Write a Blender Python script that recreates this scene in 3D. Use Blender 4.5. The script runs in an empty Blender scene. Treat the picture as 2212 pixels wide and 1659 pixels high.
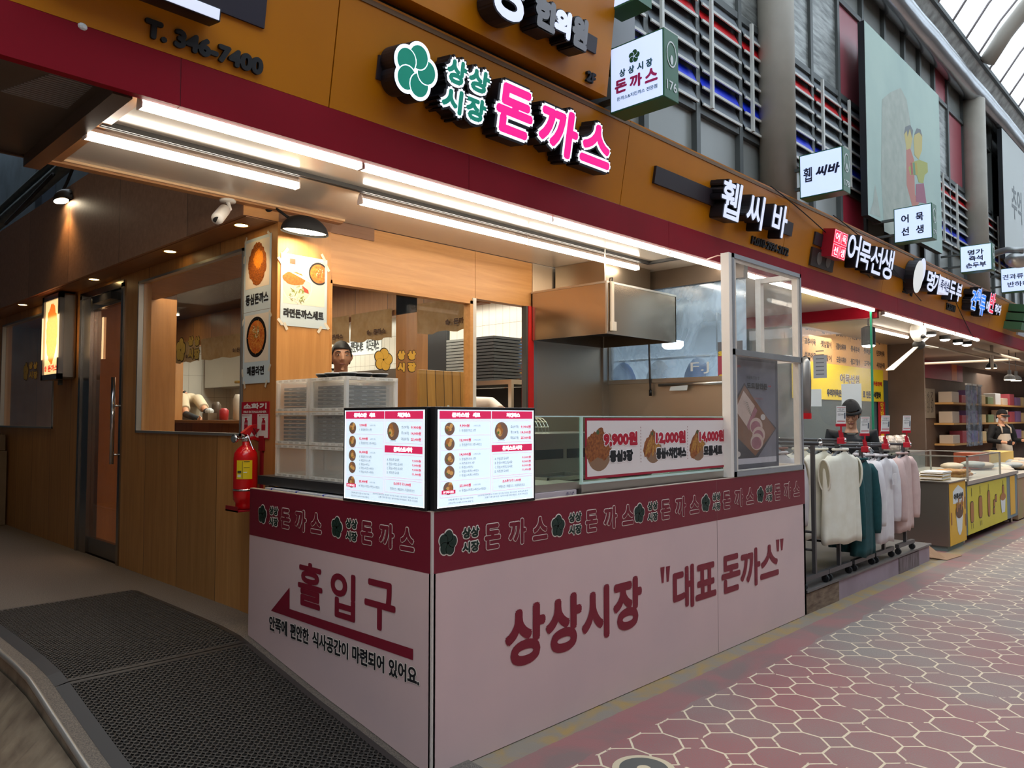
import bpy, bmesh, math, random
from mathutils import Vector, Matrix
random.seed(7)
S = bpy.context.scene
COL = S.collection
V = Vector

# ---------------------------------------------------------------- camera (26 mm equivalent, looking slightly up)
FPX, CXP, CYP = 1661.0, 1106.0, 829.5
PHI, TH = math.radians(44.053), math.radians(2.534)
CAM = V((-2.111, -2.510, 1.500))
_fh = V((math.cos(PHI), math.sin(PHI), 0))
C_R = V((math.sin(PHI), -math.cos(PHI), 0))
C_F = _fh * math.cos(TH) + V((0, 0, math.sin(TH)))
C_U = -_fh * math.sin(TH) + V((0, 0, math.cos(TH)))
cam = bpy.data.cameras.new('camera')
camo = bpy.data.objects.new('camera', cam)
COL.objects.link(camo)
camo.location = CAM
camo.rotation_euler = (math.pi / 2 + TH, 0, PHI - math.pi / 2)
cam.sensor_fit = 'HORIZONTAL'
cam.sensor_width = 36.0
cam.lens = 36.0 * FPX / 2212.0
cam.clip_start, cam.clip_end = 0.05, 300
S.camera = camo

# ---------------------------------------------------------------- view, sky, sun
S.view_settings.view_transform = 'Standard'
S.view_settings.look = 'None'
S.view_settings.gamma = 1.0
S.view_settings.use_curve_mapping = False
S.view_settings.exposure = 0.12
world = bpy.data.worlds.new('overcast_sky')
S.world = world
world.use_nodes = True
_bg = world.node_tree.nodes['Background']
_bg.inputs[0].default_value = (0.80, 0.90, 1.0, 1)
_bg.inputs[1].default_value = 2.9


def ray(px, py):
    return C_F + C_R * ((px - CXP) / FPX) - C_U * ((py - CYP) / FPX)


def P(px, py, axis, val):
    """The point of the real plane axis = val that the photograph shows at a pixel (used to survey the place)."""
    d = ray(px, py)
    t = (val - CAM[axis]) / d[axis]
    return CAM + d * t


X, Y, Z = 0, 1, 2


# ---------------------------------------------------------------- materials
def lin(h):
    h = h.lstrip('#')
    out = []
    for i in (0, 2, 4):
        c = int(h[i:i + 2], 16) / 255
        out.append(c / 12.92 if c <= 0.04045 else ((c + 0.055) / 1.055) ** 2.4)
    return tuple(out) + (1.0,)


MATS = {}


def mat(name, col=None, rough=0.6, metal=0.0, em=0.0, emcol=None, noise=None, scale=8.0, spec=0.5, bump=0.0, stretch=(1, 1, 1), detail=4.0, coat=0.0):
    """noise = second colour mixed in by a stretched noise."""
    if name in MATS:
        return MATS[name]
    m = bpy.data.materials.new(name)
    m.use_nodes = True
    nt = m.node_tree
    b = nt.nodes['Principled BSDF']
    c = lin(col) if isinstance(col, str) else col
    b.inputs['Base Color'].default_value = c
    b.inputs['Roughness'].default_value = rough
    b.inputs['Metallic'].default_value = metal
    b.inputs['Specular IOR Level'].default_value = spec
    if coat:
        b.inputs['Coat Weight'].default_value = coat
        b.inputs['Coat Roughness'].default_value = 0.1
    if em:
        e = emcol if emcol is not None else col
        b.inputs['Emission Color'].default_value = lin(e) if isinstance(e, str) else e
        b.inputs['Emission Strength'].default_value = em
    if noise or bump:
        tc = nt.nodes.new('ShaderNodeTexCoord')
        mp = nt.nodes.new('ShaderNodeMapping')
        mp.inputs['Scale'].default_value = stretch
        nz = nt.nodes.new('ShaderNodeTexNoise')
        nz.inputs['Scale'].default_value = scale
        nz.inputs['Detail'].default_value = detail
        geo = nt.nodes.new('ShaderNodeNewGeometry')
        nt.links.new(geo.outputs['Position'], mp.inputs['Vector'])
        nt.links.new(mp.outputs['Vector'], nz.inputs['Vector'])
        if noise:
            rp = nt.nodes.new('ShaderNodeValToRGB')
            rp.color_ramp.elements[0].position = 0.32
            rp.color_ramp.elements[1].position = 0.68
            rp.color_ramp.elements[0].color = c
            rp.color_ramp.elements[1].color = lin(noise) if isinstance(noise, str) else noise
            nt.links.new(nz.outputs['Fac'], rp.inputs['Fac'])
            nt.links.new(rp.outputs['Color'], b.inputs['Base Color'])
        if bump:
            bp = nt.nodes.new('ShaderNodeBump')
            bp.inputs['Strength'].default_value = bump
            bp.inputs['Distance'].default_value = 0.01
            nt.links.new(nz.outputs['Fac'], bp.inputs['Height'])
            nt.links.new(bp.outputs['Normal'], b.inputs['Normal'])
    MATS[name] = m
    return m


def glass(name, tint=(0.95, 0.98, 0.97, 1), refl=1.0, haze=0.0, hazecol=(0.8, 0.85, 0.9, 1), rough=0.0, streak=False):
    """Thin clear sheet: lets everything through, mirrors a little by angle, a smeared share of haze."""
    if name in MATS:
        return MATS[name]
    m = bpy.data.materials.new(name)
    m.use_nodes = True
    nt = m.node_tree
    nt.nodes.clear()
    out = nt.nodes.new('ShaderNodeOutputMaterial')
    tr = nt.nodes.new('ShaderNodeBsdfTransparent')
    tr.inputs[0].default_value = tint
    gl = nt.nodes.new('ShaderNodeBsdfGlossy')
    gl.inputs['Roughness'].default_value = rough
    gl.inputs['Color'].default_value = (refl, refl, refl, 1)
    lw = nt.nodes.new('ShaderNodeLayerWeight')
    lw.inputs['Blend'].default_value = 0.5
    pw = nt.nodes.new('ShaderNodeMath'); pw.operation = 'POWER'; pw.inputs[1].default_value = 5.0
    nt.links.new(lw.outputs['Facing'], pw.inputs[0])
    fr = nt.nodes.new('ShaderNodeMath'); fr.operation = 'MULTIPLY_ADD'; fr.inputs[1].default_value = 0.9; fr.inputs[2].default_value = 0.035
    nt.links.new(pw.outputs[0], fr.inputs[0])
    mx = nt.nodes.new('ShaderNodeMixShader')
    nt.links.new(fr.outputs[0], mx.inputs[0])
    last = tr
    if haze:
        df = nt.nodes.new('ShaderNodeBsdfDiffuse')
        df.inputs[0].default_value = hazecol
        tl = nt.nodes.new('ShaderNodeBsdfTranslucent')
        tl.inputs[0].default_value = hazecol
        ad = nt.nodes.new('ShaderNodeMixShader')
        ad.inputs[0].default_value = 0.5
        nt.links.new(df.outputs[0], ad.inputs[1])
        nt.links.new(tl.outputs[0], ad.inputs[2])
        m2 = nt.nodes.new('ShaderNodeMixShader')
        m2.inputs[0].default_value = haze
        if streak:
            geo = nt.nodes.new('ShaderNodeNewGeometry')
            nz = nt.nodes.new('ShaderNodeTexNoise')
            nz.inputs['Scale'].default_value = 2.2
            nz.inputs['Detail'].default_value = 6
            nz.inputs['Distortion'].default_value = 2.5
            mr = nt.nodes.new('ShaderNodeMapRange')
            mr.inputs['From Min'].default_value = 0.42
            mr.inputs['From Max'].default_value = 0.62
            mr.inputs['To Min'].default_value = haze * 0.4
            mr.inputs['To Max'].default_value = haze * 1.5
            nt.links.new(geo.outputs['Position'], nz.inputs['Vector'])
            nt.links.new(nz.outputs['Fac'], mr.inputs['Value'])
            nt.links.new(mr.outputs[0], m2.inputs[0])
        nt.links.new(tr.outputs[0], m2.inputs[1])
        nt.links.new(ad.outputs[0], m2.inputs[2])
        last = m2
    nt.links.new(last.outputs[0], mx.inputs[1])
    nt.links.new(gl.outputs[0], mx.inputs[2])
    nt.links.new(mx.outputs[0], out.inputs[0])
    MATS[name] = m
    return m


def wood(name, c1=None, c2=None, axis=2, seam=0.0, rough=0.45, seam_axis=1, scale=1.0):
    """Veneer: fine grain drawn out along one axis, darker joints every `seam` metres."""
    if name in MATS:
        return MATS[name]
    m = bpy.data.materials.new(name)
    m.use_nodes = True
    nt = m.node_tree
    b = nt.nodes['Principled BSDF']
    b.inputs['Roughness'].default_value = rough
    geo = nt.nodes.new('ShaderNodeNewGeometry')
    mp = nt.nodes.new('ShaderNodeMapping')
    sc = [14.0 * scale] * 3
    sc[axis] = 0.9 * scale
    mp.inputs['Scale'].default_value = sc
    nz = nt.nodes.new('ShaderNodeTexNoise')
    nz.inputs['Scale'].default_value = 1.6
    nz.inputs['Detail'].default_value = 7
    nz.inputs['Roughness'].default_value = 0.65
    nz.inputs['Distortion'].default_value = 0.6
    rp = nt.nodes.new('ShaderNodeValToRGB')
    rp.color_ramp.elements[0].position = 0.3
    rp.color_ramp.elements[1].position = 0.72
    rp.color_ramp.elements[0].color = lin(c1)
    rp.color_ramp.elements[1].color = lin(c2)
    nt.links.new(geo.outputs['Position'], mp.inputs['Vector'])
    nt.links.new(mp.outputs['Vector'], nz.inputs['Vector'])
    nt.links.new(nz.outputs['Fac'], rp.inputs['Fac'])
    src = rp.outputs['Color']
    if seam:
        sx = nt.nodes.new('ShaderNodeSeparateXYZ')
        nt.links.new(geo.outputs['Position'], sx.inputs[0])
        dv = nt.nodes.new('ShaderNodeMath'); dv.operation = 'DIVIDE'; dv.inputs[1].default_value = seam
        nt.links.new(sx.outputs[seam_axis], dv.inputs[0])
        fl = nt.nodes.new('ShaderNodeMath'); fl.operation = 'FRACT'
        nt.links.new(dv.outputs[0], fl.inputs[0])
        lt = nt.nodes.new('ShaderNodeMath'); lt.operation = 'LESS_THAN'; lt.inputs[1].default_value = 0.006 / seam
        nt.links.new(fl.outputs[0], lt.inputs[0])
        fo = nt.nodes.new('ShaderNodeMath'); fo.operation = 'FLOOR'
        nt.links.new(dv.outputs[0], fo.inputs[0])
        wn = nt.nodes.new('ShaderNodeTexWhiteNoise'); wn.noise_dimensions = '1D'
        nt.links.new(fo.outputs[0], wn.inputs['W'])
        hv = nt.nodes.new('ShaderNodeHueSaturation')
        mr = nt.nodes.new('ShaderNodeMapRange'); mr.inputs['To Min'].default_value = 0.82; mr.inputs['To Max'].default_value = 1.1
        nt.links.new(wn.outputs['Value'], mr.inputs['Value'])
        nt.links.new(mr.outputs[0], hv.inputs['Value'])
        nt.links.new(src, hv.inputs['Color'])
        mix = nt.nodes.new('ShaderNodeMix'); mix.data_type = 'RGBA'
        nt.links.new(lt.outputs[0], mix.inputs['Factor'])
        nt.links.new(hv.outputs['Color'], mix.inputs['A'])
        mix.inputs['B'].default_value = lin('#3a2412')
        src = mix.outputs['Result']
    nt.links.new(src, b.inputs['Base Color'])
    MATS[name] = m
    return m


def steel(name, col='#b4aca2', rough=0.28, aniso=(1, 1, 40)):
    if name in MATS:
        return MATS[name]
    m = mat(name, col, rough, 1.0)
    nt = m.node_tree
    b = nt.nodes['Principled BSDF']
    geo = nt.nodes.new('ShaderNodeNewGeometry')
    mp = nt.nodes.new('ShaderNodeMapping'); mp.inputs['Scale'].default_value = aniso
    nz = nt.nodes.new('ShaderNodeTexNoise'); nz.inputs['Scale'].default_value = 3; nz.inputs['Detail'].default_value = 1
    mr = nt.nodes.new('ShaderNodeMapRange'); mr.inputs['To Min'].default_value = rough * 0.94; mr.inputs['To Max'].default_value = rough * 1.07
    n2 = nt.nodes.new('ShaderNodeTexNoise'); n2.inputs['Scale'].default_value = 2.2
    bp = nt.nodes.new('ShaderNodeBump'); bp.inputs['Strength'].default_value = 0.12; bp.inputs['Distance'].default_value = 0.02
    nt.links.new(geo.outputs['Position'], mp.inputs['Vector'])
    nt.links.new(mp.outputs['Vector'], nz.inputs['Vector'])
    nt.links.new(nz.outputs['Fac'], mr.inputs['Value'])
    nt.links.new(mr.outputs[0], b.inputs['Roughness'])
    nt.links.new(geo.outputs['Position'], n2.inputs['Vector'])
    nt.links.new(n2.outputs['Fac'], bp.inputs['Height'])
    nt.links.new(bp.outputs['Normal'], b.inputs['Normal'])
    return m


# ---------------------------------------------------------------- frames: origin, right, up (the normal points at the reader)
class Fr:
    def __init__(s, o, u, v):
        s.o, s.u, s.v = V(o), V(u).normalized(), V(v).normalized()
        s.n = s.u.cross(s.v).normalized()

    def __call__(s, a, b, d=0.0):
        return s.o + s.u * a + s.v * b + s.n * d

    def uv(s, p):
        w = V(p) - s.o
        return w.dot(s.u), w.dot(s.v)

    def px(s, px, py):
        """plane coordinates of what the photograph shows at a pixel"""
        d = ray(px, py)
        t = (s.o - CAM).dot(s.n) / d.dot(s.n)
        return s.uv(CAM + d * t)

    def off(s, d):
        return Fr(s.o + s.n * d, s.u, s.v)


def FX(y, x0=0.0, z0=0.0):      # plane that faces the street (-Y)
    return Fr((x0, y, z0), (1, 0, 0), (0, 0, 1))


def FY(x, y0=0.0, z0=0.0):      # plane that faces the alley (-X)
    return Fr((x, y0, z0), (0, -1, 0), (0, 0, 1))


# ---------------------------------------------------------------- lettering
_TC = {}


def glyphs(s, bold=0.0, res=4, spacing=1.0):
    k = (s, bold, res, spacing)
    if k in _TC:
        return _TC[k]
    c = bpy.data.curves.new('lettering', 'FONT')
    c.body = s
    c.resolution_u = res
    c.space_character = spacing
    c.offset = bold
    o = bpy.data.objects.new('lettering', c)
    me = o.to_mesh()
    vs = [(v.co.x, v.co.y) for v in me.vertices]
    fs = [tuple(p.vertices) for p in me.polygons]
    o.to_mesh_clear()
    bpy.data.objects.remove(o)
    bpy.data.curves.remove(c)
    if not vs:
        vs, fs = [(0, 0), (1, 0), (1, 1)], []
    x0 = min(v[0] for v in vs); x1 = max(v[0] for v in vs)
    y0 = min(v[1] for v in vs); y1 = max(v[1] for v in vs)
    r = (vs, fs, x0, y0, max(x1 - x0, 1e-4), max(y1 - y0, 1e-4))
    _TC[k] = r
    return r


# ---------------------------------------------------------------- mesh builder
class MB:
    def __init__(s):
        s.v, s.f, s.fm, s.mats = [], [], [], []

    def mi(s, m):
        if m is None:
            m = s.mats[0] if s.mats else None
        if m not in s.mats:
            s.mats.append(m)
        return s.mats.index(m)

    def add(s, vs, fs, m=None):
        k = len(s.v)
        s.v += [tuple(v) for v in vs]
        i = s.mi(m)
        for f in fs:
            s.f.append(tuple(a + k for a in f))
            s.fm.append(i)
        return s

    def box(s, a, b, m=None):
        x0, x1 = sorted((a[0], b[0])); y0, y1 = sorted((a[1], b[1])); z0, z1 = sorted((a[2], b[2]))
        vs = [(x0, y0, z0), (x1, y0, z0), (x1, y1, z0), (x0, y1, z0), (x0, y0, z1), (x1, y0, z1), (x1, y1, z1), (x0, y1, z1)]
        return s.add(vs, [(0, 3, 2, 1), (4, 5, 6, 7), (0, 1, 5, 4), (1, 2, 6, 5), (2, 3, 7, 6), (3, 0, 4, 7)], m)

    def fbox(s, fr, a0, b0, a1, b1, d0, d1, m=None):
        """box on a frame: a right, b up, d towards the reader"""
        a0, a1 = sorted((a0, a1)); b0, b1 = sorted((b0, b1)); d0, d1 = sorted((d0, d1))
        vs = [fr(a0, b0, d0), fr(a1, b0, d0), fr(a1, b1, d0), fr(a0, b1, d0), fr(a0, b0, d1), fr(a1, b0, d1), fr(a1, b1, d1), fr(a0, b1, d1)]
        return s.add(vs, [(0, 3, 2, 1), (4, 5, 6, 7), (0, 1, 5, 4), (1, 2, 6, 5), (2, 3, 7, 6), (3, 0, 4, 7)], m)

    def rect(s, fr, a0, b0, a1, b1, d=0.0, m=None):
        a0, a1 = sorted((a0, a1)); b0, b1 = sorted((b0, b1))
        return s.add([fr(a0, b0, d), fr(a1, b0, d), fr(a1, b1, d), fr(a0, b1, d)], [(0, 1, 2, 3)], m)

    def quad(s, a, b, c, d, m=None):
        return s.add([a, b, c, d], [(0, 1, 2, 3)], m)

    def prism(s, fr, poly, d0, d1, m=None, ms=None):
        """polygon on a frame, given thickness; ms = material of the edge"""
        n = len(poly)
        ar = sum(poly[i][0] * poly[(i + 1) % n][1] - poly[(i + 1) % n][0] * poly[i][1] for i in range(n))
        if ar < 0:
            poly = poly[::-1]
        top = [fr(a, b, d1) for a, b in poly]
        s.add(top, [tuple(range(n))], m)
        if d0 != d1:
            bot = [fr(a, b, d0) for a, b in poly]
            s.add(bot, [tuple(range(n))[::-1]], ms or m)
            s.add(bot + top, [(i, (i + 1) % n, n + (i + 1) % n, n + i) for i in range(n)], ms or m)
        return s

    def disc(s, fr, a, b, r, d0, d1, m=None, n=24, ry=None, ms=None):
        ry = ry or r
        return s.prism(fr, [(a + r * math.cos(2 * math.pi * i / n), b + ry * math.sin(2 * math.pi * i / n)) for i in range(n)], d0, d1, m, ms)

    def ring(s, fr, a, b, r0, r1, d0, d1, m=None, n=24, k0=1.0):
        vs, fs = [], []
        for i in range(n):
            t = 2 * math.pi * i / n
            c, q = math.cos(t), math.sin(t) * k0
            for r, d in ((r0, d0), (r1, d0), (r1, d1), (r0, d1)):
                vs.append(fr(a + r * c, b + r * q, d))
        for i in range(n):
            j = (i + 1) % n
            for k in range(4):
                l = (k + 1) % 4
                fs.append((4 * i + k, 4 * j + k, 4 * j + l, 4 * i + l))
        return s.add(vs, fs, m)

    def tube(s, pts, r, m=None, n=8, cap=True):
        pts = [V(p) for p in pts]
        rs = r if isinstance(r, (list, tuple)) else [r] * len(pts)
        up = None
        rings = []
        for i, p in enumerate(pts):
            t = (pts[min(i + 1, len(pts) - 1)] - pts[max(i - 1, 0)]).normalized()
            if up is None:
                up = V((0, 0, 1)) if abs(t.z) < 0.9 else V((1, 0, 0))
            a = t.cross(up)
            if a.length < 1e-4:
                a = t.cross(V((0, 1, 0)))
            a.normalize()
            b = a.cross(t).normalized()
            up = b
            rings.append([p + (a * math.cos(2 * math.pi * k / n) + b * math.sin(2 * math.pi * k / n)) * rs[i] for k in range(n)])
        vs = [q for rg in rings for q in rg]
        fs = []
        for i in range(len(pts) - 1):
            for k in range(n):
                l = (k + 1) % n
                fs.append((i * n + k, (i + 1) * n + k, (i + 1) * n + l, i * n + l))
        if cap:
            fs.append(tuple(range(n)))
            fs.append(tuple((len(pts) - 1) * n + k for k in range(n))[::-1])
        return s.add(vs, fs, m)

    def lathe(s, o, prof, m=None, n=20, ax=(0, 0, 1)):
        """profile (radius, height) turned about an axis through o"""
        o = V(o); ax = V(ax).normalized()
        a = ax.cross(V((1, 0, 0)) if abs(ax.x) < 0.9 else V((0, 1, 0))).normalized()
        b = ax.cross(a)
        vs, fs = [], []
        for r, h in prof:
            for k in range(n):
                t = 2 * math.pi * k / n
                vs.append(o + ax * h + (a * math.cos(t) + b * math.sin(t)) * max(r, 1e-5))
        for i in range(len(prof) - 1):
            for k in range(n):
                l = (k + 1) % n
                fs.append((i * n + k, i * n + l, (i + 1) * n + l, (i + 1) * n + k))
        fs.append(tuple(range(n))[::-1])
        fs.append(tuple((len(prof) - 1) * n + k for k in range(n)))
        return s.add(vs, fs, m)

    def ball(s, c, r, m=None, n=14, k=10, fn=None):
        c = V(c); r = (r, r, r) if not hasattr(r, '__len__') else r
        vs, fs = [], []
        for i in range(k + 1):
            th = math.pi * i / k
            for j in range(n):
                ph = 2 * math.pi * j / n
                d = V((math.sin(th) * math.cos(ph), math.sin(th) * math.sin(ph), math.cos(th)))
                q = V((d.x * r[0], d.y * r[1], d.z * r[2]))
                if fn:
                    q = fn(d, q)
                vs.append(c + q)
        for i in range(k):
            for j in range(n):
                l = (j + 1) % n
                fs.append((i * n + j, (i + 1) * n + j, (i + 1) * n + l, i * n + l))
        return s.add(vs, fs, m)

    def text(s, t, fr, a0, b0, a1, b1, d=0.001, m=None, bold=0.0, fat=0.0, res=4, depth=0.0, ms=None, spacing=1.0, shear=0.0):
        """lettering stretched into the box a0..a1, b0..b1; fat = stroke gain in metres (copies side by side); depth = thickness behind"""
        vs, fs, x0, y0, w, h = glyphs(t, bold, res, spacing)
        a0, a1 = sorted((a0, a1)); b0, b1 = sorted((b0, b1))
        sx, sy = (a1 - a0 - 2 * fat) / w, (b1 - b0 - 2 * fat) / h
        offs = [(0, 0)]
        if fat:
            offs = [(math.cos(math.pi * k / 4) * fat, math.sin(math.pi * k / 4) * fat) for k in range(8)] + [(0, 0)]
        base = [(a0 + fat + (x - x0) * sx, b0 + fat + (y - y0) * sy) for x, y in vs]
        if shear:
            base = [(a + (b - b0) * shear, b) for a, b in base]
        edges = None
        if depth:
            cnt = {}
            for f in fs:
                for i in range(len(f)):
                    e = (f[i], f[(i + 1) % len(f)])
                    cnt[e] = cnt.get(e, 0) + 1
            edges = [e for e in cnt if (e[1], e[0]) not in cnt]
        for ki, (ox, oy) in enumerate(offs):
            d_ = d + ki * 0.00009
            pts = [fr(a + ox, b + oy, d_) for a, b in base]
            s.add(pts, fs, m)
            if depth:
                bk = [fr(a + ox, b + oy, d_ - depth) for a, b in base]
                n = len(pts)
                s.add(pts + bk, [(e[1], e[0], e[0] + n, e[1] + n) for e in edges], ms or m)
                s.add(bk, [f[::-1] for f in fs], ms or m)
        return s

    def build(s, name, parent=None, smooth=False, bevel=0.0, sub=0, auto=None):
        me = bpy.data.meshes.new(name)
        vs = [V(v) for v in s.v]
        if parent is not None:
            org = wloc(parent)
        else:
            lo = [min(v[i] for v in vs) for i in range(3)]; hi = [max(v[i] for v in vs) for i in range(3)]
            org = V(((lo[0] + hi[0]) / 2, (lo[1] + hi[1]) / 2, lo[2]))
        me.from_pydata([v - org for v in vs], [], s.f)
        for m in s.mats:
            me.materials.append(m)
        if len(s.mats) > 1:
            me.polygons.foreach_set('material_index', s.fm)
        if smooth:
            me.polygons.foreach_set('use_smooth', [True] * len(s.f))
        me.update()
        o = bpy.data.objects.new(name, me)
        COL.objects.link(o)
        if parent is not None:
            o.parent = parent
        else:
            o.location = org
        if bevel:
            b = o.modifiers.new('bevel', 'BEVEL'); b.width = bevel; b.segments = 2; b.limit_method = 'ANGLE'
        if sub:
            q = o.modifiers.new('subsurf', 'SUBSURF'); q.levels = sub; q.render_levels = sub
        if auto:
            pass
        return o


def wloc(o):
    p = V((0, 0, 0))
    while o is not None:
        p = p + V(o.location)
        o = o.parent
    return p


def tag(o, label=None, cat=None, group=None, kind=None):
    if label: o['label'] = label
    if cat: o['category'] = cat
    if group: o['group'] = group
    if kind: o['kind'] = kind
    return o


def thing(name, label, cat, loc=(0, 0, 0), group=None):
    o = bpy.data.objects.new(name, None)
    o.empty_display_size = 0.05
    COL.objects.link(o)
    o.location = loc
    return tag(o, label, cat, group)


def struct(o):
    o['kind'] = 'structure'
    return o


def dup(root, loc=None, label=None, rz=None):
    r = root.copy(); COL.objects.link(r)
    if loc is not None: r.location = loc
    if rz is not None: r.rotation_euler = (0, 0, rz)
    if label: r['label'] = label
    for ch in list(root.children):
        c = ch.copy(); COL.objects.link(c); c.parent = r
        for g in list(ch.children):
            d = g.copy(); COL.objects.link(d); d.parent = c
    return r


def area(name, loc, size, power, col=(1, 1, 1), rot=(0, 0, 0), sy=None):
    l = bpy.data.lights.new(name, 'AREA')
    l.energy = power; l.color = col; l.size = size
    if sy:
        l.shape = 'RECTANGLE'; l.size_y = sy
    o = bpy.data.objects.new(name, l)
    COL.objects.link(o); o.location = loc; o.rotation_euler = rot
    return o


def spot(name, loc, power, col, ang=80, rot=(0, 0, 0), blend=0.6, r=0.02):
    l = bpy.data.lights.new(name, 'SPOT')
    l.energy = power; l.color = col; l.spot_size = math.radians(ang); l.spot_blend = blend; l.shadow_soft_size = r
    o = bpy.data.objects.new(name, l)
    COL.objects.link(o); o.location = loc; o.rotation_euler = rot
    return o


def petals(cx, cy, R, n=5, gap=0.0, rot=math.pi / 2 - 0.15, k=1.0, cw=1):
    """five round petals overlapping like a pinwheel, as polygons"""
    r, d = R * 0.465, R * 0.525
    out = []
    N = 48
    for i in range(n):
        t = rot + cw * i * 2 * math.pi / n
        t2 = rot + cw * (i + 1) * 2 * math.pi / n
        c = (math.cos(t) * d, math.sin(t) * d)
        e = (math.cos(t2) * d, math.sin(t2) * d)
        pts = []
        for j in range(N):
            a = 2 * math.pi * j / N
            p = (c[0] + r * math.cos(a), c[1] + r * math.sin(a))
            q = math.hypot(p[0] - e[0], p[1] - e[1])
            if q < r:      # pushed back on to the neighbour's rim
                dx, dy = p[0] - e[0], p[1] - e[1]
                # move along the line to this petal's centre side
                f = r / max(q, 1e-6)
                p = (e[0] + dx * f, e[1] + dy * f)
            pts.append(p)
        if gap:
            mx = sum(p[0] for p in pts) / N; my = sum(p[1] for p in pts) / N
            pts = [(mx + (x - mx) * (1 - gap), my + (y - my) * (1 - gap)) for x, y in pts]
        out.append([(cx + x * k, cy + y) for x, y in pts])
    return out


def logo(mb, fr, cx, cy, R, mp, mb_=None, d=0.001, k=1.0, gap=0.07, rim=0.08, depth=0.0, ms=None, cw=1):
    """the five-petal flower mark"""
    if mb_ is not None:
        for i in range(5):
            t = math.pi / 2 - 0.15 + cw * i * 2 * math.pi / 5
            mb.disc(fr, cx + math.cos(t) * R * 0.525 * k, cy + math.sin(t) * R * 0.525, R * (0.465 + rim) * k, d - depth, d, mb_, 28, R * (0.465 + rim), ms)
        mb.disc(fr, cx, cy, R * 0.4 * k, d - depth, d, mb_, 20, R * 0.4, ms)
    for p in petals(cx, cy, R, gap=gap, k=k, cw=cw):
        mb.prism(fr, p, d + 0.0015, d + 0.0015, mp)


def bx(fr, L, R, T, B):
    """a box on a frame from its left, right, top and bottom edge points in the photograph"""
    return fr.px(*L)[0], fr.px(*B)[1], fr.px(*R)[0], fr.px(*T)[1]


# ================================================================ materials of the place
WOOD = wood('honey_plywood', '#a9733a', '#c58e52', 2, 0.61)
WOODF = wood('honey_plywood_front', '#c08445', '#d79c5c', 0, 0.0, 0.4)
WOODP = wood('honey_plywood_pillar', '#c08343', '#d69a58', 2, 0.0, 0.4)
WOODB = wood('brown_plywood_bulkhead', '#94684a', '#ab7f60', 0, 1.22, 0.5)
WOODD = wood('dark_wood_inside', '#5c3a20', '#7a5030', 2, 0.4, 0.4, 0)
STEEL = steel('brushed_steel', '#cfc2b0', 0.40, (1, 1, 4))
STEEL2 = steel('plain_steel', '#c3beb6', 0.34)
CHROME = mat('bright_chrome', '#d5d5d5', 0.12, 1.0)
BLACKP = mat('black_plastic', '#141416', 0.4)
BLACKM = mat('matt_black', '#0d0d10', 0.7)
WHITEP = mat('white_plastic', '#e6e2da', 0.4)
ALU = mat('grey_aluminium', '#a5a5a3', 0.38, 0.7)
DARKF = mat('dark_grey_frame', '#5a5d5b', 0.5, 0.3)
REDP = mat('red_paint', '#c0101c', 0.3)
ORANGE = mat('ochre_panel', '#c27607', 0.34, noise='#b86e05', scale=1.3, spec=0.35)
MAROON = mat('maroon_band', '#88041a', 0.55, noise='#7c0315', scale=2.0, spec=0.12)
CEIL = mat('white_ceiling_panel', '#d8cec0', 0.16, noise='#cfc5b6', scale=1.5, spec=0.6)
PAPER = mat('white_paper', '#dfe3e2', 0.6)
CREAM = mat('cream_lettering', '#ece2d4', 0.5)
INK = mat('black_ink', '#121216', 0.6)
CLEAR = glass('clear_glass')
GREENGL = glass('greenish_glass', (0.86, 0.95, 0.92, 1))
VINYL = glass('clear_vinyl', (0.93, 0.93, 0.92, 1), haze=0.10, hazecol=(0.9, 0.86, 0.82, 1), rough=0.03, streak=True)
SMEAR = glass('smeared_glass', (0.85, 0.93, 0.99, 1), haze=0.30, hazecol=(0.62, 0.80, 0.98, 1), rough=0.08, streak=True)
TUBE = mat('lit_tube', '#fff6ea', 0.5, em=21.0, emcol=(1.0, 0.90, 0.76, 1))


def N(nt, op, a, b=None, c=None):
    n = nt.nodes.new('ShaderNodeMath'); n.operation = op
    for i, x in enumerate((a, b, c)):
        if x is None: continue
        if isinstance(x, (int, float)): n.inputs[i].default_value = x
        else: nt.links.new(x, n.inputs[i])
    return n.outputs[0]


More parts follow.
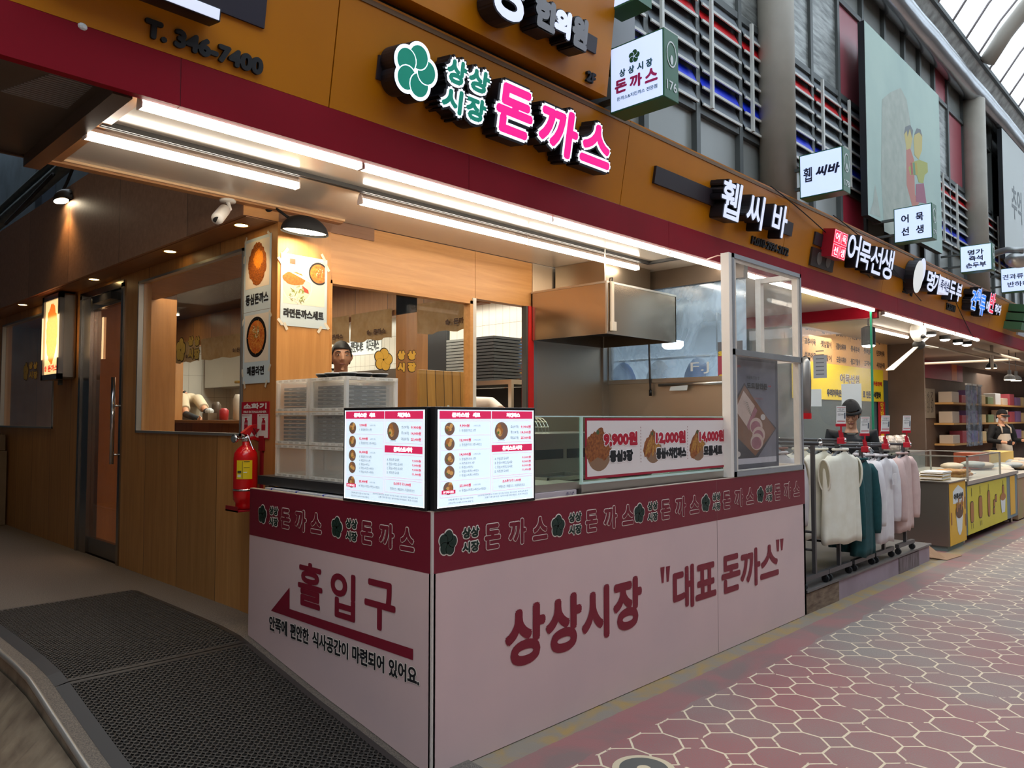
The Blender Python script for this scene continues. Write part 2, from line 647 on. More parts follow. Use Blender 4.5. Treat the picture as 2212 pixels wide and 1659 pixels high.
def ground_material():
    m = bpy.data.materials.new('painted_street'); m.use_nodes = True
    nt = m.node_tree; b = nt.nodes['Principled BSDF']
    geo = nt.nodes.new('ShaderNodeNewGeometry')
    sp = nt.nodes.new('ShaderNodeSeparateXYZ'); nt.links.new(geo.outputs['Position'], sp.inputs[0])
    x, y = sp.outputs[0], sp.outputs[1]

    def noise(scale, detail=4, dist=0.0):
        n = nt.nodes.new('ShaderNodeTexNoise'); n.inputs['Scale'].default_value = scale; n.inputs['Detail'].default_value = detail
        n.inputs['Distortion'].default_value = dist
        nt.links.new(geo.outputs['Position'], n.inputs['Vector']); return n.outputs['Fac']

    def mixc(f, a, c):
        n = nt.nodes.new('ShaderNodeMix'); n.data_type = 'RGBA'
        if isinstance(f, float): n.inputs['Factor'].default_value = f
        else: nt.links.new(f, n.inputs['Factor'])
        for k, q in (('A', a), ('B', c)):
            if isinstance(q, str): n.inputs[k].default_value = lin(q)
            else: nt.links.new(q, n.inputs[k])
        return n.outputs['Result']

    def ramp(f, lo, hi):
        n = nt.nodes.new('ShaderNodeMapRange'); n.inputs['From Min'].default_value = lo; n.inputs['From Max'].default_value = hi
        nt.links.new(f, n.inputs['Value']); return n.outputs[0]

    p = 0.237
    u = N(nt, 'ABSOLUTE', N(nt, 'SUBTRACT', N(nt, 'FRACT', N(nt, 'ADD', N(nt, 'DIVIDE', N(nt, 'SUBTRACT', x, 1.19), p), 100.5)), 0.5))
    v = N(nt, 'ABSOLUTE', N(nt, 'SUBTRACT', N(nt, 'FRACT', N(nt, 'ADD', N(nt, 'DIVIDE', N(nt, 'ADD', y, 0.473), p), 100.5)), 0.5))
    wob = N(nt, 'MULTIPLY', N(nt, 'SUBTRACT', noise(22, 3), 0.5), 0.03)
    s = N(nt, 'ADD', N(nt, 'ADD', u, v), wob)
    dia = N(nt, 'LESS_THAN', N(nt, 'ABSOLUTE', N(nt, 'SUBTRACT', s, 0.684)), 0.030)
    mxx = N(nt, 'ADD', N(nt, 'MAXIMUM', u, v), N(nt, 'MULTIPLY', wob, 0.6))
    strt = N(nt, 'MULTIPLY', N(nt, 'GREATER_THAN', mxx, 0.476), N(nt, 'LESS_THAN', s, 0.690))
    line = N(nt, 'MAXIMUM', dia, strt)
    worn = N(nt, 'GREATER_THAN', noise(9, 6), 0.36)
    field = N(nt, 'LESS_THAN', y, -0.346)
    line = N(nt, 'MULTIPLY', N(nt, 'MULTIPLY', line, worn), field)
    # asphalt red paint, worn grey
    fine = noise(140, 2)
    big = noise(0.9, 5)
    red = mixc(ramp(fine, 0.35, 0.65), '#9a5a58', '#8a6560')
    grey = mixc(ramp(fine, 0.35, 0.65), '#7f736a', '#8e8078')
    far = ramp(x, 1.2, 4.2)
    worn_red = N(nt, 'MINIMUM', N(nt, 'MAXIMUM', N(nt, 'ADD', N(nt, 'MULTIPLY', far, 0.75), N(nt, 'SUBTRACT', ramp(big, 0.35, 0.7), 0.45)), 0.0), 1.0)
    # unpainted margin beside the counters
    marg = N(nt, 'GREATER_THAN', N(nt, 'ADD', y, N(nt, 'MULTIPLY', N(nt, 'SUBTRACT', noise(5, 4), 0.5), 0.12)), -0.33)
    base = mixc(worn_red, red, grey)
    margc = mixc(ramp(noise(2.2, 5, 1.0), 0.4, 0.62), '#77655e', '#94605c')
    base = mixc(N(nt, 'MULTIPLY', marg, 0.8), base, margc)
    base = mixc(line, base, '#d9c5a6')
    # faded yellow kerb line at the foot of the counters
    yn = N(nt, 'ADD', y, N(nt, 'MULTIPLY', N(nt, 'SUBTRACT', noise(14, 4), 0.5), 0.02))
    yel = N(nt, 'MULTIPLY', N(nt, 'MULTIPLY', N(nt, 'GREATER_THAN', yn, -0.128), N(nt, 'LESS_THAN', y, 0.03)), N(nt, 'GREATER_THAN', x, -0.3))
    yc = mixc(ramp(noise(6, 6, 0.8), 0.36, 0.6), '#9a7c48', '#85796a')
    base = mixc(yel, base, yc)
    # left: bare brown concrete beside the ramp
    left = N(nt, 'LESS_THAN', N(nt, 'ADD', x, N(nt, 'MULTIPLY', y, -0.02)), -0.75)
    lc = mixc(ramp(noise(7, 6, 0.8), 0.38, 0.62), '#7a5f50', '#94785f')
    base = mixc(left, base, lc)
    nt.links.new(base, b.inputs['Base Color'])
    b.inputs['Roughness'].default_value = 0.62
    bp = nt.nodes.new('ShaderNodeBump'); bp.inputs['Strength'].default_value = 0.25; bp.inputs['Distance'].default_value = 0.004
    nt.links.new(fine, bp.inputs['Height']); nt.links.new(bp.outputs['Normal'], b.inputs['Normal'])
    return m


# ---------------------------------------------------------------- street
g = MB(); g.quad((-12, -6.6, 0), (45, -6.6, 0), (45, 14, 0), (-12, 14, 0), ground_material())
struct(g.build('floor'))

# ---------------------------------------------------------------- ramp up to the shop door
_RP = [(-0.30, 0.0), (0.085, 0.020), (0.427, 0.077), (0.812, 0.137), (1.261, 0.219), (1.462, 0.258), (1.62, 0.285), (1.85, 0.297), (2.3, 0.300), (14, 0.300)]


def rz(y):
    if y <= _RP[0][0]: return 0.0
    for (a, b), (c, d) in zip(_RP, _RP[1:]):
        if y <= c:
            return b + (d - b) * (y - a) / (c - a)
    return 0.3


SPECK = mat('speckled_ramp', '#47413c', 0.7, noise='#786d62', scale=170, detail=3, bump=0.3)
CONC = mat('bare_concrete', '#75624f', 0.85, noise='#9a876f', scale=9, detail=8, bump=0.5)
g = MB()
ys = [-0.30 + 0.06 * i for i in range(45)] + [2.6, 4, 6, 9, 14]
RX0, RX1 = -1.06, 0.21
for a, b in zip(ys, ys[1:]):
    g.quad((RX0, a, rz(a)), (RX1, a, rz(a)), (RX1, b, rz(b)), (RX0, b, rz(b)), SPECK)
    g.quad((RX0, b, rz(b)), (RX0 - 0.02, b, -0.02), (RX0 - 0.02, a, -0.02), (RX0, a, rz(a)), CONC)
g2 = g.build('floor_ramp'); struct(g2)
g = MB()
pts = [(RX0 - 0.004, y, rz(y) + 0.002) for y in ys]
g.tube(pts, 0.014, mat('worn_metal_strip', '#a9a49c', 0.35, 0.6), 8)
struct(g.build('trim_1', smooth=True))
# rough cement fillet along the ramp's foot
g = MB()
rnd = random.Random(3)
prof = []
for y in ys:
    w = 0.10 + 0.05 * rnd.random()
    prof.append((y, w))
for (a, wa), (b, wb) in zip(prof, prof[1:]):
    g.quad((RX0 - 0.015, a, rz(a) * 0.75), (RX0 - 0.015, b, rz(b) * 0.75), (RX0 - wb - 0.05, b, 0.004), (RX0 - wa - 0.05, a, 0.004), CONC)
struct(g.build('trim_2'))

# ---------------------------------------------------------------- wood side wall of the shop (faces the alley)
XW, YP, ZF = 0.20, 1.68, 0.30
w = MB()
WT = 0.09
ZT = 2.76
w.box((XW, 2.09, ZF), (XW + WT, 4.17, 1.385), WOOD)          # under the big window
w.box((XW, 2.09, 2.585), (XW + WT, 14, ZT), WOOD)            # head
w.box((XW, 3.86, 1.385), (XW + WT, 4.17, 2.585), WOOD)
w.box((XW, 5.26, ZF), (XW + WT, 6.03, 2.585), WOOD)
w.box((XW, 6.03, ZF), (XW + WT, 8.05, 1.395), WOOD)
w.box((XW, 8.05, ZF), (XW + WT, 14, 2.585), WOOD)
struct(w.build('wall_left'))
w = MB()
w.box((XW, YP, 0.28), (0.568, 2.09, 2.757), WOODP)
w.box((XW - 0.002, YP + 0.002, 0.28), (XW + 0.01, 2.088, 2.74), wood('pillar_side_shaded', '#a9713a', '#bd8449', 2, 0, 0.45))  # darker copy of the pillar wood; the alley side's shade in its colour
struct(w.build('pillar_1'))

# bulkhead over the side wall
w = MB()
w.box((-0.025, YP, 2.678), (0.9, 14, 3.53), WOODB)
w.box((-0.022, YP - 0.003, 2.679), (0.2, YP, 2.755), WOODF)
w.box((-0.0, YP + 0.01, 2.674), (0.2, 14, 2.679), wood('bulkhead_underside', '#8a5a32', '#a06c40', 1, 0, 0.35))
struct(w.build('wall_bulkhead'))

# ---------------------------------------------------------------- front wall over and around the serving window
w = MB()
w.box((0.568, YP + 0.01, 2.375), (1.83, YP + 0.09, 2.757), WOODF)
w.box((1.834, YP + 0.01, 2.40), (2.51, YP + 0.09, 2.757), WOODF)
w.box((0.568, YP + 0.02, 0.0), (1.83, YP + 0.09, 1.16), WOODF)
struct(w.build('wall_front'))
# serving window: frame and pane
w = MB()
fr = FX(YP + 0.01)
x0, x1, z0, z1 = 0.568, 1.80, 1.16, 2.375
for a in ((x0, z1 - 0.022, x1, z1), (x1 - 0.030, z0, x1, z1), (x0, z0, x0 + 0.012, z1), (x0, z0, x1, z0 + 0.03)):
    w.fbox(fr, *a, -0.06, 0.012, WOODF)
win = w.build('window_3'); struct(win)
w = MB(); w.box((x0 + 0.01, YP + 0.05, z0 + 0.02), (x1 - 0.03, YP + 0.056, z1 - 0.02), CLEAR); w.build('window_pane', win)
# white jamb and red post of the doorway beside it
w = MB(); w.box((1.802, YP + 0.0, 0.3), (1.835, YP + 0.08, 2.40), mat('white_jamb', '#d9d2c4', 0.35)); struct(w.build('trim_3'))
w = MB(); w.box((2.405, YP - 0.01, 0.0), (2.462, YP + 0.07, 2.40), mat('bright_red_post', '#d2201c', 0.35)); w.box((2.385, YP, 0.0), (2.405, YP + 0.05, 2.40), DARKF); struct(w.build('trim_4'))

# steel back wall of the frying corner and the partition to the clothes shop
w = MB()
w.box((2.462, YP, 0.0), (3.45, YP + 0.05, 2.757), STEEL)
w.box((2.462, YP - 0.012, 0.0), (2.50, YP, 2.16), STEEL2)
w.box((3.37, YP - 0.02, 0.0), (3.45, YP, 2.757), STEEL2)
struct(w.build('wall_back'))
XR = 3.45
w = MB()
w.box((XR, 0.34, 0.0), (XR + 0.06, YP, 1.80), STEEL)
w.box((XR - 0.02, 0.34, 1.80), (XR + 0.06, YP, 1.835), STEEL2)
w.box((XR - 0.01, YP - 0.03, 1.80), (XR + 0.06, YP, 2.757), STEEL2)
w.box((XR - 0.01, 0.34, 2.60), (XR + 0.06, YP, 2.66), mat('brown_beam', '#57483a', 0.5))
w.box((XR, 0.34, 2.66), (XR + 0.06, YP, 2.757), mat('brown_beam'))
struct(w.build('wall_right'))
w = MB(); w.box((XR + 0.02, 0.34, 1.835), (XR + 0.026, YP - 0.03, 2.60), SMEAR); wp = w.build('window_4'); struct(wp)

# ---------------------------------------------------------------- canopy ceiling
w = MB()
w.box((-1.05, 0.492, 2.757), (3.45, YP - 0.01, 2.80), CEIL)
struct(w.build('ceiling'))
w = MB()
BR = wood('brown_edge', '#a8764a', '#b98758', 1, 0, 0.35)
w.box((-1.06, 0.495, 2.742), (-0.985, YP, 2.758), BR)
w.box((-1.06, YP - 0.055, 2.735), (0.62, YP + 0.001, 2.80), BR)
w.box((-0.98, YP - 0.075, 2.745), (0.62, YP - 0.055, 2.758), mat('edge_lip', '#e2bd90', 0.35))
struct(w.build('trim_5'))
w = MB()
SOFF = mat('bronze_soffit', '#6d6257', 0.30, 0.55, noise='#61564c', scale=3)
w.box((-9, 0.49, 2.757), (-1.13, YP, 2.80), SOFF)
w.box((-1.13, 0.495, 2.70), (-1.06, YP + 0.01, 2.80), mat('bronze_beam', '#57483c', 0.35, 0.4))
w.box((-9, YP, 2.745), (-1.06, YP + 0.02, 2.84), mat('bronze_beam'))
struct(w.build('ceiling_left'))
# vented patch in the bronze soffit
w = MB()
for i in range(16):
    y = 0.60 + i * 0.021
    w.box((-1.30 - 0.006 * i, y, 2.7545), (-1.16, y + 0.009, 2.757), ALU)
o = w.build('vent_grille'); tag(o, 'small slotted metal vent in the brown canopy soffit at far left', 'vent')

# ---------------------------------------------------------------- fascia: maroon band, leaning ochre panels
FASC_SEAMS = [-9.0, -2.62, -0.237, 1.967, 4.36, 6.86, 9.25, 11.6, 14.2, 17, 20, 24, 30, 38]
w = MB()
for a, b in zip([-9, -0.9, 0.62, 2.55, 4.75, 7.4, 10, 13, 17, 22, 30], [-0.9, 0.62, 2.55, 4.75, 7.4, 10, 13, 17, 22, 30, 40]):
    w.box((a + 0.0015, 0.45, 2.707), (b - 0.0015, 0.49, 2.897), MAROON)
w.box((-9, 0.452, 2.709), (40, 0.49, 2.895), mat('maroon_dark', '#5b0d18', 0.6))
struct(w.build('trim_6'))
FO = Fr((0, 0.452, 2.895), (1, 0, 0), (0, -0.093, 0.540))
for i, (a, b) in enumerate(zip(FASC_SEAMS, FASC_SEAMS[1:])):
    w = MB(); w.fbox(FO, a + 0.003, 0.004, b - 0.003, 0.548, -0.03, 0.0, ORANGE)
    struct(w.build('trim_%d' % (7 + i)))
w = MB(); w.fbox(FO, -9, 0.0, 40, 0.53, -0.05, -0.031, mat('dark_seam', '#4a1d08', 0.7))
w.box((-9, 0.36, 3.40), (40, 0.70, 3.425), mat('fascia_cap', '#6b4a24', 0.6))
struct(w.build('trim_30'))

# clinic panel of the floor above, leaning the same way
CB = V((0, 0.30, 3.472)); ct = P(1327, 37, 0, 1.63)
FC = Fr(CB, (1, 0, 0), V((0, ct.y - CB.y, ct.z - CB.z)))
w = MB(); w.fbox(FC, -6, 0, 1.63, 1.05, -0.16, 0.0, ORANGE)
struct(w.build('trim_31'))
w = MB(); w.box((-6, 0.42, 3.40), (1.9, 0.66, 3.70), mat('gap_shade_fill', '#2a2622', 0.8)); struct(w.build('trim_32'))  # dark filler; carries the shade of the gap between the panels

# ---------------------------------------------------------------- upper facade
GP = mat('grey_glazed_panel', '#8f918c', 0.3, noise='#868883', scale=1.2, spec=0.5)
w = MB()
YWF = 0.70
w.box((1.0, YWF, 3.2), (45, YWF + 0.05, 7.2), GP)
w.box((-9, YWF, 3.2), (1.0, YWF + 0.05, 7.2), GP)
struct(w.build('wall_facade'))
MULL = []
xx = [1.35, 1.92, 2.58, 3.32, 4.04, 4.70, 5.58, 6.30, 7.05, 7.8, 8.55, 9.2, 9.85, 10.5, 11.38, 12.3, 13.11, 13.85, 14.6, 15.3, 16.1, 16.9, 17.7, 18.5, 19.3, 20.1, 21, 22, 23, 24, 25, 26]
w = MB()
for x in xx:
    w.box((x - 0.03, YWF - 0.05, 3.3), (x + 0.03, YWF, 7.1), DARKF)
for z in (4.0, 5.03, 6.12):
    w.box((1.0, YWF - 0.045, z - 0.03), (26, YWF, z + 0.03), DARKF)
struct(w.build('trim_33'))
# crumpled film behind the panes above the louvres
FILM = mat('crumpled_silver_film', '#a9aba7', 0.35, 0.3, noise='#5f625e', scale=5, stretch=(0.8, 1, 5), bump=0.8, detail=8)
w = MB()
for a, b in zip(xx[:-1], xx[1:]):
    if 7.0 <= a < 7.2 or 6.2 < a < 7.0 or (a > 9 and int(a * 10) % 3 == 0):
        continue
    w.box((a + 0.03, YWF - 0.02, 5.06), (b - 0.03, YWF - 0.004, 6.09), FILM)
struct(w.build('window_5'))
PINKP = mat('dull_red_panel', '#a2525a', 0.3)
w = MB()
w.box((6.33, YWF - 0.02, 5.06), (7.02, YWF - 0.004, 6.09), PINKP)
w.box((6.33, YWF - 0.02, 3.4), (7.02, YWF - 0.004, 3.97), mat('deep_red_panel', '#a83442', 0.3))
w.box((9.88, YWF - 0.02, 6.15), (10.47, YWF - 0.004, 7.0), PINKP)
w.box((10.53, YWF - 0.02, 5.06), (11.3, YWF - 0.004, 6.09), PINKP)
struct(w.build('window_6'))
w = MB()
w.box((13.14, YWF - 0.02, 4.06), (13.82, YWF - 0.004, 6.09), mat('amber_panel', '#a9701e', 0.3))
w.box((15.33, YWF - 0.02, 4.06), (16.07, YWF - 0.004, 5.0), mat('amber_panel'))
struct(w.build('window_7'))
# louvred bays: tilted glass blades, one red and one blue course
REDG = mat('red_glass_blade', '#e01420', 0.35, spec=0.8)
BLUEG = mat('blue_glass_blade', '#1436dc', 0.35, spec=0.8)
GREYG = mat('grey_glass_blade', '#7d8388', 0.35, spec=0.6)
WHB = mat('white_blade_edge', '#c9c8c0', 0.4)
k = 8
for a, b in zip(xx[:-1], xx[1:]):
    if b > 20: break
    lv = MB()
    lv.box((a + 0.03, YWF - 0.012, 4.03), (b - 0.03, YWF - 0.004, 5.0), mat('dark_behind_louvres', '#3d4145', 0.5))
    root = lv.build('window_%d' % k); struct(root); k += 1
    n = 7
    h = (5.0 - 4.03) / n
    for j in range(n):
        z = 4.03 + h * j
        mm = REDG if j == 5 else (BLUEG if j == 1 else GREYG)
        bl = MB()
        bl.add([(a + 0.035, YWF - 0.070, z + 0.006), (b - 0.035, YWF - 0.070, z + 0.006), (b - 0.035, YWF - 0.015, z + h), (a + 0.035, YWF - 0.015, z + h)], [(0, 1, 2, 3)], mm)
        bl.box((a + 0.035, YWF - 0.078, z - 0.004), (b - 0.035, YWF - 0.066, z + 0.018), WHB)
        bl.build('louvre_slat', root)
    if (b - a) > 0.6:
        xm = a + (b - a) * 0.22
        br = MB(); br.box((xm - 0.018, YWF - 0.10, 4.03), (xm + 0.012, YWF - 0.075, 5.0), WHB)
        br.build('louvre_bar', root)

# round-edged columns, silver gutter pipe, arcade roof
COLM = mat('beige_column', '#a39a8c', 0.55, noise='#938b7e', scale=2.5)
for i, x in enumerate((4.50, 11.45, 18.4, 25.4)):
    w = MB(); w.lathe((x, 0.535, 3.425), [(0.16, 0), (0.16, 3.05)], COLM, 24)
    struct(w.build('pillar_%d' % (i + 2), smooth=True))
w = MB()
rnd = random.Random(5)
pts = [(1 + i * 0.5, 0.525 + rnd.uniform(-.004, .004), 6.60 + rnd.uniform(-.006, .006)) for i in range(80)]
w.tube(pts, [0.155 + rnd.uniform(-.006, .006) for _ in pts], mat('silver_foil_pipe', '#b9bcc0', 0.22, 0.9, bump=0.4, noise='#a7aaae', scale=4, stretch=(0.4, 2, 2)), 20)
o = w.build('gutter_pipe', smooth=True); tag(o, 'long silver foil wrapped pipe running under the glazed arcade roof', 'pipe')
w = MB()
FLASH = mat('stained_flashing', '#77746e', 0.6, noise='#b3b1aa', scale=6, detail=8)
w.quad((1, 0.66, 6.78), (41, 0.66, 6.78), (41, 0.42, 7.08), (1, 0.42, 7.08), FLASH)
w.box((1, 0.40, 7.05), (41, 0.46, 7.12), DARKF)
w.box((1, 0.64, 6.6), (41, 0.70, 7.2), GP)
struct(w.build('trim_34'))
SP, EP = (0.44, 7.09), (-6.95, 7.09)
RR = 4.36
yc = (SP[0] + EP[0]) / 2
zc = 7.09 - math.sqrt(RR ** 2 - ((SP[0] - EP[0]) / 2) ** 2)
a0 = math.atan2(SP[1] - zc, SP[0] - yc)
a1 = math.pi - a0


def roofpt(t, x, dr=0.0):
    a = a0 + (a1 - a0) * t
    return V((x, yc + (RR + dr) * math.cos(a), zc + (RR + dr) * math.sin(a)))


PANE = glass('milky_roof_sheet', (0.93, 0.97, 1, 1), refl=0.6, haze=0.35, hazecol=(0.85, 0.92, 0.97, 1), streak=True)
w = MB()
NT = 24
for i in range(NT):
    w.quad(roofpt(i / NT, -10), roofpt(i / NT, 45), roofpt((i + 1) / NT, 45), roofpt((i + 1) / NT, -10), PANE)
struct(w.build('roof'))
w = MB()
RB = mat('roof_rib', '#9a9184', 0.5)
for x in (-2.4, 4.5, 11.45, 18.4, 25.4, 32.4):
    w.tube([roofpt(i / 20, x, -0.12) for i in range(21)], 0.115, RB, 10)
struct(w.build('trim_35', smooth=True))
w = MB()
RBT = mat('roof_bar', '#8d8280', 0.5)
for i in range(56):
    x = -9.6 + 0.695 * i
    w.tube([roofpt(j / 16, x, -0.02) for j in range(17)], 0.018, RBT, 5)
struct(w.build('trim_36', smooth=True))
w = MB()
for t in (0.20, 0.42, 0.64, 0.86):
    w.tube([roofpt(t, x, -0.07) for x in (-10, 45)], 0.045, RB, 8)
struct(w.build('trim_37', smooth=True))

# other side of the street and the alley's end
OPP = mat('opposite_front', '#7d736c', 0.8)
w = MB(); w.box((-12, -6.9, 0), (45, -6.6, 7.1), OPP); struct(w.build('wall_opposite'))
BLUEW = mat('blue_grey_plaster', '#6b7a84', 0.85, noise='#55616b', scale=2.5, detail=8)
w = MB()
w.box((0.75, YP + 0.3, 3.4), (0.85, 14, 7.0), BLUEW)
w.box((-8, 12.2, 0), (1.0, 12.4, 7.0), BLUEW)
w.box((-8, 1.70, 6.9), (-0.3, 12.4, 7.0), BLUEW)  # unseen slab, sized to keep sky light off the ramp
struct(w.build('wall_alley'))
w = MB(); w.box((-4.6, 1.7, 0), (-4.4, 12.4, 7.0), OPP); struct(w.build('wall_alley_far'))
w = MB(); w.box((-9.2, -6.6, 0), (-9.0, 1.7, 7.1), OPP); struct(w.build('wall_light_block'))  # unseen wall, added to shut out the bright horizon on the left
w = MB(); w.box((44.5, -6.6, 0), (44.7, 2.6, 7.1), OPP); struct(w.build('wall_light_block_far'))  # unseen wall, added to shut out the white horizon down the street


# ================================================================ service counter with printed panels
PINKLIT = mat('printed_cream_panel', '#d6b7b2', 0.42, noise='#cdb1ae', scale=1.8, detail=6)  # cream panel; pink light from across the street put into its colour
BAND = mat('printed_wine_band', '#741127', 0.4)
WINE = mat('wine_lettering', '#7c1128', 0.45)
WINEBK = mat('wine_fill', '#741127', 0.45)
DKGREEN = mat('dark_green_mark', '#0f2a20', 0.5)
LW, LZ, LB, LT = 3.712, 0.0, 0.844, 1.102
LY = 1.592
FF, FS = FX(0.0), FY(0.0)
ctr = thing('service_counter', 'long market counter with wine red logo band and pink-lit cream printed panels', 'counter', (1.8, 0.8, 0))


def panel_outline_side():
    pts = [(0.0, 0.004)]
    out = [(0.0, 1.102), (0.0, rz(0.0) + 0.002)]
    for i in range(17):
        y = LY * i / 16
        out.append((-y, rz(y) + 0.003))
    out.append((-LY, 1.102))
    return out


m = MB(); m.box((0, 0, 0.004), (LW, 0.02, LB), PINKLIT); m.build('front_panel', ctr)
m = MB(); m.box((0, -0.001, LB), (LW, 0.02, LT), BAND); FBAND = m.build('front_band', ctr)
m = MB(); m.box((2.375, -0.0014, 0.01), (2.3765, 0, LT), mat('panel_joint', '#8d7770', 0.7)); m.box((-0.002, -0.002, 0.0), (0.008, 0.008, LT), mat('white_corner_trim', '#c9bdb4', 0.4)); m.build('corner_trim', ctr)
so = panel_outline_side()
lowp = [p for p in so if p[1] < 0.8]
m = MB(); m.prism(FS, [(0.0, LB)] + lowp + [(-LY, LB)], -0.02, 0.0, PINKLIT); m.build('side_panel', ctr)
m = MB(); m.fbox(FS, -LY, LB, 0.0, LT, -0.02, 0.001, BAND); SBAND = m.build('side_band', ctr)
m = MB()
m.box((0.0, 0.0, LT), (LW, 0.022, LT + 0.004), mat('counter_rim', '#cbb6a4', 0.4)); m.box((0.0, 0.02, LT), (0.022, LY, LT + 0.004), mat('counter_rim'))
m.build('rim', ctr)
m = MB(); m.box((0.02, 0.02, 1.02), (LW - 0.02, 0.70, 1.06), STEEL2); m.box((0.02, 0.70, 1.02), (0.60, LY, 1.06), STEEL2); m.box((LW - 0.03, 0.0, 0.0), (LW, 0.70, LT), mat('counter_end', '#a89890', 0.6)); m.build('inner_shelf', ctr)


# one brand set in metres: measured on the front band (pitch between sets)
def band_set(mb, fr, a, zc, s=1.0, d=0.002):
    for t, b0, b1 in (('상상', zc + 0.006 * s, zc + 0.062 * s), ('시장', zc - 0.062 * s, zc - 0.006 * s)):
        mb.text(t, fr, a + 0.142 * s, b0 - 0.003, a + 0.262 * s, b1 + 0.003, d, CREAM, fat=0.0075 * s, res=2)
        mb.text(t, fr, a + 0.147 * s, b0 + 0.002, a + 0.257 * s, b1 - 0.002, d + 0.0012, DKGREEN, fat=0.0032 * s, res=2)


def band_name(mb, fr, a, zc, s=1.0, d=0.002):
    for t, x0, x1, z0, z1 in (('돈', 0.288, 0.405, -0.066, 0.064), ('까', 0.455, 0.590, -0.066, 0.070), ('스', 0.632, 0.755, -0.060, 0.066)):
        mb.text(t, fr, a + x0 * s, zc + z0 * s, a + x1 * s, zc + z1 * s, d, CREAM, fat=0.0095 * s, res=3)
        mb.text(t, fr, a + (x0 + 0.004) * s, zc + (z0 + 0.004) * s, a + (x1 - 0.004) * s, zc + (z1 - 0.004) * s, d + 0.0012, WINEBK, fat=0.0060 * s, res=3)


# left end of each flower as surveyed in the photograph
for px_, py_ in ((946, 1172), (1189, 1133), (1368, 1106), (1514, 1084), (1634, 1066)):
    a, zc = FF.px(px_, py_)
    m = MB(); band_set(m, FF, a, 0.965, 0.93); m.build('small_lettering', FBAND)
    m = MB(); band_name(m, FF, a, 0.965, 0.93); m.build('outlined_lettering', FBAND)
    m = MB(); logo(m, FF, a + 0.054, 0.965, 0.0577, DKGREEN, CREAM, .002, 0.93, 0.07, 0.06); m.build('flower_mark', FBAND)
for px_, py_ in ((558, 1110), (716, 1140)):
    a, zc = FS.px(px_, py_)
    m = MB(); band_set(m, FS, a, 0.970, 0.86); m.build('small_lettering', SBAND)
    m = MB(); band_name(m, FS, a, 0.970, 0.86); m.build('outlined_lettering', SBAND)
    m = MB(); logo(m, FS, a + 0.05, 0.970, 0.0533, DKGREEN, CREAM, .002, 0.93, 0.07, 0.06); m.build('flower_mark', SBAND)


def letters(mb, fr, items, m_, d=0.002, fat=0.0, res=5, depth=0.0, ms=None):
    for t, L, R, T, B in items:
        a0, b0, a1, b1 = bx(fr, L, R, T, B)
        mb.text(t, fr, a0, b0, a1, b1, d, m_, fat=fat, res=res, depth=depth, ms=ms)


m = MB()
letters(m, FF, [
    ('상', (1090, 1389), (1178, 1340), (1160, 1300), (1125, 1439)),
    ('상', (1178, 1355), (1256, 1302), (1236, 1280), (1210, 1411)),
    ('시', (1256, 1368), (1316, 1330), (1312, 1261), (1310, 1377)),
    ('장', (1324, 1318), (1386, 1268), (1372, 1244), (1350, 1362))], WINE, fat=0.013)
m.build('slogan_lettering', ctr); m = MB()
letters(m, FF, [
    ('대', (1453, 1262), (1499, 1270), (1497, 1217), (1494, 1311)),
    ('표', (1502, 1290), (1547, 1280), (1540, 1212), (1505, 1299)),
    ('돈', (1558, 1246), (1599, 1230), (1592, 1194), (1563, 1284)),
    ('까', (1599, 1245), (1642, 1216), (1634, 1182), (1632, 1265)),
    ('스', (1642, 1251), (1682, 1240), (1662, 1176), (1644, 1253))], WINE, fat=0.010)
for pts in (((1426, 1226), (1435, 1224), (1433, 1259), (1429, 1259)), ((1438, 1224), (1447, 1222), (1444, 1256), (1440, 1257)),
            ((1676, 1166), (1683, 1165), (1682, 1191), (1678, 1191)), ((1685, 1164), (1692, 1163), (1690, 1188), (1687, 1189))):
    m.prism(FF, [FF.px(*p) for p in pts], 0.002, 0.002, WINE)
m.build('slogan_lettering', ctr)
m = MB()
letters(m, FS, [
    ('홀', (644, 1275), (697, 1280), (670, 1216), (690, 1319)),
    ('입', (715, 1260), (768, 1290), (740, 1236), (760, 1343)),
    ('구', (788, 1300), (855, 1315), (820, 1254), (822, 1362))], WINE, fat=0.0065)
A = FS.px
m.prism(FS, [A(586, 1319), A(626, 1269), A(626, 1315), A(893, 1402), A(893, 1426)], 0.002, 0.002, WINE)
INKW = mat('soft_black_print', '#15141a', 0.5)
segs = [('안쪽에', (582, 1345), (622, 1360), (600, 1334), (620, 1374)), ('편안한', (627, 1365), (669, 1375), (650, 1350), (666, 1391)),
        ('식사공간이', (675, 1385), (754, 1400), (700, 1368), (752, 1425)), ('마련되어', (761, 1412), (832, 1430), (790, 1402), (831, 1453)), ('있어요.', (840, 1440), (908, 1470), (870, 1431), (905, 1481))]
TXT, TXB = A(700, 1370)[1], A(752, 1425)[1]
for t, L, R, T, B in segs:
    a0 = A(*L)[0]; a1 = A(*R)[0]
    # one straight line of type, parallel to the panel's lower edge
    m.text(t, FS, a0, TXB - .003, a1, TXT + .003, 0.002, CREAM, fat=0.006, res=3)
    m.text(t, FS, a0 + 0.003, TXB, a1 - 0.003, TXT, 0.0032, INKW, fat=0.0028, res=3)
m.build('entrance_lettering', ctr)

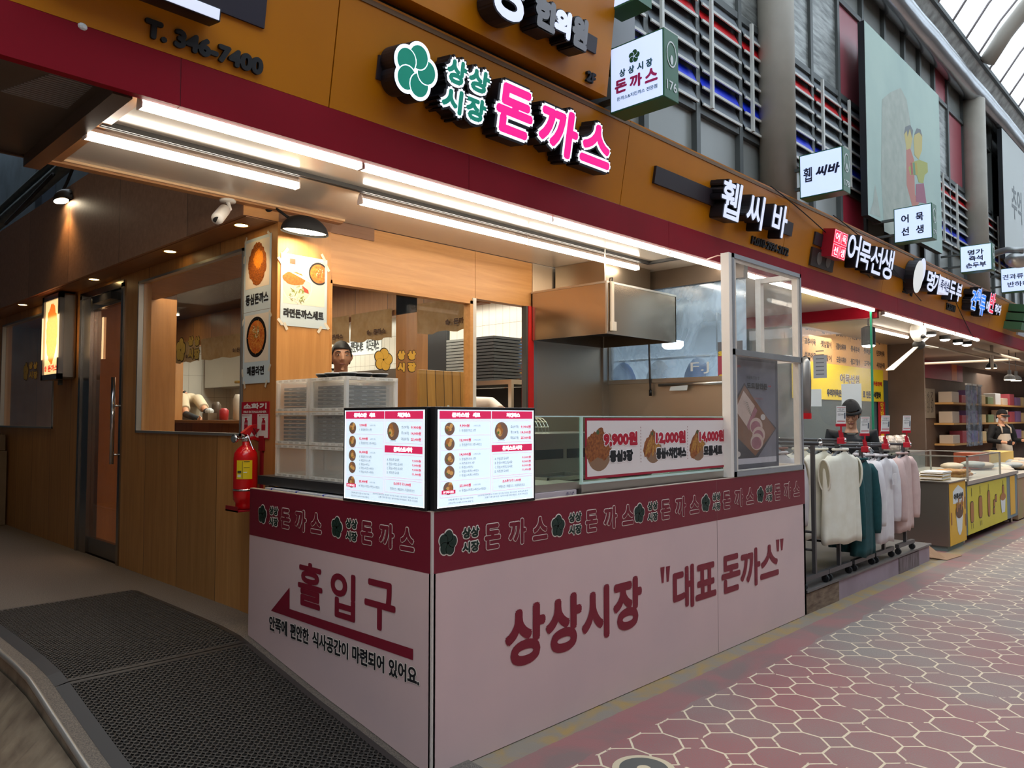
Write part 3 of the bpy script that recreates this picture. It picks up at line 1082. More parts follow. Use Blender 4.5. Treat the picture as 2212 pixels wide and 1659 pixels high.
# ---------------------------------------------------------------- steel worktop behind the side panel
wk = thing('steel_worktop', 'grey steel worktop behind the low wine red side panel carrying clear crates', 'table', (0.3, 1.0, 0))
m = MB(); m.box((0.06, 0.10, 1.122), (0.56, 1.62, 1.172), steel('dull_steel', '#6d7176', 0.4)); m.build('table_top', wk)
for x in (0.10, 0.52):
    for y in (0.16, 1.55):
        m = MB(); m.box((x - 0.02, y - 0.02, 0.02 if y < 0.5 else rz(y)), (x + 0.02, y + 0.02, 1.124), STEEL2); m.build('leg', wk)
# white paper packs lying on the counter ledge below it
PACK = mat('white_wrapped_pack', '#cdd0d2', 0.5)
BLUEI = mat('blue_print', '#2b3fae', 0.5)
proto = None
for i, y in enumerate((1.36, 1.10, 0.84, 0.58)):
    m = MB(); m.box((0.03, y - 0.12, 1.062), (0.40, y + 0.12, 1.112), PACK)
    m.box((0.0295, y + 0.04, 1.0622), (0.031, y + 0.055, 1.1122), BLUEI)
    m.quad((0.03, y + 0.04, 1.1124), (0.03, y + 0.055, 1.1124), (0.14, y + 0.115, 1.1124), (0.14, y + 0.10, 1.1124), BLUEI)
    o = m.build('wrapped_pack', bevel=0.006)
    tag(o, ['white wrapped pack with blue stripe under the worktop, end nearest the fire extinguisher', 'second white wrapped pack from the extinguisher under the worktop', 'third white wrapped pack from the extinguisher, under the clear crates', 'white wrapped pack under the worktop just behind the menu screen'][i], 'pack', 'wrapped packs on the counter ledge')
m = MB(); m.box((0.66, 0.06, 1.062), (1.03, 0.40, 1.126), mat('pinkish_flat_box', '#c8b6b8', 0.5))
fr = FX(0.0595)
m.text('PLUS', fr, 0.93, 1.075, 0.99, 1.118, 0.0008, mat('violet_print', '#5a5070', 0.5), res=2, shear=0.5)
o = m.build('flat_carton'); tag(o, 'flat pale carton lying under the glass showcase beside the menu screen', 'box')

# ---------------------------------------------------------------- clear crates (two columns, three high) with black lids inside
CR = glass('frosted_clear_plastic', (0.97, 0.96, 0.94, 1), haze=0.24, hazecol=(0.95, 0.92, 0.86, 1), rough=0.25)
CRR = glass('frosted_plastic_rim', (1, 1, 1, 1), haze=0.72, hazecol=(0.97, 0.94, 0.88, 1), rough=0.25)
LID = mat('black_takeaway_lid', '#22262a', 0.35)
LIDW = mat('grey_lid_edge', '#8a8f92', 0.4)
CX0, CX1 = 0.10, 0.43
HC = 0.180
CLBL = [['lowest', 'middle', 'topmost'][k] + ' clear crate of the stack ' + s for s in ('nearest the pillar', 'nearest the menu screen') for k in range(3)]


def crate(root_y, z, lidded):
    y0, y1 = root_y, root_y + 0.345
    t = thing('clear_crate', 'x', 'crate', ((CX0 + CX1) / 2, (y0 + y1) / 2, z), 'clear storage crates stacked on the worktop')
    m = MB()
    e = 0.004
    m.box((CX0 + .012, y0 + .012, z + .006), (CX0 + .016, y1 - .012, z + HC - .01), CR)
    m.box((CX1 - .016, y0 + .012, z + .006), (CX1 - .012, y1 - .012, z + HC - .01), CR)
    m.box((CX0 + .016, y0 + .012, z + .006), (CX1 - .016, y0 + .016, z + HC - .01), CR)
    m.box((CX0 + .016, y1 - .016, z + .006), (CX1 - .016, y1 - .012, z + HC - .01), CR)
    m.box((CX0 + .012, y0 + .012, z + .003), (CX1 - .012, y1 - .012, z + .006), CR)
    m.build('crate_body', t)
    m = MB()
    for zz in (z + 0.001, z + HC - 0.019):
        m.box((CX0, y0, zz), (CX0 + .006, y1, zz + .017), CRR); m.box((CX1 - .006, y0, zz), (CX1, y1, zz + .017), CRR)
        m.box((CX0, y0, zz), (CX1, y0 + .006, zz + .017), CRR); m.box((CX0, y1 - .006, zz), (CX1, y1, zz + .017), CRR)
        for k in range(5):
            yy = y0 + .03 + k * .062
            m.box((CX0 - .0015, yy, zz + .004), (CX0, yy + .034, zz + .013), CR)
            xx_ = CX0 + .03 + k * .058
            m.box((xx_, y0 - .0015, zz + .004), (xx_ + .034, y0, zz + .013), CR)
    m.build('crate_rim', t)
    for xx_, yy in ((CX0, y0), (CX0, y1 - .02), (CX1 - .02, y0), (CX1 - .02, y1 - .02)):
        m = MB(); m.box((xx_ + .001, yy + .001, z + .016), (xx_ + .019, yy + .019, z + HC - .018), CRR); m.build('corner_post', t)
    return t, y0, y1


for s, y0 in enumerate((1.155, 0.800)):
    for k in range(3):
        z = 1.173 + k * (HC + 0.001)
        t, a, b = crate(y0, z, k > 0)
        t['label'] = CLBL[s * 3 + k]
        if k > 0:
            for j in range(7 if k == 1 else 6):
                m = MB()
                zz = z + 0.012 + j * 0.0215
                m.box((CX0 + .035, a + .045, zz), (CX1 - .045, b - .03, zz + .015), LID)
                for q in range(3):
                    m.box((CX0 + .033, a + .06 + q * .085, zz + .004), (CX0 + .035, a + .09 + q * .085, zz + .009), LIDW)
                    m.box((CX0 + .05 + q * .08, a + .043, zz + .004), (CX0 + .08 + q * .08, a + .045, zz + .009), LIDW)
                o = m.build('takeaway_tray', bevel=0.003)
                tag(o, 'black takeaway tray stacked inside the %s' % CLBL[s * 3 + k], 'tray', 'black takeaway trays in the %s' % CLBL[s * 3 + k])
# round black dishes with white rims on the top crates
RIMW = mat('white_dish_rim', '#e8e4dc', 0.35)
for i, (x, y, r, z0, w) in enumerate(((0.16, 0.99, 0.055, 0, 'leftmost'), (0.17, 1.10, 0.05, 0, 'farthest back'), (0.17, 0.885, 0.045, 0, 'second from the left'), (0.265, 0.89, 0.05, 0.0, 'middle'), (0.27, 1.02, 0.055, 0, 'large middle'), (0.36, 0.87, 0.045, 0, 'rightmost'))):
    z = 1.173 + 3 * (HC + 0.001) + z0
    m = MB(); m.lathe((x, y, z), [(r * 0.75, 0.0), (r * 0.92, 0.010), (r, 0.016), (r, 0.018), (r * .9, 0.0175), (r * .7, 0.006)], LID, 20)
    o = tag(m.build('round_dish', smooth=True), '%s round black dish with white rim on the top crates' % w, 'dish', 'round dishes on top of the crates')
    m = MB(); m.lathe((x, y, z), [(r * 0.96, 0.0165), (r * 1.02, 0.017), (r * 1.02, 0.022), (r * 0.96, 0.022)], RIMW, 20); m.build('dish_rim', o, smooth=True)

# ---------------------------------------------------------------- two menu screens back to back at the corner
SCRW = mat('screen_white', '#d6e6f2', 0.2, em=0.80, emcol='#cfe2f0')
SCRR = mat('screen_red', '#c22350', 0.2, em=0.75, emcol='#c42a54')
SCRT = mat('screen_red_text', '#c8304f', 0.3, em=0.6, emcol='#cc3355')
SCRK = mat('screen_dark_text', '#555a66', 0.3, em=0.25, emcol='#4a4f5c')
SCRP = mat('screen_pink_rule', '#d9a3b8', 0.3, em=0.7, emcol='#d79ab2')
SCRL = mat('screen_lit_edge', '#ffffff', 0.3, em=1.6, emcol='#eefaff')
FOODB = mat('screen_fried_food', '#b07440', 0.4, em=0.35, emcol='#b87840', noise='#8a5228', scale=90)
FOODC = mat('screen_food_gold', '#c89a58', 0.4, em=0.45, emcol='#c89658')
FOODP = mat('screen_plate', '#8a6a58', 0.4, em=0.3, emcol='#7a5a48')
GRN = mat('screen_garnish', '#5a7a3a', 0.4, em=0.3, emcol='#5a7a3a')


def screen(fr, w, h, label):
    """a menu screen w x h on a frame whose origin is its lower left corner"""
    o = fr(w / 2, 0, -0.02)
    t = thing('menu_screen', label, 'screen', o, 'lit menu screens at the counter corner')
    m = MB(); m.fbox(fr, 0, 0, w, h, -0.035, 0.0, BLACKP); m.build('screen_case', t, bevel=0.003)
    b = 0.013
    m = MB()
    m.rect(fr, b, b, w - b, h - b, 0.0004, SCRW)
    for x in (b, w - b - 0.004): m.rect(fr, x, b, x + 0.004, h - b, 0.0008, SCRL)
    m.rect(fr, b, b, w - b, b + 0.003, 0.0008, SCRL)
    m.build('screen_face', t)
    iw, ih = w - 2 * b, h - 2 * b
    def U(u): return b + u * iw
    def W(v): return h - b - v * ih      # v measured downwards
    m = MB()
    def bar(u0, v0, u1, v1, mm, d=0.0014): m.rect(fr, U(u0), W(v1), U(u1), W(v0), d, mm)
    def frame(u0, v0, u1, v1):
        e = 0.0016
        for q in ((u0, v0, u1, v0 + e / ih), (u0, v1 - e / ih, u1, v1), (u0, v0, u0 + e / iw, v1), (u1 - e / iw, v0, u1, v1)): bar(*q, SCRP)
    def tx(s, u0, v0, u1, v1, mm, bold=0.0, fat=0.0): m.text(s, fr, U(u0), W(v1), U(u1), W(v0), 0.0022, mm, res=1, fat=fat)
    bar(0.015, 0.012, 0.525, 0.095, SCRR); bar(0.532, 0.012, 0.985, 0.095, SCRR)
    tx('돈까스만', 0.13, 0.028, 0.30, 0.078, SCRL, fat=0.0016); tx('세트', 0.335, 0.028, 0.41, 0.078, SCRL, fat=0.0016)
    tx('치킨까스', 0.69, 0.028, 0.84, 0.078, SCRL, fat=0.0016)
    frame(0.02, 0.115, 0.52, 0.90)
    for v in (0.265, 0.415, 0.73): bar(0.025, v, 0.515, v + 0.003, SCRP)
    rows = ((0.175, '9,900원', '1. 등심돈까스 3장'), (0.325, '12,000원', '2. 등심돈까스 3장+치킨2'), (0.475, '14,000원', '3. 등심돈까스 5장'), (0.80, '25,000원', '8. 등심2+치즈2+치킨6+생선3'))
    for v, p, s in rows:
        tx(p, 0.205, v - 0.028, 0.205 + 0.016 * len(p), v + 0.008, SCRT, fat=0.0007)
        tx('(+소스 2개)', 0.345, v - 0.018, 0.415, v + 0.005, SCRK)
        tx(s, 0.205, v + 0.026, 0.205 + 0.0148 * len(s), v + 0.055, SCRK)
    for i, s in enumerate(('4. 치즈돈까스 3장', '5. 등심2+치즈2', '6. 등심2+치즈1+치킨3', '7. 등심2+치즈1+생선3')):
        tx(s, 0.205, 0.545 + 0.042 * i, 0.205 + 0.0135 * len(s), 0.572 + 0.042 * i, SCRK)
    frame(0.54, 0.115, 0.98, 0.355)
    for i, (s, p) in enumerate((('소(9개)', '9,900원'), ('중(14개)', '14,000원'), ('대(25개)', '25,000원'))):
        v = 0.185 + 0.062 * i
        tx(s, 0.735, v - 0.02, 0.825, v + 0.018, SCRK); tx(p, 0.85, v - 0.02, 0.965, v + 0.018, SCRT, fat=0.0006)
    tx('(+소스 3개)', 0.60, 0.318, 0.67, 0.34, SCRK)
    bar(0.532, 0.38, 0.98, 0.455, SCRR); tx('돈까스도시락', 0.645, 0.392, 0.865, 0.444, SCRL, fat=0.0016)
    frame(0.54, 0.475, 0.98, 0.72)
    for i, (s, p) in enumerate((('A. 등심2장 도시락', '9,000원'), ('B. 등심1+치킨2 도시락', '9,000원'), ('C. 등심1+생선2 도시락', '9,000원'), ('D. 치즈2장 도시락', '11,000원'))):
        v = 0.53 + 0.046 * i
        tx(s, 0.565, v - 0.016, 0.565 + 0.0135 * len(s), v + 0.016, SCRK); tx(p, 0.865, v - 0.016, 0.965, v + 0.014, SCRT, fat=0.0005)
    frame(0.54, 0.74, 0.98, 0.88)
    tx('소스추가 각 1,000원', 0.645, 0.763, 0.85, 0.797, SCRT, fat=0.0006)
    tx('정통소스 / 매콤소스 / 타르타르소스', 0.605, 0.822, 0.895, 0.853, SCRK)
    tx('단체/예약문의 ☎ 033-342-7008', 0.10, 0.915, 0.34, 0.938, SCRK); tx('신한은행 110-480-091008 (권을기)', 0.10, 0.95, 0.34, 0.973, SCRK)
    tx('[원산지] 돼지등심:국내산, 닭안심:국내산, 쌀:국내산, 배추김치:중국', 0.39, 0.902, 0.93, 0.922, SCRK); tx('고춧가루:중국산, 닭다리살:브라질산, 치즈:수입산', 0.455, 0.93, 0.93, 0.95, SCRK)
    m.build('menu_lettering', t)
    rn = random.Random(4)
    def dish(u, v, r, seed, mm=FOODB):
        m = MB()
        cx, cz = U(u), W(v)
        m.disc(fr, cx, cz - r * 0.12, r, 0.0016, 0.0016, FOODP, 20, r * 0.95)
        for j in range(6):
            an = rn.uniform(-0.7, 0.7)
            a, c_ = cx + rn.uniform(-.45, .45) * r, cz + rn.uniform(-.35, .5) * r
            q = [(a + r * .38 * math.cos(t_) * math.cos(an) - r * .22 * math.sin(t_) * math.sin(an), c_ + r * .38 * math.cos(t_) * math.sin(an) + r * .30 * math.sin(t_)) for t_ in [k_ * math.pi / 5 for k_ in range(10)]]
            m.prism(fr, q, 0.0018 + j * 0.00012, 0.0018 + j * 0.00012, FOODC if j % 2 else FOODB)
        m.disc(fr, cx - r * .5, cz - r * .3, r * .16, 0.0027, 0.0027, GRN, 8)
        m.build('menu_picture', t)
    for v in (0.19, 0.345, 0.50, 0.635): dish(0.11, v, 0.029, v)
    dish(0.10, 0.80, 0.029, 1); dish(0.635, 0.215, 0.043, 2)
    m = MB(); m.rect(fr, U(0.035), W(0.865), U(0.165), W(0.825), 0.003, SCRR)
    m.text('본가파티세트', fr, U(0.05), W(0.86), U(0.15), W(0.832), 0.0034, SCRL, res=1)
    m.build('set_label', t)
    return t


screen(Fr((0.008, -0.008, 1.105), (1, 0, 0), (0, 0, 1)), 0.628, 0.444, 'lit menu screen facing the street beside the glass showcase')
screen(Fr((-0.008, 0.655, 1.105), (0, -1, 0), (0, 0, 1)), 0.625, 0.444, 'lit menu screen facing the alley in front of the clear crates')

# ---------------------------------------------------------------- glass showcase with the price banner
YS = 0.07
sc = thing('glass_showcase', 'low glass showcase on the counter behind the white price banner', 'showcase', (1.7, 0.3, 1.06))
m = MB(); m.box((0.70, 0.075, 1.128), (1.07, 0.56, 1.165), STEEL2); m.box((1.07, 0.058, 1.062), (2.68, 0.56, 1.15), STEEL2); m.build('showcase_base', sc)
SX0, SX1, SZ0, SZ1 = 0.66, 2.655, 1.150, 1.505
EDGE = mat('bright_glass_edge', '#cfe6dc', 0.2)
m = MB(); m.box((SX0, YS, SZ0 + 0.015), (1.075, YS + 0.005, SZ1), GREENGL); m.box((1.085, YS - 0.01, SZ0), (SX1, YS - 0.005, SZ1), GREENGL); m.build('front_glass', sc)
m = MB(); m.box((SX0, YS - 0.01, SZ1), (SX1, 0.55, SZ1 + 0.005), GREENGL); m.build('top_glass', sc)
m = MB(); m.box((SX1 - 0.005, YS, SZ0), (SX1, 0.55, SZ1), GREENGL); m.build('end_glass', sc)
m = MB()
m.box((1.076, YS - 0.012, SZ0), (1.084, YS + 0.006, SZ1), EDGE); m.box((SX0, YS - 0.012, SZ1), (SX1, YS - 0.008, SZ1 + 0.006), EDGE)
m.box((SX1 - 0.006, YS - 0.012, SZ0), (SX1 + 0.001, YS - 0.004, SZ1), EDGE); m.box((1.08, YS - 0.014, SZ0), (SX1, YS - 0.006, SZ0 + 0.012), EDGE)
m.build('glass_edge', sc)
FBN = FX(YS - 0.0125)
a0, b0 = FBN.px(1264, 1030); a1, b1 = FBN.px(1571, 1007); b1 = FBN.px(1264, 903)[1]; b0 = FBN.px(1571, 1008)[1]
BW, BH = a1 - a0, b1 - b0
bn = thing('price_banner', 'white price banner with wine red border on the glass showcase front', 'banner', FBN((a0 + a1) / 2, b0, 0))
FB = Fr(FBN(a0, b0, 0.0), (1, 0, 0), (0, 0, 1))
m = MB(); m.fbox(FB, 0, 0, BW, BH, 0.0, 0.003, mat('wine_border', '#a01430', 0.4)); m.fbox(FB, 0.014, 0.014, BW - 0.014, BH - 0.014, 0.003, 0.0034, mat('banner_white', '#e6d9d3', 0.45)); m.build('banner_sheet', bn)
m = MB()
PR = mat('price_red', '#b5122f', 0.45)
WH = mat('white_outline', '#f4ece8', 0.45)
def bb(px0, px1, t, pyt, pyb, mm, fat):
    A0 = FBN.px(px0, 960)[0] - a0; A1 = FBN.px(px1, 960)[0] - a0
    B1 = pyt * BH; B0 = pyb * BH
    m.text(t, FB, A0 - .006, B0 - .006, A1 + .006, B1 + .006, 0.0042, WH, fat=fat + 0.006, res=2)
    m.text(t, FB, A0, B0, A1, B1, 0.0050, mm, fat=fat, res=3)
for a, b, t in ((1302, 1376, '9,900원'), (1415, 1480, '12,000원'), (1509, 1564, '14,000원')): bb(a, b, t, 0.77, 0.51, PR, 0.0065)
for a, b, t in ((1315, 1366, '등심3장'), (1416, 1481, '등심+치킨까스'), (1518, 1559, '모둠세트')): bb(a, b, t, 0.46, 0.25, INK, 0.006)
for px_ in (1383, 1484):
    A0 = FBN.px(px_, 960)[0] - a0
    for j in range(12): m.rect(FB, A0 - .003, BH * (0.82 - j * .055), A0 + .003, BH * (0.845 - j * .055), 0.0042, mat('dash_brown', '#9a6a60', 0.6))
m.build('banner_lettering', bn)
FRY = mat('printed_fried_cutlet', '#a5602c', 0.5, noise='#6e3514', scale=70, detail=6)
FRY2 = mat('printed_golden_stick', '#c08a3c', 0.5, noise='#94591f', scale=80)
PLT = mat('printed_clay_plate', '#8d6a50', 0.5)
rn = random.Random(11)
for px_, r, sticks in ((1293, 0.115, 0), (1410, 0.095, 5), (1507, 0.10, 5)):
    m = MB(); A0 = FBN.px(px_, 960)[0] - a0; Bc = BH * 0.50
    m.disc(FB, A0, Bc - r * .2, r * .92, 0.0036, 0.0036, PLT, 26, r * .88)
    blobs = 3 if not sticks else 2
    for j in range(blobs):
        an = rn.uniform(0.5, 1.4); cx_, cy_ = A0 + (j - 1) * r * .5, Bc + rn.uniform(-.25, .3) * r
        pts = []
        for k_ in range(26):
            t_ = k_ * 2 * math.pi / 26; q = 1 + rn.uniform(-.1, .1)
            x_, y_ = r * .50 * math.cos(t_) * q, r * .72 * math.sin(t_) * q
            pts.append((cx_ + x_ * math.cos(an - 1.2) - y_ * math.sin(an - 1.2), cy_ + x_ * math.sin(an - 1.2) + y_ * math.cos(an - 1.2)))
        m.prism(FB, pts, 0.0037 + j * .0001, 0.0037 + j * .0001, FRY)
    for j in range(sticks):
        an = 1.45 + (j - 2) * .18; cx_, cy_ = A0 + (j - 2) * r * .3, Bc - r * .1 + (j % 2) * r * .2
        pts = []
        for k_ in range(16):
            t_ = k_ * 2 * math.pi / 16
            x_, y_ = r * .58 * math.cos(t_), r * .14 * math.sin(t_)
            pts.append((cx_ + x_ * math.cos(an) - y_ * math.sin(an), cy_ + x_ * math.sin(an) + y_ * math.cos(an)))
        m.prism(FB, pts, 0.00395 + j * .00004, 0.00395 + j * .00004, FRY2)
    m.disc(FB, A0 - r * .1, Bc + r * .75, r * .12, 0.0041, 0.0041, mat('printed_herb', '#4a5c33', 0.6), 8)
    m.build('banner_picture', bn)

# fryer seen through the showcase: slanted steel unit, wire basket, trays
m = MB()
fy = thing('fryer_unit', 'slanted steel fryer with dark slots seen through the glass showcase', 'fryer', (1.45, 0.95, 0))
m.prism(Fr((0, 0.72, 0), (1, 0, 0), (0, 0, 1)), [(0.95, 0.0), (2.4, 0.0), (2.4, 1.40), (0.95, 1.40), (0.99, 1.22)], -0.50, 0.0, STEEL2)
m.build('fryer_body', fy, bevel=0.006)
m = MB()
for i in range(4): m.box((1.10 + i * 0.32, 0.716, 1.24), (1.38 + i * 0.32, 0.721, 1.30), BLACKM)
m.build('control_slot', fy)
WIRE = mat('bright_wire', '#cfc9b8', 0.3, 0.9)
bk = thing('fry_basket', 'wire frying basket resting on the steel fryer behind the showcase glass', 'basket', (1.35, 0.85, 1.40))
m = MB()
for j in range(14):
    x = 1.14 + j * 0.032
    m.tube([(x, 0.80 - 0.09 * math.cos(t), 1.405 + 0.10 * math.sin(t)) for t in [math.pi * k_ / 8 for k_ in range(9)]], 0.0018, WIRE, 4)
for k_ in range(9):
    t = math.pi * k_ / 8
    m.tube([(1.14, 0.80 - 0.09 * math.cos(t), 1.405 + 0.10 * math.sin(t)), (1.56, 0.80 - 0.09 * math.cos(t), 1.405 + 0.10 * math.sin(t))], 0.0018, WIRE, 4)
m.build('basket_wire', bk)
m = MB(); m.tube([(1.14, 0.72, 1.41), (1.02, 0.68, 1.405), (0.96, 0.66, 1.40)], 0.006, WIRE, 6); m.build('handle', bk)
for i, (x, y, lab) in enumerate(((1.22, 0.36, 'black shallow tray lying in the glass showcase left of the banner'), (1.72, 0.33, 'black shallow tray lying in the glass showcase behind the banner middle'))):
    m = MB(); m.box((x - 0.22, y - 0.13, 1.152), (x + 0.22, y + 0.13, 1.158), BLACKM)
    for q in ((x - .22, y - .13, x + .22, y - .122), (x - .22, y + .122, x + .22, y + .13), (x - .22, y - .13, x - .212, y + .13), (x + .212, y - .13, x + .22, y + .13)):
        m.box((q[0], q[1], 1.152), (q[2], q[3], 1.178), STEEL2)
    tag(m.build('serving_tray'), lab, 'tray')
m = MB(); m.box((2.05, 0.14, 1.152), (2.55, 0.42, 1.164), glass('clear_lid', (0.96, 0.97, 0.97, 1), haze=0.25, rough=0.1)); tag(m.build('clear_cover', bevel=0.004), 'clear plastic cover lying in the showcase under the right part of the banner', 'cover')
m = MB(); m.box((2.692, 0.14, 1.06), (2.74, 0.42, 1.36), BLACKM); m.box((2.70, 0.15, 1.36), (2.735, 0.40, 1.42), mat('black_fan_box', '#1a1a1c', 0.5)); tag(m.build('black_box', bevel=0.006), 'black box squeezed between the showcase and the white framed screen', 'box')


# ================================================================ canopy lamps
TUBEH = mat('tube_housing', '#cdb9ac', 0.35)


def tube_light(x0, x1, y, z, label):
    t = thing('tube_light', label, 'lamp', ((x0 + x1) / 2, y, z), 'white tube lights under the canopy')
    w = 0.019
    m = MB()
    prof = [(-w, 0.0), (-w * 1.1, 0.012), (-w * .7, 0.026), (-w * .45, 0.055), (w * .45, 0.055), (w * .7, 0.026), (w * 1.1, 0.012), (w, 0.0)]
    fr = Fr((x0, y, z), (0, -1, 0), (0, 0, 1))
    m.prism(fr, [(-w * 1.15, 0.018), (-w * .5, 0.034), (-w * .45, 0.056), (w * .45, 0.056), (w * .5, 0.034), (w * 1.15, 0.018)], -(x1 - x0), 0.0, TUBEH)
    m.build('housing', t)
    m = MB(); m.prism(fr, [(-w * 1.15, 0.018), (-w * 1.2, 0.004), (-w * .8, -0.012), (w * .8, -0.012), (w * 1.2, 0.004), (w * 1.15, 0.018)], -(x1 - x0) + 0.004, -0.004, TUBE); m.build('diffuser', t)
    for xe in (x0, x1):
        m = MB(); m.prism(Fr((xe, y, z), (0, -1, 0), (0, 0, 1)), [(-w * 1.25, -0.013), (-w * 1.3, 0.006), (-w * .6, 0.045), (w * .6, 0.045), (w * 1.3, 0.006), (w * 1.25, -0.013)], -0.003, 0.003, mat('tube_cap', '#e9d8d0', 0.4)); m.build('end_cap', t)
    m = MB(); m.box((x0 + .05, y - .006, z + .05), (x0 + .09, y + .006, 2.758), WHITEP); m.build('clip', t)
    m = MB(); m.box((x1 - .09, y - .006, z + .05), (x1 - .05, y + .006, 2.758), WHITEP); m.build('clip', t)
    return t


YT1, YT2 = 0.535, 1.035
FR_LBL = ['first tube light from the left in the row along the maroon band', 'second tube light in the row along the maroon band, above the menu screens', 'third tube light in the row along the maroon band, before the hood', 'fourth tube light along the maroon band, behind the white framed screen', 'fifth tube light along the maroon band, over the clothes racks', 'sixth tube light along the maroon band, last before the next stall']
for (a, b), l in zip(((-1.02, -0.01), (0.0, 1.365), (1.372, 2.655), (2.662, 3.98), (3.99, 5.42), (5.43, 6.83)), FR_LBL):
    tube_light(a, b, YT1, 2.70, l)
for (a, b), l in zip(((-1.06, -0.05), (0.34, 1.69), (1.695, 3.0)), ('inner tube light at the far left beside the brown ceiling edge', 'inner tube light above the crates, beside the black track', 'inner tube light ending over the steel hood')):
    tube_light(a, b, YT2, 2.70, l)
m = MB()
TRK = mat('black_track', '#2a2826', 0.4)
m.box((-1.02, 0.955, 2.735), (3.08, 0.985, 2.7565), TRK); m.box((3.05, 0.60, 2.735), (3.08, 0.985, 2.7565), TRK)
m.box((-1.02, 0.965, 2.733), (3.06, 0.975, 2.736), BLACKM)
tag(m.build('lighting_track'), 'black lighting track bent round under the white canopy ceiling', 'track')

# ---------------------------------------------------------------- downlights, dome lamp, arm lamp, camera
WARM = mat('warm_lamp_glow', '#ffdf9a', 0.4, em=14, emcol=(1.0, 0.72, 0.32, 1))
for i, (x, y) in enumerate(((0.075, 1.90), (0.075, 2.96), (0.075, 4.53), (0.06, 6.65))):
    o = thing('downlight', ['warm recessed downlight at the pillar corner under the bulkhead', 'warm recessed downlight above the big side window', 'warm recessed downlight above the glass door', 'warm recessed downlight farthest along the bulkhead'][i], 'lamp', (x, y, 2.67), 'recessed downlights under the wooden bulkhead')
    m = MB(); m.ring(Fr((x, y, 2.674), (1, 0, 0), (0, -1, 0)), 0, 0, 0.040, 0.052, -0.001, 0.003, mat('downlight_ring', '#d8b060', 0.3, 0.4), 20); m.build('trim_ring', o)
    m = MB(); m.disc(Fr((x, y, 2.6735), (1, 0, 0), (0, -1, 0)), 0, 0, 0.038, 0, 0.001, WARM, 18); m.build('lens', o)
    spot('downlight_beam', (x, y, 2.66), 9, (1.0, 0.66, 0.32), 100, (0, 0, 0), 0.8, 0.03)
dl = thing('dome_wall_lamp', 'half dome wall lamp glowing on the wooden bulkhead', 'lamp', (-0.09, 4.91, 3.36))
m = MB(); m.ball((-0.03, 4.91, 3.40), (0.115, 0.13, 0.10), mat('dome_shell', '#4a3a2c', 0.35), 20, 12, lambda d, q: V((-abs(q.x) if q.x > 0 else q.x, q.y, max(q.z, -0.01)))); m.build('shade', dl, smooth=True)
m = MB(); m.disc(Fr((-0.085, 4.91, 3.389), (1, 0, 0), (0, -1, 0)), 0, 0, 0.05, 0, 0.004, mat('dome_glow', '#fff2d8', 0.4, em=25, emcol=(1, 0.85, 0.6, 1)), 16, 0.11); m.build('glowing_underside', dl)
spot('dome_beam', (-0.12, 4.91, 3.37), 14, (1.0, 0.60, 0.22), 110, (0, 0, 0), 0.7, 0.04)

ar = thing('arm_lamp', 'black curved arm lamp with wide shade shining on the pillar poster', 'lamp', (0.38, 1.5, 2.5))
LP = FX(1.665).px
m = MB()
pa = [P(580, 450, 1, 1.672), P(597, 451, 1, 1.63), P(607, 458, 1, 1.60), P(620, 468, 1, 1.57), P(634, 476, 1, 1.55)]
m.tube(pa, 0.008, BLACKM, 8); m.lathe(V(pa[0]) + V((0, 0.008, 0)), [(0.022, 0), (0.022, 0.02)], BLACKM, 14, (0, -1, 0)); m.build('arm', ar, smooth=True)
cL, cR = P(609, 494, 1, 1.54), P(706, 513, 1, 1.54)
mid = (cL + cR) / 2; ux = (cR - cL).normalized(); hw = (cR - cL).length / 2
m = MB()
nx, ny = 28, 8
vs, fs = [], []
for i in range(nx + 1):
    s_ = -1 + 2 * i / nx
    prof_h = 0.105 * math.sqrt(max(0, 1 - abs(s_) ** 2.2))
    for j in range(ny + 1):
        t = math.pi * j / ny
        vs.append(mid + ux * (s_ * hw) + V((0, -1, 0)) * (math.cos(t) * 0.085 * math.sqrt(max(0, 1 - s_ * s_ * .96))) + V((0, 0, 1)) * (math.sin(t) * prof_h))
for i in range(nx):
    for j in range(ny):
        fs.append((i * (ny + 1) + j, (i + 1) * (ny + 1) + j, (i + 1) * (ny + 1) + j + 1, i * (ny + 1) + j + 1))
m.add(vs, fs, BLACKM); m.build('shade', ar, smooth=True)
m = MB()
pts = []
for i in range(25):
    t = 2 * math.pi * i / 24
    pts.append(mid + ux * (math.cos(t) * hw * 0.93) + V((0, -1, 0)) * (math.sin(t) * 0.075) + V((0, 0, 0.012)))
m.add(pts[:-1], [tuple(range(24))], mat('lamp_white_glow', '#fff6e6', 0.4, em=16, emcol=(1, 0.86, 0.6, 1))); m.build('lit_panel', ar)
spot('arm_lamp_beam', tuple(mid + V((0, 0.02, -0.01))), 16, (1.0, 0.68, 0.34), 150, (math.radians(25), 0, 0), 0.8, 0.10)

cv = thing('security_camera', 'white bullet camera hanging from the ceiling beside the bulkhead corner', 'camera', (-0.2, 1.62, 2.6))
c0 = P(492, 432, 2, 2.735)
m = MB(); m.lathe(c0 - V((0, 0, 0.014)), [(0.042, 0), (0.045, 0.010), (0.040, 0.016)], WHITEP, 20); m.build('mount', cv, smooth=True)
e = V(P(497, 452, 1, c0.y)); e2 = V(P(487, 461, 1, c0.y - .02))
m = MB(); m.tube([c0 - V((0, 0, .01)), e, e2], 0.011, WHITEP, 10); m.build('bracket', cv, smooth=True)
d0 = V(P(486, 452, 1, c0.y - .03)); d1 = V(P(468, 474, 1, c0.y - .10))
m = MB(); m.lathe(d0, [(0.020, 0), (0.032, 0.006), (0.034, (d1 - d0).length * .9), (0.030, (d1 - d0).length)], WHITEP, 18, d1 - d0); m.build('camera_body', cv, smooth=True)
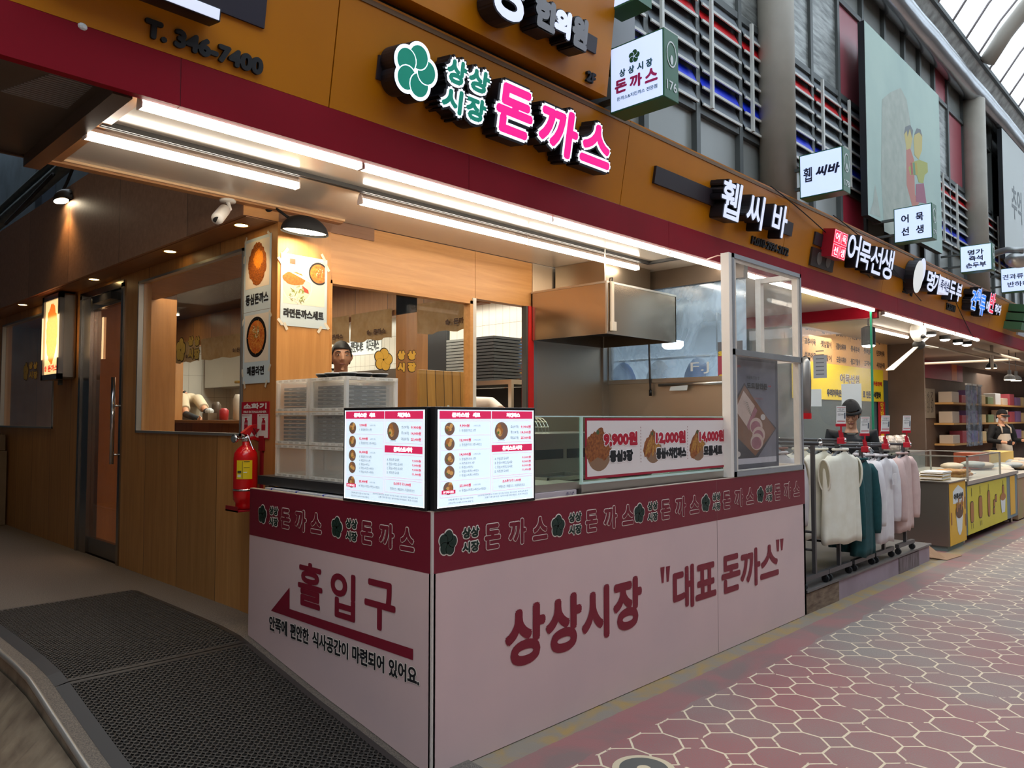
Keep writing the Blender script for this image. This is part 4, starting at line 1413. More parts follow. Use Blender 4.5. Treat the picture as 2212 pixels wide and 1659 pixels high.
m = MB(); m.disc(Fr(d1 + (d1 - d0).normalized() * 0.001, (1, 0, 0), (d1 - d0).normalized().cross(V((1, 0, 0)))), 0, 0, 0.02, 0, 0.001, BLACKP, 14); m.build('lens', cv)

# ================================================================ posters on the pillar
PB = mat('pale_blue_poster', '#c3d2d8', 0.55)
PIC = mat('warm_picture_ground', '#e5d8c4', 0.55)
TAPE = mat('masking_tape', '#dcd3bf', 0.6)
CUT = mat('printed_fried_crust', '#b5661f', 0.55, noise='#5f2a0c', scale=120, detail=8)
FPL, FPR = FY(XW - 0.004), FX(YP - 0.0025)


def crust(m, fr, cx, cy, rx, ry, d, mm, seed, n=44, taper=0.0, rough=0.06):
    rn = random.Random(seed); pts = []
    for k_ in range(n):
        t = 2 * math.pi * k_ / n
        q = 1 + rn.uniform(-rough, rough)
        w = 1 - taper * abs(math.sin(t)) ** 3
        pts.append((cx + rx * math.cos(t) * q * w, cy + ry * math.sin(t) * q))
    m.prism(fr, pts, d, d, mm)


def tapes(t, fr, L):
    for (a, b, an) in L:
        m = MB(); c, s = math.cos(an), math.sin(an)
        q = [(a + x * c - y * s, b + x * s + y * c) for x, y in ((-.024, -.009), (.024, -.009), (.024, .009), (-.024, .009))]
        m.prism(fr, q, 0.0035, 0.0035, TAPE); m.build('tape', t)


# spiral noodles / salad helper
def strands(m, fr, cx, cy, r, n, cols, seed, d, w=0.0016):
    rn = random.Random(seed)
    for i in range(n):
        an, rr = rn.uniform(0, 6.28), r * math.sqrt(rn.random())
        a, b = cx + rr * math.cos(an), cy + rr * math.sin(an)
        th = rn.uniform(0, 3.14); l = r * rn.uniform(.12, .32)
        dx, dy = math.cos(th) * l, math.sin(th) * l; nx_, ny_ = -math.sin(th) * w, math.cos(th) * w
        z = d + i * 0.000012
        m.add([fr(a - dx - nx_, b - dy - ny_, z), fr(a + dx - nx_, b + dy - ny_, z), fr(a + dx + nx_, b + dy + ny_, z), fr(a - dx + nx_, b - dy + ny_, z)], [(0, 1, 2, 3)], cols[i % len(cols)])


a0, a1 = FPL.px(528, 600)[0], FPL.px(586, 600)[0]
zt = FPL.px(586, 503)[1]; zm = FPL.px(586, 665)[1]; zb = FPL.px(586, 826)[1]
W_ = a1 - a0
t = thing('menu_poster', 'poster of a fried pork cutlet on the side of the wooden pillar', 'poster', FPL((a0 + a1) / 2, zm, 0), 'taped menu posters on the pillar')
m = MB(); m.fbox(FPL, a0, zm, a1, zt, 0.001, 0.002, PB); m.rect(FPL, a0 + .02, zm + 0.27 * (zt - zm) + .02, a1 - .02, zt - .02, 0.0024, PIC); m.build('sheet', t)
m = MB(); crust(m, FPL, (a0 + a1) / 2, zm + 0.635 * (zt - zm), W_ * .335, (zt - zm) * .295, 0.0028, CUT, 3, 60, .25, .05)
crust(m, FPL, (a0 + a1) / 2 + .01, zm + 0.70 * (zt - zm), W_ * .17, (zt - zm) * .13, 0.0030, mat('printed_crust_light', '#d88a1e', 0.5, noise='#b5661f', scale=110), 5, 40, .25, .12); m.build('picture', t)
m = MB(); m.text('등심돈까스', FPL, a0 + W_ * .08, zm + .09 * (zt - zm), a1 - W_ * .08, zm + .24 * (zt - zm), 0.0028, INK, fat=0.0028, res=3); m.build('lettering', t)
tapes(t, FPL, ((a0 + .02, zt + .0, 1.0), (a1 - .03, zt, -.7), (a0, zt - .12, 1.4)))
t = thing('menu_poster', 'poster of a bowl of spicy red noodles, below the cutlet poster', 'poster', FPL((a0 + a1) / 2, zb, 0), 'taped menu posters on the pillar')
zt, zm = zm - .002, zb
H_ = zt - zm
m = MB(); m.fbox(FPL, a0, zm, a1, zt, 0.001, 0.002, PB); m.rect(FPL, a0 + .02, zm + .30 * H_, a1 - .02, zt - .02, 0.0024, PIC); m.build('sheet', t)
m = MB(); cx_, cy_ = (a0 + a1) / 2, zm + .64 * H_
SOUP = mat('printed_red_soup', '#c4581c', 0.5, noise='#d88a30', scale=60, detail=6)
m.disc(FPL, cx_, cy_, W_ * .37, 0.0026, 0.0026, mat('printed_black_bowl', '#14110f', 0.5), 36); m.disc(FPL, cx_, cy_, W_ * .30, 0.0028, 0.0028, SOUP, 36)
NOD = [mat('printed_noodle', '#d99a48', 0.5), mat('printed_noodle_red', '#c0551f', 0.5)]
GR2 = [mat('printed_green', '#7d8a3a', 0.6), mat('printed_pale_leaf', '#d5d9b8', 0.6)]
strands(m, FPL, cx_, cy_, W_ * .27, 120, NOD, 2, 0.003); strands(m, FPL, cx_, cy_ + W_ * .1, W_ * .12, 30, GR2, 6, 0.0046, .002); m.build('picture', t)
m = MB(); m.text('매콤라면', FPL, a0 + W_ * .17, zm + .11 * H_, a1 - W_ * .2, zm + .24 * H_, 0.0028, INK, fat=0.0028, res=3); m.build('lettering', t)
tapes(t, FPL, ((a0 - .005, zt - .06, 1.0), (a1 - .0, zt - .03, -.9), (a0 + .03, zm - .005, -1.2), (a1 - .04, zm - .005, 1.1), (a0, zm + .07, -1.3), (a1, zm + .09, 1.)))
# set-meal poster on the front
a0, a1 = FPR.px(606, 620)[0], FPR.px(706, 640)[0]; zt = FPR.px(605, 545)[1]; zb = FPR.px(605, 702)[1]; W_, H_ = a1 - a0, zt - zb
t = thing('menu_poster', 'poster of ramen and cutlet set meal under the black arm lamp', 'poster', FPR((a0 + a1) / 2, zb, 0), 'taped menu posters on the pillar')
m = MB(); m.fbox(FPR, a0, zb, a1, zt, 0.001, 0.002, PB); m.rect(FPR, a0 + .018, zb + .31 * H_, a1 - .018, zt - .018, 0.0024, PIC); m.build('sheet', t)
m = MB(); cx_, cy_ = a0 + W_ * .34, zb + .57 * H_
RIM_ = a0 + .018
def clip(pts): return [(max(a, a0 + .018), min(b, zt - .018)) for a, b in pts]
def cdisc(cx, cy, r, d, mm, ry=None, n=36): m.prism(FPR, [(min(max(cx + r * math.cos(6.2832 * i / n), a0 + .018), a1 - .018), min(cy + (ry or r) * math.sin(6.2832 * i / n), zt - .018)) for i in range(n)], d, d, mm)
cdisc(cx_, cy_, W_ * .33, 0.0026, mat('printed_plate', '#e6ddd0', 0.5), W_ * .34); cdisc(cx_, cy_, W_ * .30, 0.0028, mat('printed_plate_inner', '#d9cdb8', 0.5), W_ * .31)
crust(m, FPR, cx_ - .02, cy_ + W_ * .13, W_ * .24, W_ * .13, 0.0030, mat('printed_orange_cutlet', '#d5732a', 0.5, noise='#b5541a', scale=110), 9, 40, .0, .05)
for i in range(4): m.prism(FPR, [(cx_ - .06 + i * .025, cy_ + W_ * .25 - i * .008), (cx_ + .05 + i * .02, cy_ + W_ * .17 - i * .012), (cx_ + .055 + i * .02, cy_ + W_ * .19 - i * .012), (cx_ - .055 + i * .025, cy_ + W_ * .27 - i * .008)], 0.0032 + i * 1e-4, 0.0032 + i * 1e-4, mat('printed_pork_slice', '#eadfd2', 0.5))
strands(m, FPR, cx_ + .0, cy_ - W_ * .17, W_ * .16, 90, [GR2[0], GR2[1], mat('printed_white_cabbage', '#e9ead8', 0.6)], 8, 0.0034, .0022)
m.prism(FPR, [(cx_ + W_ * .10, cy_ + W_ * .02), (cx_ + W_ * .24, cy_ - W_ * .06), (cx_ + W_ * .25, cy_ - W_ * .12), (cx_ + W_ * .16, cy_ - W_ * .10)], 0.0047, 0.0047, mat('printed_tomato', '#d8402a', 0.5))
cdisc(a1 - W_ * .19, zt - W_ * .30, W_ * .22, 0.0029, mat('printed_black_bowl'), W_ * .22); cdisc(a1 - W_ * .19, zt - W_ * .30, W_ * .19, 0.0031, SOUP, W_ * .185)
strands(m, FPR, a1 - W_ * .19, zt - W_ * .27, W_ * .10, 40, GR2 + NOD, 3, 0.0034, .002)
m.rect(FPR, a0 + W_ * .16, zt - W_ * .20, a0 + W_ * .46, zt - W_ * .07, 0.0031, mat('printed_sauce_tray', '#c9c2ba', 0.5)); m.rect(FPR, a0 + W_ * .18, zt - W_ * .185, a0 + W_ * .30, zt - W_ * .085, 0.0033, mat('printed_sauce', '#a8483a', 0.5)); m.build('picture', t)
m = MB(); m.text('라면돈까스세트', FPR, a0 + W_ * .06, zb + .115 * H_, a1 - W_ * .07, zb + .245 * H_, 0.0028, INK, fat=0.0030, res=3); m.build('lettering', t)
tapes(t, FPR, ((a0 + .03, zt + .012, .9), (a1 - .03, zt + .012, -1.0), (a0 - .004, zt - .05, -.9), (a1 + .0, zt - .05, -1.0), (a0 + .0, zb + .02, -.8), (a0 + .035, zb - .004, -1.1), (a1 - .05, zb - .006, 1.0), (a1 + .0, zb + .02, -.9)))

# fire extinguisher sign and extinguisher
FE = FY(XW - 0.004)
a0, b1 = FE.px(524, 872); a1, _ = FE.px(583, 868); b0 = FE.px(583, 948)[1]; b1 = FE.px(583, 867)[1]
W_, H_ = a1 - a0, b1 - b0
SR = mat('sign_red', '#b3122a', 0.4); SW = mat('sign_white', '#e3dfda', 0.4)
t = thing('extinguisher_sign', 'red and white extinguisher sign with down arrow on the pillar', 'sign', FE((a0 + a1) / 2, b0, 0))
m = MB(); m.fbox(FE, a0, b0, a1, b1, 0, 0.006, SR); m.rect(FE, a0 + .006, b0 + .006, a1 - .006, b0 + .66 * H_, 0.0064, SW); m.build('plate', t)
m = MB()
m.text('소화기', FE, a0 + W_ * .08, b0 + .80 * H_, a1 - W_ * .08, b0 + .965 * H_, 0.0066, SW, fat=0.003); m.text('FIRE EXTINGUISHER', FE, a0 + W_ * .08, b0 + .69 * H_, a1 - W_ * .08, b0 + .755 * H_, 0.0066, SW, fat=0.0008, res=2)
m.text('●안전핀을 뽑는다', FE, a0 + W_ * .04, b0 + .60 * H_, a0 + W_ * .34, b0 + .635 * H_, 0.0066, SR, res=1); m.text('●호스를 잡는다', FE, a0 + W_ * .66, b0 + .60 * H_, a0 + W_ * .96, b0 + .635 * H_, 0.0066, SR, res=1)
m.build('lettering', t)
m = MB()
cx_ = (a0 + a1) / 2
m.prism(FE, [(cx_ - W_ * .10, b0 + .66 * H_), (cx_ - W_ * .10, b0 + .26 * H_), (cx_ - W_ * .20, b0 + .26 * H_), (cx_, b0 + .06 * H_), (cx_ + W_ * .20, b0 + .26 * H_), (cx_ + W_ * .10, b0 + .26 * H_), (cx_ + W_ * .10, b0 + .66 * H_)], .0068, .0068, SR); m.build('arrow', t)
for q in (a0 + W_ * .18, a1 - W_ * .18):
    m = MB(); m.rect(FE, q - W_ * .07, b0 + .22 * H_, q + W_ * .07, b0 + .38 * H_, .0068, SR); m.rect(FE, q - W_ * .07, b0 + .39 * H_, q + W_ * .07, b0 + .41 * H_, .0068, SR)
    m.prism(FE, [(q - W_ * .07, b0 + .42 * H_), (q + W_ * .07, b0 + .42 * H_), (q + W_ * .06, b0 + .49 * H_), (q + W_ * .02, b0 + .51 * H_), (q + W_ * .05, b0 + .56 * H_), (q - W_ * .06, b0 + .55 * H_), (q - W_ * .03, b0 + .51 * H_)], .0068, .0068, SR); m.build('pictogram', t)

ec = P(529, 1098, 0, 0.105)
EY = ec.y
t = thing('fire_extinguisher', 'red fire extinguisher with yellow label hung on the wooden wall corner', 'extinguisher', (0.105, EY, ec.z))
ER = mat('extinguisher_red', '#c80d12', 0.22, coat=0.4)
zb = ec.z; hz = P(529, 960, 0, 0.105).z - zb      # bottom ring to shoulder top
m = MB(); R_ = 0.070
m.lathe((0.105, EY, zb), [(R_ * .78, 0.0), (R_ * .80, 0.02), (R_ * .80, 0.035), (R_ * .97, 0.055), (R_, 0.075), (R_, hz * .79), (R_ * .93, hz * .87), (R_ * .70, hz * .94), (R_ * .35, hz * .985), (R_ * .30, hz), (R_ * .30, hz + .02)], ER, 32); m.build('cylinder', t, smooth=True)
m = MB(); m.lathe((0.105, EY, zb + hz), [(0.018, 0.015), (0.024, 0.02), (0.024, 0.05), (0.014, 0.055)], CHROME, 16)
m.tube([(0.105, EY, zb + hz + .035), (0.055, EY - .01, zb + hz + .035), (0.03, EY - .015, zb + hz + .035)], 0.008, CHROME, 8); m.lathe((0.035, EY - 0.012, zb + hz + .036), [(0.024, 0), (0.024, 0.016)], CHROME, 18, (-1, -.2, 0)); m.build('valve', t, smooth=True)
m = MB(); m.disc(Fr((0.017, EY - 0.016, zb + hz + .036), (.2, -1, 0), (0, 0, 1)), 0, 0, 0.019, 0, .001, mat('gauge_face', '#5f676a', 0.3), 16); m.build('gauge', t)
m = MB()
m.prism(Fr((0.12, EY - .012, zb + hz), (-1, -.25, 0), (0, 0, 1)), [(0.01, .05), (0.06, .07), (-0.01, .115), (-0.05, .12), (-0.05, .105), (-0.02, .095)], -.012, .012, mat('handle_red', '#a80d16', 0.35)); m.build('upper_lever', t)
m = MB()
m.prism(Fr((0.12, EY - .012, zb + hz), (-1, -.25, 0), (0, 0, 1)), [(0.0, .04), (-0.03, .05), (-0.09, .02), (-0.09, .008), (-0.03, .03), (0.0, .025)], -.012, .012, mat('handle_red')); m.build('lower_lever', t)
m = MB(); m.tube([(0.135, EY - .03, zb + hz + .10), (0.155, EY - .035, zb + hz + .06), (0.15, EY - .04, zb + hz + .05)], .002, BLACKP, 5); m.tube([(0.10, EY - .03, zb + hz + .06), (0.115, EY - .075, zb + hz - .03)], .0015, CHROME, 5); m.build('safety_pin', t)
m = MB(); 
vs, fs = [], []
nL = 16
for i in range(nL + 1):
    an = math.radians(200 + i * 75 / nL)
    for z_ in (zb + hz * .47, zb + hz * .76): vs.append((0.105 + (R_ + .0012) * math.cos(an), EY + (R_ + .0012) * math.sin(an), z_))
for i in range(nL): fs.append((2 * i, 2 * i + 2, 2 * i + 3, 2 * i + 1))
m.add(vs, fs, mat('yellow_label', '#e6c81a', 0.4))
for z0_, z1_, a_, b_, mm in ((.735, .745, 235, 262, INK), (.645, .652, 235, 262, INK), (.48, .745, 228, 230, INK), (.56, .60, 205, 224, mat('label_dark', '#4a4a30', 0.5)), (.50, .54, 205, 222, PAPER), (.57, .58, 234, 250, PAPER)):
    vs, fs = [], []
    for i in range(9):
        an = math.radians(a_ + (b_ - a_) * i / 8)
        for z_ in (zb + hz * z0_, zb + hz * z1_): vs.append((0.105 + (R_ + .002) * math.cos(an), EY + (R_ + .002) * math.sin(an), z_))
    for i in range(8): fs.append((2 * i, 2 * i + 2, 2 * i + 3, 2 * i + 1))
    m.add(vs, fs, mm)
m.build('label_sticker', t)
m = MB(); m.lathe((0.105, EY, zb + hz * .28), [(R_ + .001, 0), (R_ + .001, .012)], CHROME, 32); m.build('strap', t, smooth=True)
t = thing('extinguisher_bracket', 'red wall bracket and tray carrying the fire extinguisher', 'bracket', (0.19, EY, zb - .03))
BRK = mat('bracket_red', '#8c0f1c', 0.4)
m = MB(); m.box((0.186, EY - .045, zb - .02), (0.198, EY - .02, zb + hz + .04), BRK); m.box((0.183, EY - .06, zb + hz - .04), (0.198, EY - .005, zb + hz + .05), BRK); m.build('upright', t)
m = MB(); m.box((0.02, EY - .075, zb - .012), (0.198, EY + .075, zb - .003), BRK); m.box((0.02, EY - .075, zb - .012), (0.026, EY + .075, zb + .02), BRK); m.build('tray', t)

# ================================================================ side windows, glass door, lightbox
def pane_window(n, y0, y1, z0, z1, name_pane='window_pane'):
    m = MB(); fr = FY(XW - 0.002)
    for a in ((-y1, z0, -y0, z0 + .018), (-y1, z1 - .018, -y0, z1), (-y1, z0, -y1 + .02, z1), (-y0 - .02, z0, -y0, z1)): m.fbox(fr, *a, -.03, .008, ALU)
    o = m.build('window_%d' % n); struct(o)
    m = MB(); m.box((XW + .02, y0 + .01, z0 + .01), (XW + .026, y1 - .01, z1 - .01), CLEAR); m.build(name_pane, o)
    m = MB(); m.box((XW + .03, y0, z0 - .0), (XW + .09, y0 + .02, z1), wood('reveal', '#b07a3c', '#c8914f', 2)); m.box((XW + .03, y1 - .02, z0), (XW + .09, y1, z1), wood('reveal')); m.build('reveal', o)


pane_window(1, 2.10, 3.86, 1.385, 2.585)
pane_window(2, 6.03, 8.05, 1.395, 2.585)
DS = steel('door_steel', '#9a958f', 0.22)
m = MB()
m.box((XW - .012, 4.17, ZF), (XW + .09, 4.22, 2.62), DS); m.box((XW - .012, 5.21, ZF), (XW + .09, 5.26, 2.62), DS); m.box((XW - .012, 4.17, 2.585), (XW + .09, 5.26, 2.64), DS)
m.box((XW + .0, 5.00, ZF), (XW + .09, 5.21, 2.60), DS); m.box((XW + .01, 4.22, 2.47), (XW + .08, 5.00, 2.585), DS)
o = m.build('door_1'); struct(o)
m = MB(); m.box((XW + .03, 4.24, ZF + .14), (XW + .04, 4.99, 2.47), glass('tinted_door_glass', (0.72, 0.62, 0.56, 1))); m.build('door_glass', o)
m = MB(); m.box((XW + .015, 4.23, ZF + .015), (XW + .055, 5.0, ZF + .15), steel('kick_plate', '#7b7f82', 0.25)); m.build('kick_plate', o)
m = MB(); y_ = P(243, 900, 0, XW - .06).y; m.tube([(XW - .06, y_, P(243, 1003, 0, XW - .06).z), (XW - .06, y_, P(243, 815, 0, XW - .06).z)], .017, CHROME, 12)
for z_ in (1.2, 1.6): m.tube([(XW - .06, y_, z_), (XW + .03, y_, z_)], .008, CHROME, 8)
m.build('door_handle', o, smooth=True)
m = MB(); m.box((XW - .05, 4.35, 2.50), (XW + .01, 4.80, 2.56), BLACKP); m.build('door_closer', o)

LB0 = 0.07
lbx = thing('lightbox_sign', 'lit wall lightbox showing a fried cutlet beside the glass door', 'sign', (0.13, 5.6, 1.85))
y0, y1, z0, z1 = 5.36, 5.90, 1.86, 2.66
m = MB(); m.box((LB0, y0, z0), (XW - .003, y1, z1), steel('lightbox_steel', '#98928a', 0.3)); m.build('case', lbx, bevel=.02)
FLB = FY(LB0 - .002, 0, 0)
m = MB()
for q in ((-y1, z0, -y0, z0 + .05), (-y1, z1 - .05, -y0, z1), (-y1, z0, -y1 + .05, z1), (-y0 - .05, z0, -y0, z1)): m.fbox(FLB, *q, -.02, .02, mat('lightbox_rim', '#7d7f82', 0.3, 0.6))
m.build('rim', lbx)
m = MB(); m.rect(FLB, -y1 + .05, z0 + .05, -y0 - .05, z1 - .05, .003, mat('lightbox_face', '#f6cf96', 0.4, em=1.1, emcol=(1, 0.62, 0.26, 1))); m.build('lit_face', lbx)
m = MB(); crust(m, FLB, -(y0 + y1) / 2 - .01, (z0 + z1) / 2 + .04, .17, .285, .005, mat('lit_crust', '#e8691c', 0.5, em=0.9, emcol=(0.95, 0.20, 0.02, 1), noise='#c84a10', scale=60), 5, 50, .2, .06); m.build('picture', lbx)
m = MB(); LTX = mat('lit_red_text', '#d8301c', 0.5, em=0.8, emcol=(0.8, 0.05, 0.02, 1)); m.text('돈까스', FLB, -y1 + .17, z0 + .075, -y0 - .07, z0 + .14, .005, LTX, fat=.004); logo(m, FLB, -y1 + .10, z0 + .107, .032, LTX, None, .005); m.text('상상', FLB, -y1 + .125, z0 + .108, -y1 + .16, z0 + .135, .005, LTX); m.text('시장', FLB, -y1 + .125, z0 + .08, -y1 + .16, z0 + .106, .005, LTX); m.build('lettering', lbx)
m = MB(); m.box((XW - .08, 5.58, z0 - .05), (XW - .05, 5.62, z0), DARKF); m.build('bracket', lbx)
area('lightbox_glow', (LB0 - .03, 5.63, 2.26), .4, 4, (1, .62, .3), (0, -math.pi / 2, 0), .6)

# cardboard boxes at the far end of the wall
KRAFT = mat('kraft_cardboard', '#7d6a52', 0.8, noise='#6f5d47', scale=3)
m = MB(); m.box((-0.20, 7.62, ZF), (0.18, 8.25, 1.13), KRAFT)
o = m.build('cardboard_box', bevel=.006); tag(o, 'tall brown cardboard box standing at the far left end of the wooden wall', 'box')
m = MB(); m.box((-0.201, 7.66, .36), (-0.199, 7.69, .39), INK); m.build('printed_mark', o)
m = MB(); m.box((-0.20, 7.66, 1.133), (0.17, 8.25, 1.31), KRAFT); o = m.build('cardboard_box', bevel=.006); tag(o, 'small cardboard box lying on the tall cardboard box', 'box')
# pipes of the building behind
PIP = mat('lagged_pipe', '#59635f', 0.7, noise='#454e4c', scale=6)
t = thing('lagged_pipe_run', 'grey lagged pipes and black cable on the dark wall above the bulkhead', 'pipe', (0.6, 5, 4.2))
m = MB()
for z_, r, off in ((4.35, .07, 0), (4.53, .04, .02)): m.tube([(0.49, 3.2, z_ + .25), (0.49, 4.4, z_ + .12), (0.49, 5.6, z_), (0.49, 12, z_ - .3)], r, PIP, 12)
m.build('pipe', t, smooth=True)
m = MB(); m.tube([(0.50, 6.2, 6.5), (0.50, 6.2, 4.9), (0.50, 6.6, 4.6), (0.50, 6.7, 4.45)], .035, PIP, 10); m.build('riser', t, smooth=True)
m = MB(); m.tube([(0.40, 6.0, 4.3), (0.40, 6.5, 4.0), (0.40, 7.2, 3.7), (0.40, 7.3, 3.56)], .016, BLACKM, 8); m.tube([(0.40, 7.0, 4.2), (0.40, 9, 4.0)], .02, BLACKM, 8); m.build('cable', t, smooth=True)
m = MB(); m.box((0.60, 8.2, 3.54), (0.745, 8.5, 6.88), mat('blue_downpipe', '#36414f', 0.6)); tag(m.build('downpipe'), 'dark blue square downpipe on the alley wall at top left', 'pipe')

# ================================================================ rubber ring mats on the ramp
RUB = mat('black_rubber', '#38332e', 0.55, noise='#2c2825', scale=40)


def rubber_mat(x0, x1, y0, y1, label, pitch=0.0285, hole=0.0100, seed=1):
    t = thing('rubber_mat', label, 'mat', ((x0 + x1) / 2, (y0 + y1) / 2, rz((y0 + y1) / 2)), 'black ring mats laid on the ramp')
    e = 0.022
    nx_ = int((x1 - x0 - 2 * e) / pitch); ny_ = int((y1 - y0 - 2 * e) / pitch)
    px_ = (x1 - x0 - 2 * e) / nx_; py_ = (y1 - y0 - 2 * e) / ny_
    K = 8
    vs, fs = [], []
    h = 0.012
    for j in range(ny_):
        for i in range(nx_):
            cx_ = x0 + e + (i + .5) * px_; cy_ = y0 + e + (j + .5) * py_
            k0 = len(vs)
            for q in range(K):
                an = 2 * math.pi * (q + .5) / K
                c, s = math.cos(an), math.sin(an)
                f = 1 / max(abs(c), abs(s))
                ox, oy = cx_ + c * f * px_ / 2, cy_ + s * f * py_ / 2
                vs.append((ox, oy, rz(oy) + h))
            for zz, rr in ((h + .0015, 1.25), (h + .0015, 1.0), (.002, .95)):
                for q in range(K):
                    an = 2 * math.pi * (q + .5) / K
                    ox, oy = cx_ + math.cos(an) * hole * rr, cy_ + math.sin(an) * hole * rr
                    vs.append((ox, oy, rz(oy) + zz))
            for lv in range(3):
                for q in range(K):
                    r_ = (q + 1) % K
                    fs.append((k0 + lv * K + q, k0 + lv * K + r_, k0 + (lv + 1) * K + r_, k0 + (lv + 1) * K + q))
    m = MB(); m.add(vs, fs, RUB); m.build('ring_field', t)
    m = MB()
    def strip(ax0, ay0, ax1, ay1, n, slope):
        for i in range(n):
            ya, yb = ay0 + (ay1 - ay0) * i / n, ay0 + (ay1 - ay0) * (i + 1) / n
            ha0, ha1 = slope
            m.quad((ax0, ya, rz(ya) + ha0), (ax1, ya, rz(ya) + ha1), (ax1, yb, rz(yb) + ha1), (ax0, yb, rz(yb) + ha0), mat('rubber_edge', '#2e2b2a', 0.5))
    n = max(2, int((y1 - y0) / .06))
    strip(x0 - .035, y0, x0 + e, y1, n, (.001, h)); strip(x1 - e, y0, x1 + .02, y1, n, (h, .001))
    strip(x0 + e, y0, x1 - e, y0 + e, 1, (h, h)); strip(x0 + e, y1 - e, x1 - e, y1, 1, (h, h))
    m.build('bevelled_edge', t)
    m = MB()
    for i in range(n):
        ya, yb = y0 + (y1 - y0) * i / n, y0 + (y1 - y0) * (i + 1) / n
        m.quad((x0, ya, rz(ya) + .0015), (x1, ya, rz(ya) + .0015), (x1, yb, rz(yb) + .0015), (x0, yb, rz(yb) + .0015), BLACKM)
    m.build('hole_shade_sheet', t)  # added black sheet; puts the shade inside the holes into colour


rubber_mat(-0.955, -0.055, 1.50, 3.12, 'far black rubber ring mat on the upper ramp near the glass door')
rubber_mat(-0.955, -0.055, -0.12, 1.492, 'near black rubber ring mat on the slope beside the side panel')


# ================================================================ inside the shop: hall (x .3-2), kitchen (x 2-3.45)
TILE = bpy.data.materials.new('white_wall_tile'); TILE.use_nodes = True


def tile_material(m, pu, pz, axis):
    nt = m.node_tree; b = nt.nodes['Principled BSDF']
    geo = nt.nodes.new('ShaderNodeNewGeometry'); sp = nt.nodes.new('ShaderNodeSeparateXYZ'); nt.links.new(geo.outputs['Position'], sp.inputs[0])
    f1 = N(nt, 'LESS_THAN', N(nt, 'FRACT', N(nt, 'DIVIDE', sp.outputs[axis], pu)), 0.004 / pu)
    f2 = N(nt, 'LESS_THAN', N(nt, 'FRACT', N(nt, 'DIVIDE', N(nt, 'SUBTRACT', sp.outputs[2], 0.19), pz)), 0.004 / pz)
    mx = nt.nodes.new('ShaderNodeMix'); mx.data_type = 'RGBA'
    nt.links.new(N(nt, 'MAXIMUM', f1, f2), mx.inputs['Factor'])
    mx.inputs['A'].default_value = lin('#d9d3c6'); mx.inputs['B'].default_value = lin('#8f887c')
    nt.links.new(mx.outputs['Result'], b.inputs['Base Color']); b.inputs['Roughness'].default_value = 0.18


tile_material(TILE, 0.100, 0.325, 1)
TILEX = bpy.data.materials.new('white_wall_tile_end'); TILEX.use_nodes = True
tile_material(TILEX, 0.20, 0.325, 0)
m = MB(); m.box((XW + .09, YP + .09, .25), (3.45, 9.2, .30), mat('dark_stone_floor', '#4a3c34', 0.35)); struct(m.build('floor_inside'))
m = MB(); m.box((XW + .09, YP + .09, 2.757), (3.52, 9.2, 2.80), mat('dark_inside_ceiling', '#4a3a32', 0.3)); struct(m.build('ceiling_inside'))
m = MB(); m.box((3.45, YP + .05, .3), (3.52, 9.2, 2.757), TILE); struct(m.build('wall_kitchen'))
m = MB(); m.box((XW + .09, 9.0, .3), (2.0, 9.2, 2.757), WOODD); m.box((2.0, 9.0, .3), (3.45, 9.2, 2.757), TILEX); struct(m.build('wall_end'))
# half wall, header and column between hall and kitchen
PX = 2.0
PW = wood('inside_wood', '#a06a34', '#b98148', 2, 0.5, 0.4)
m = MB()
m.box((PX, 2.88, .3), (PX + .10, 9.0, 1.44), PW); m.box((PX, 1.80, 2.40), (PX + .10, 9.0, 2.757), PW)
m.box((PX - .1, 2.9, 1.44), (PX + .2, 9.0, 1.475), wood('ledge', '#8a5a30', '#a06e3c', 1))
m.box((PX, 7.53, .3), (PX + .1, 9.0, 2.757), PW)
m.box((0.30, 5.35, .3), (1.11, 5.45, 2.757), PW)
struct(m.build('wall_partition'))
m = MB(); m.box((PX, 2.59, .3), (PX + .12, 2.88, 2.757), PW); struct(m.build('pillar_9'))
area('hall_area_light', (1.1, 4.0, 2.70), .8, 30, (1, .80, .58), (0, 0, 0), 3.0)
area('hall_area_light', (0.9, 2.15, 2.70), .4, 14, (1, .88, .72), (0, 0, 0), .4)  # added to brighten the face behind the serving window; no fixture there
area('hall_area_light', (1.1, 6.8, 2.70), .6, 8, (1, .78, .55), (0, 0, 0), 2.0)
area('kitchen_ceiling_light', (2.75, 3.2, 2.70), .7, 55, (1, .93, .80), (0, 0, 0), 2.6)
area('kitchen_ceiling_light', (2.75, 6.6, 2.70), .7, 62, (1, .93, .80), (0, 0, 0), 3.0)
for i, (x, y, l) in enumerate(((2.6, 2.5, 'round recessed lamp in the kitchen ceiling seen through the serving window'), (1.7, 6.9, 'warm recessed lamp near the hanging cloths seen through the side window'))):
    m = MB(); m.disc(Fr((x, y, 2.752), (1, 0, 0), (0, -1, 0)), 0, 0, .07, 0, .004, mat('round_lamp_glow', '#fff0d0', .4, em=10, emcol=(1, .85, .6, 1)), 20); tag(m.build('recessed_lamp'), l, 'lamp')

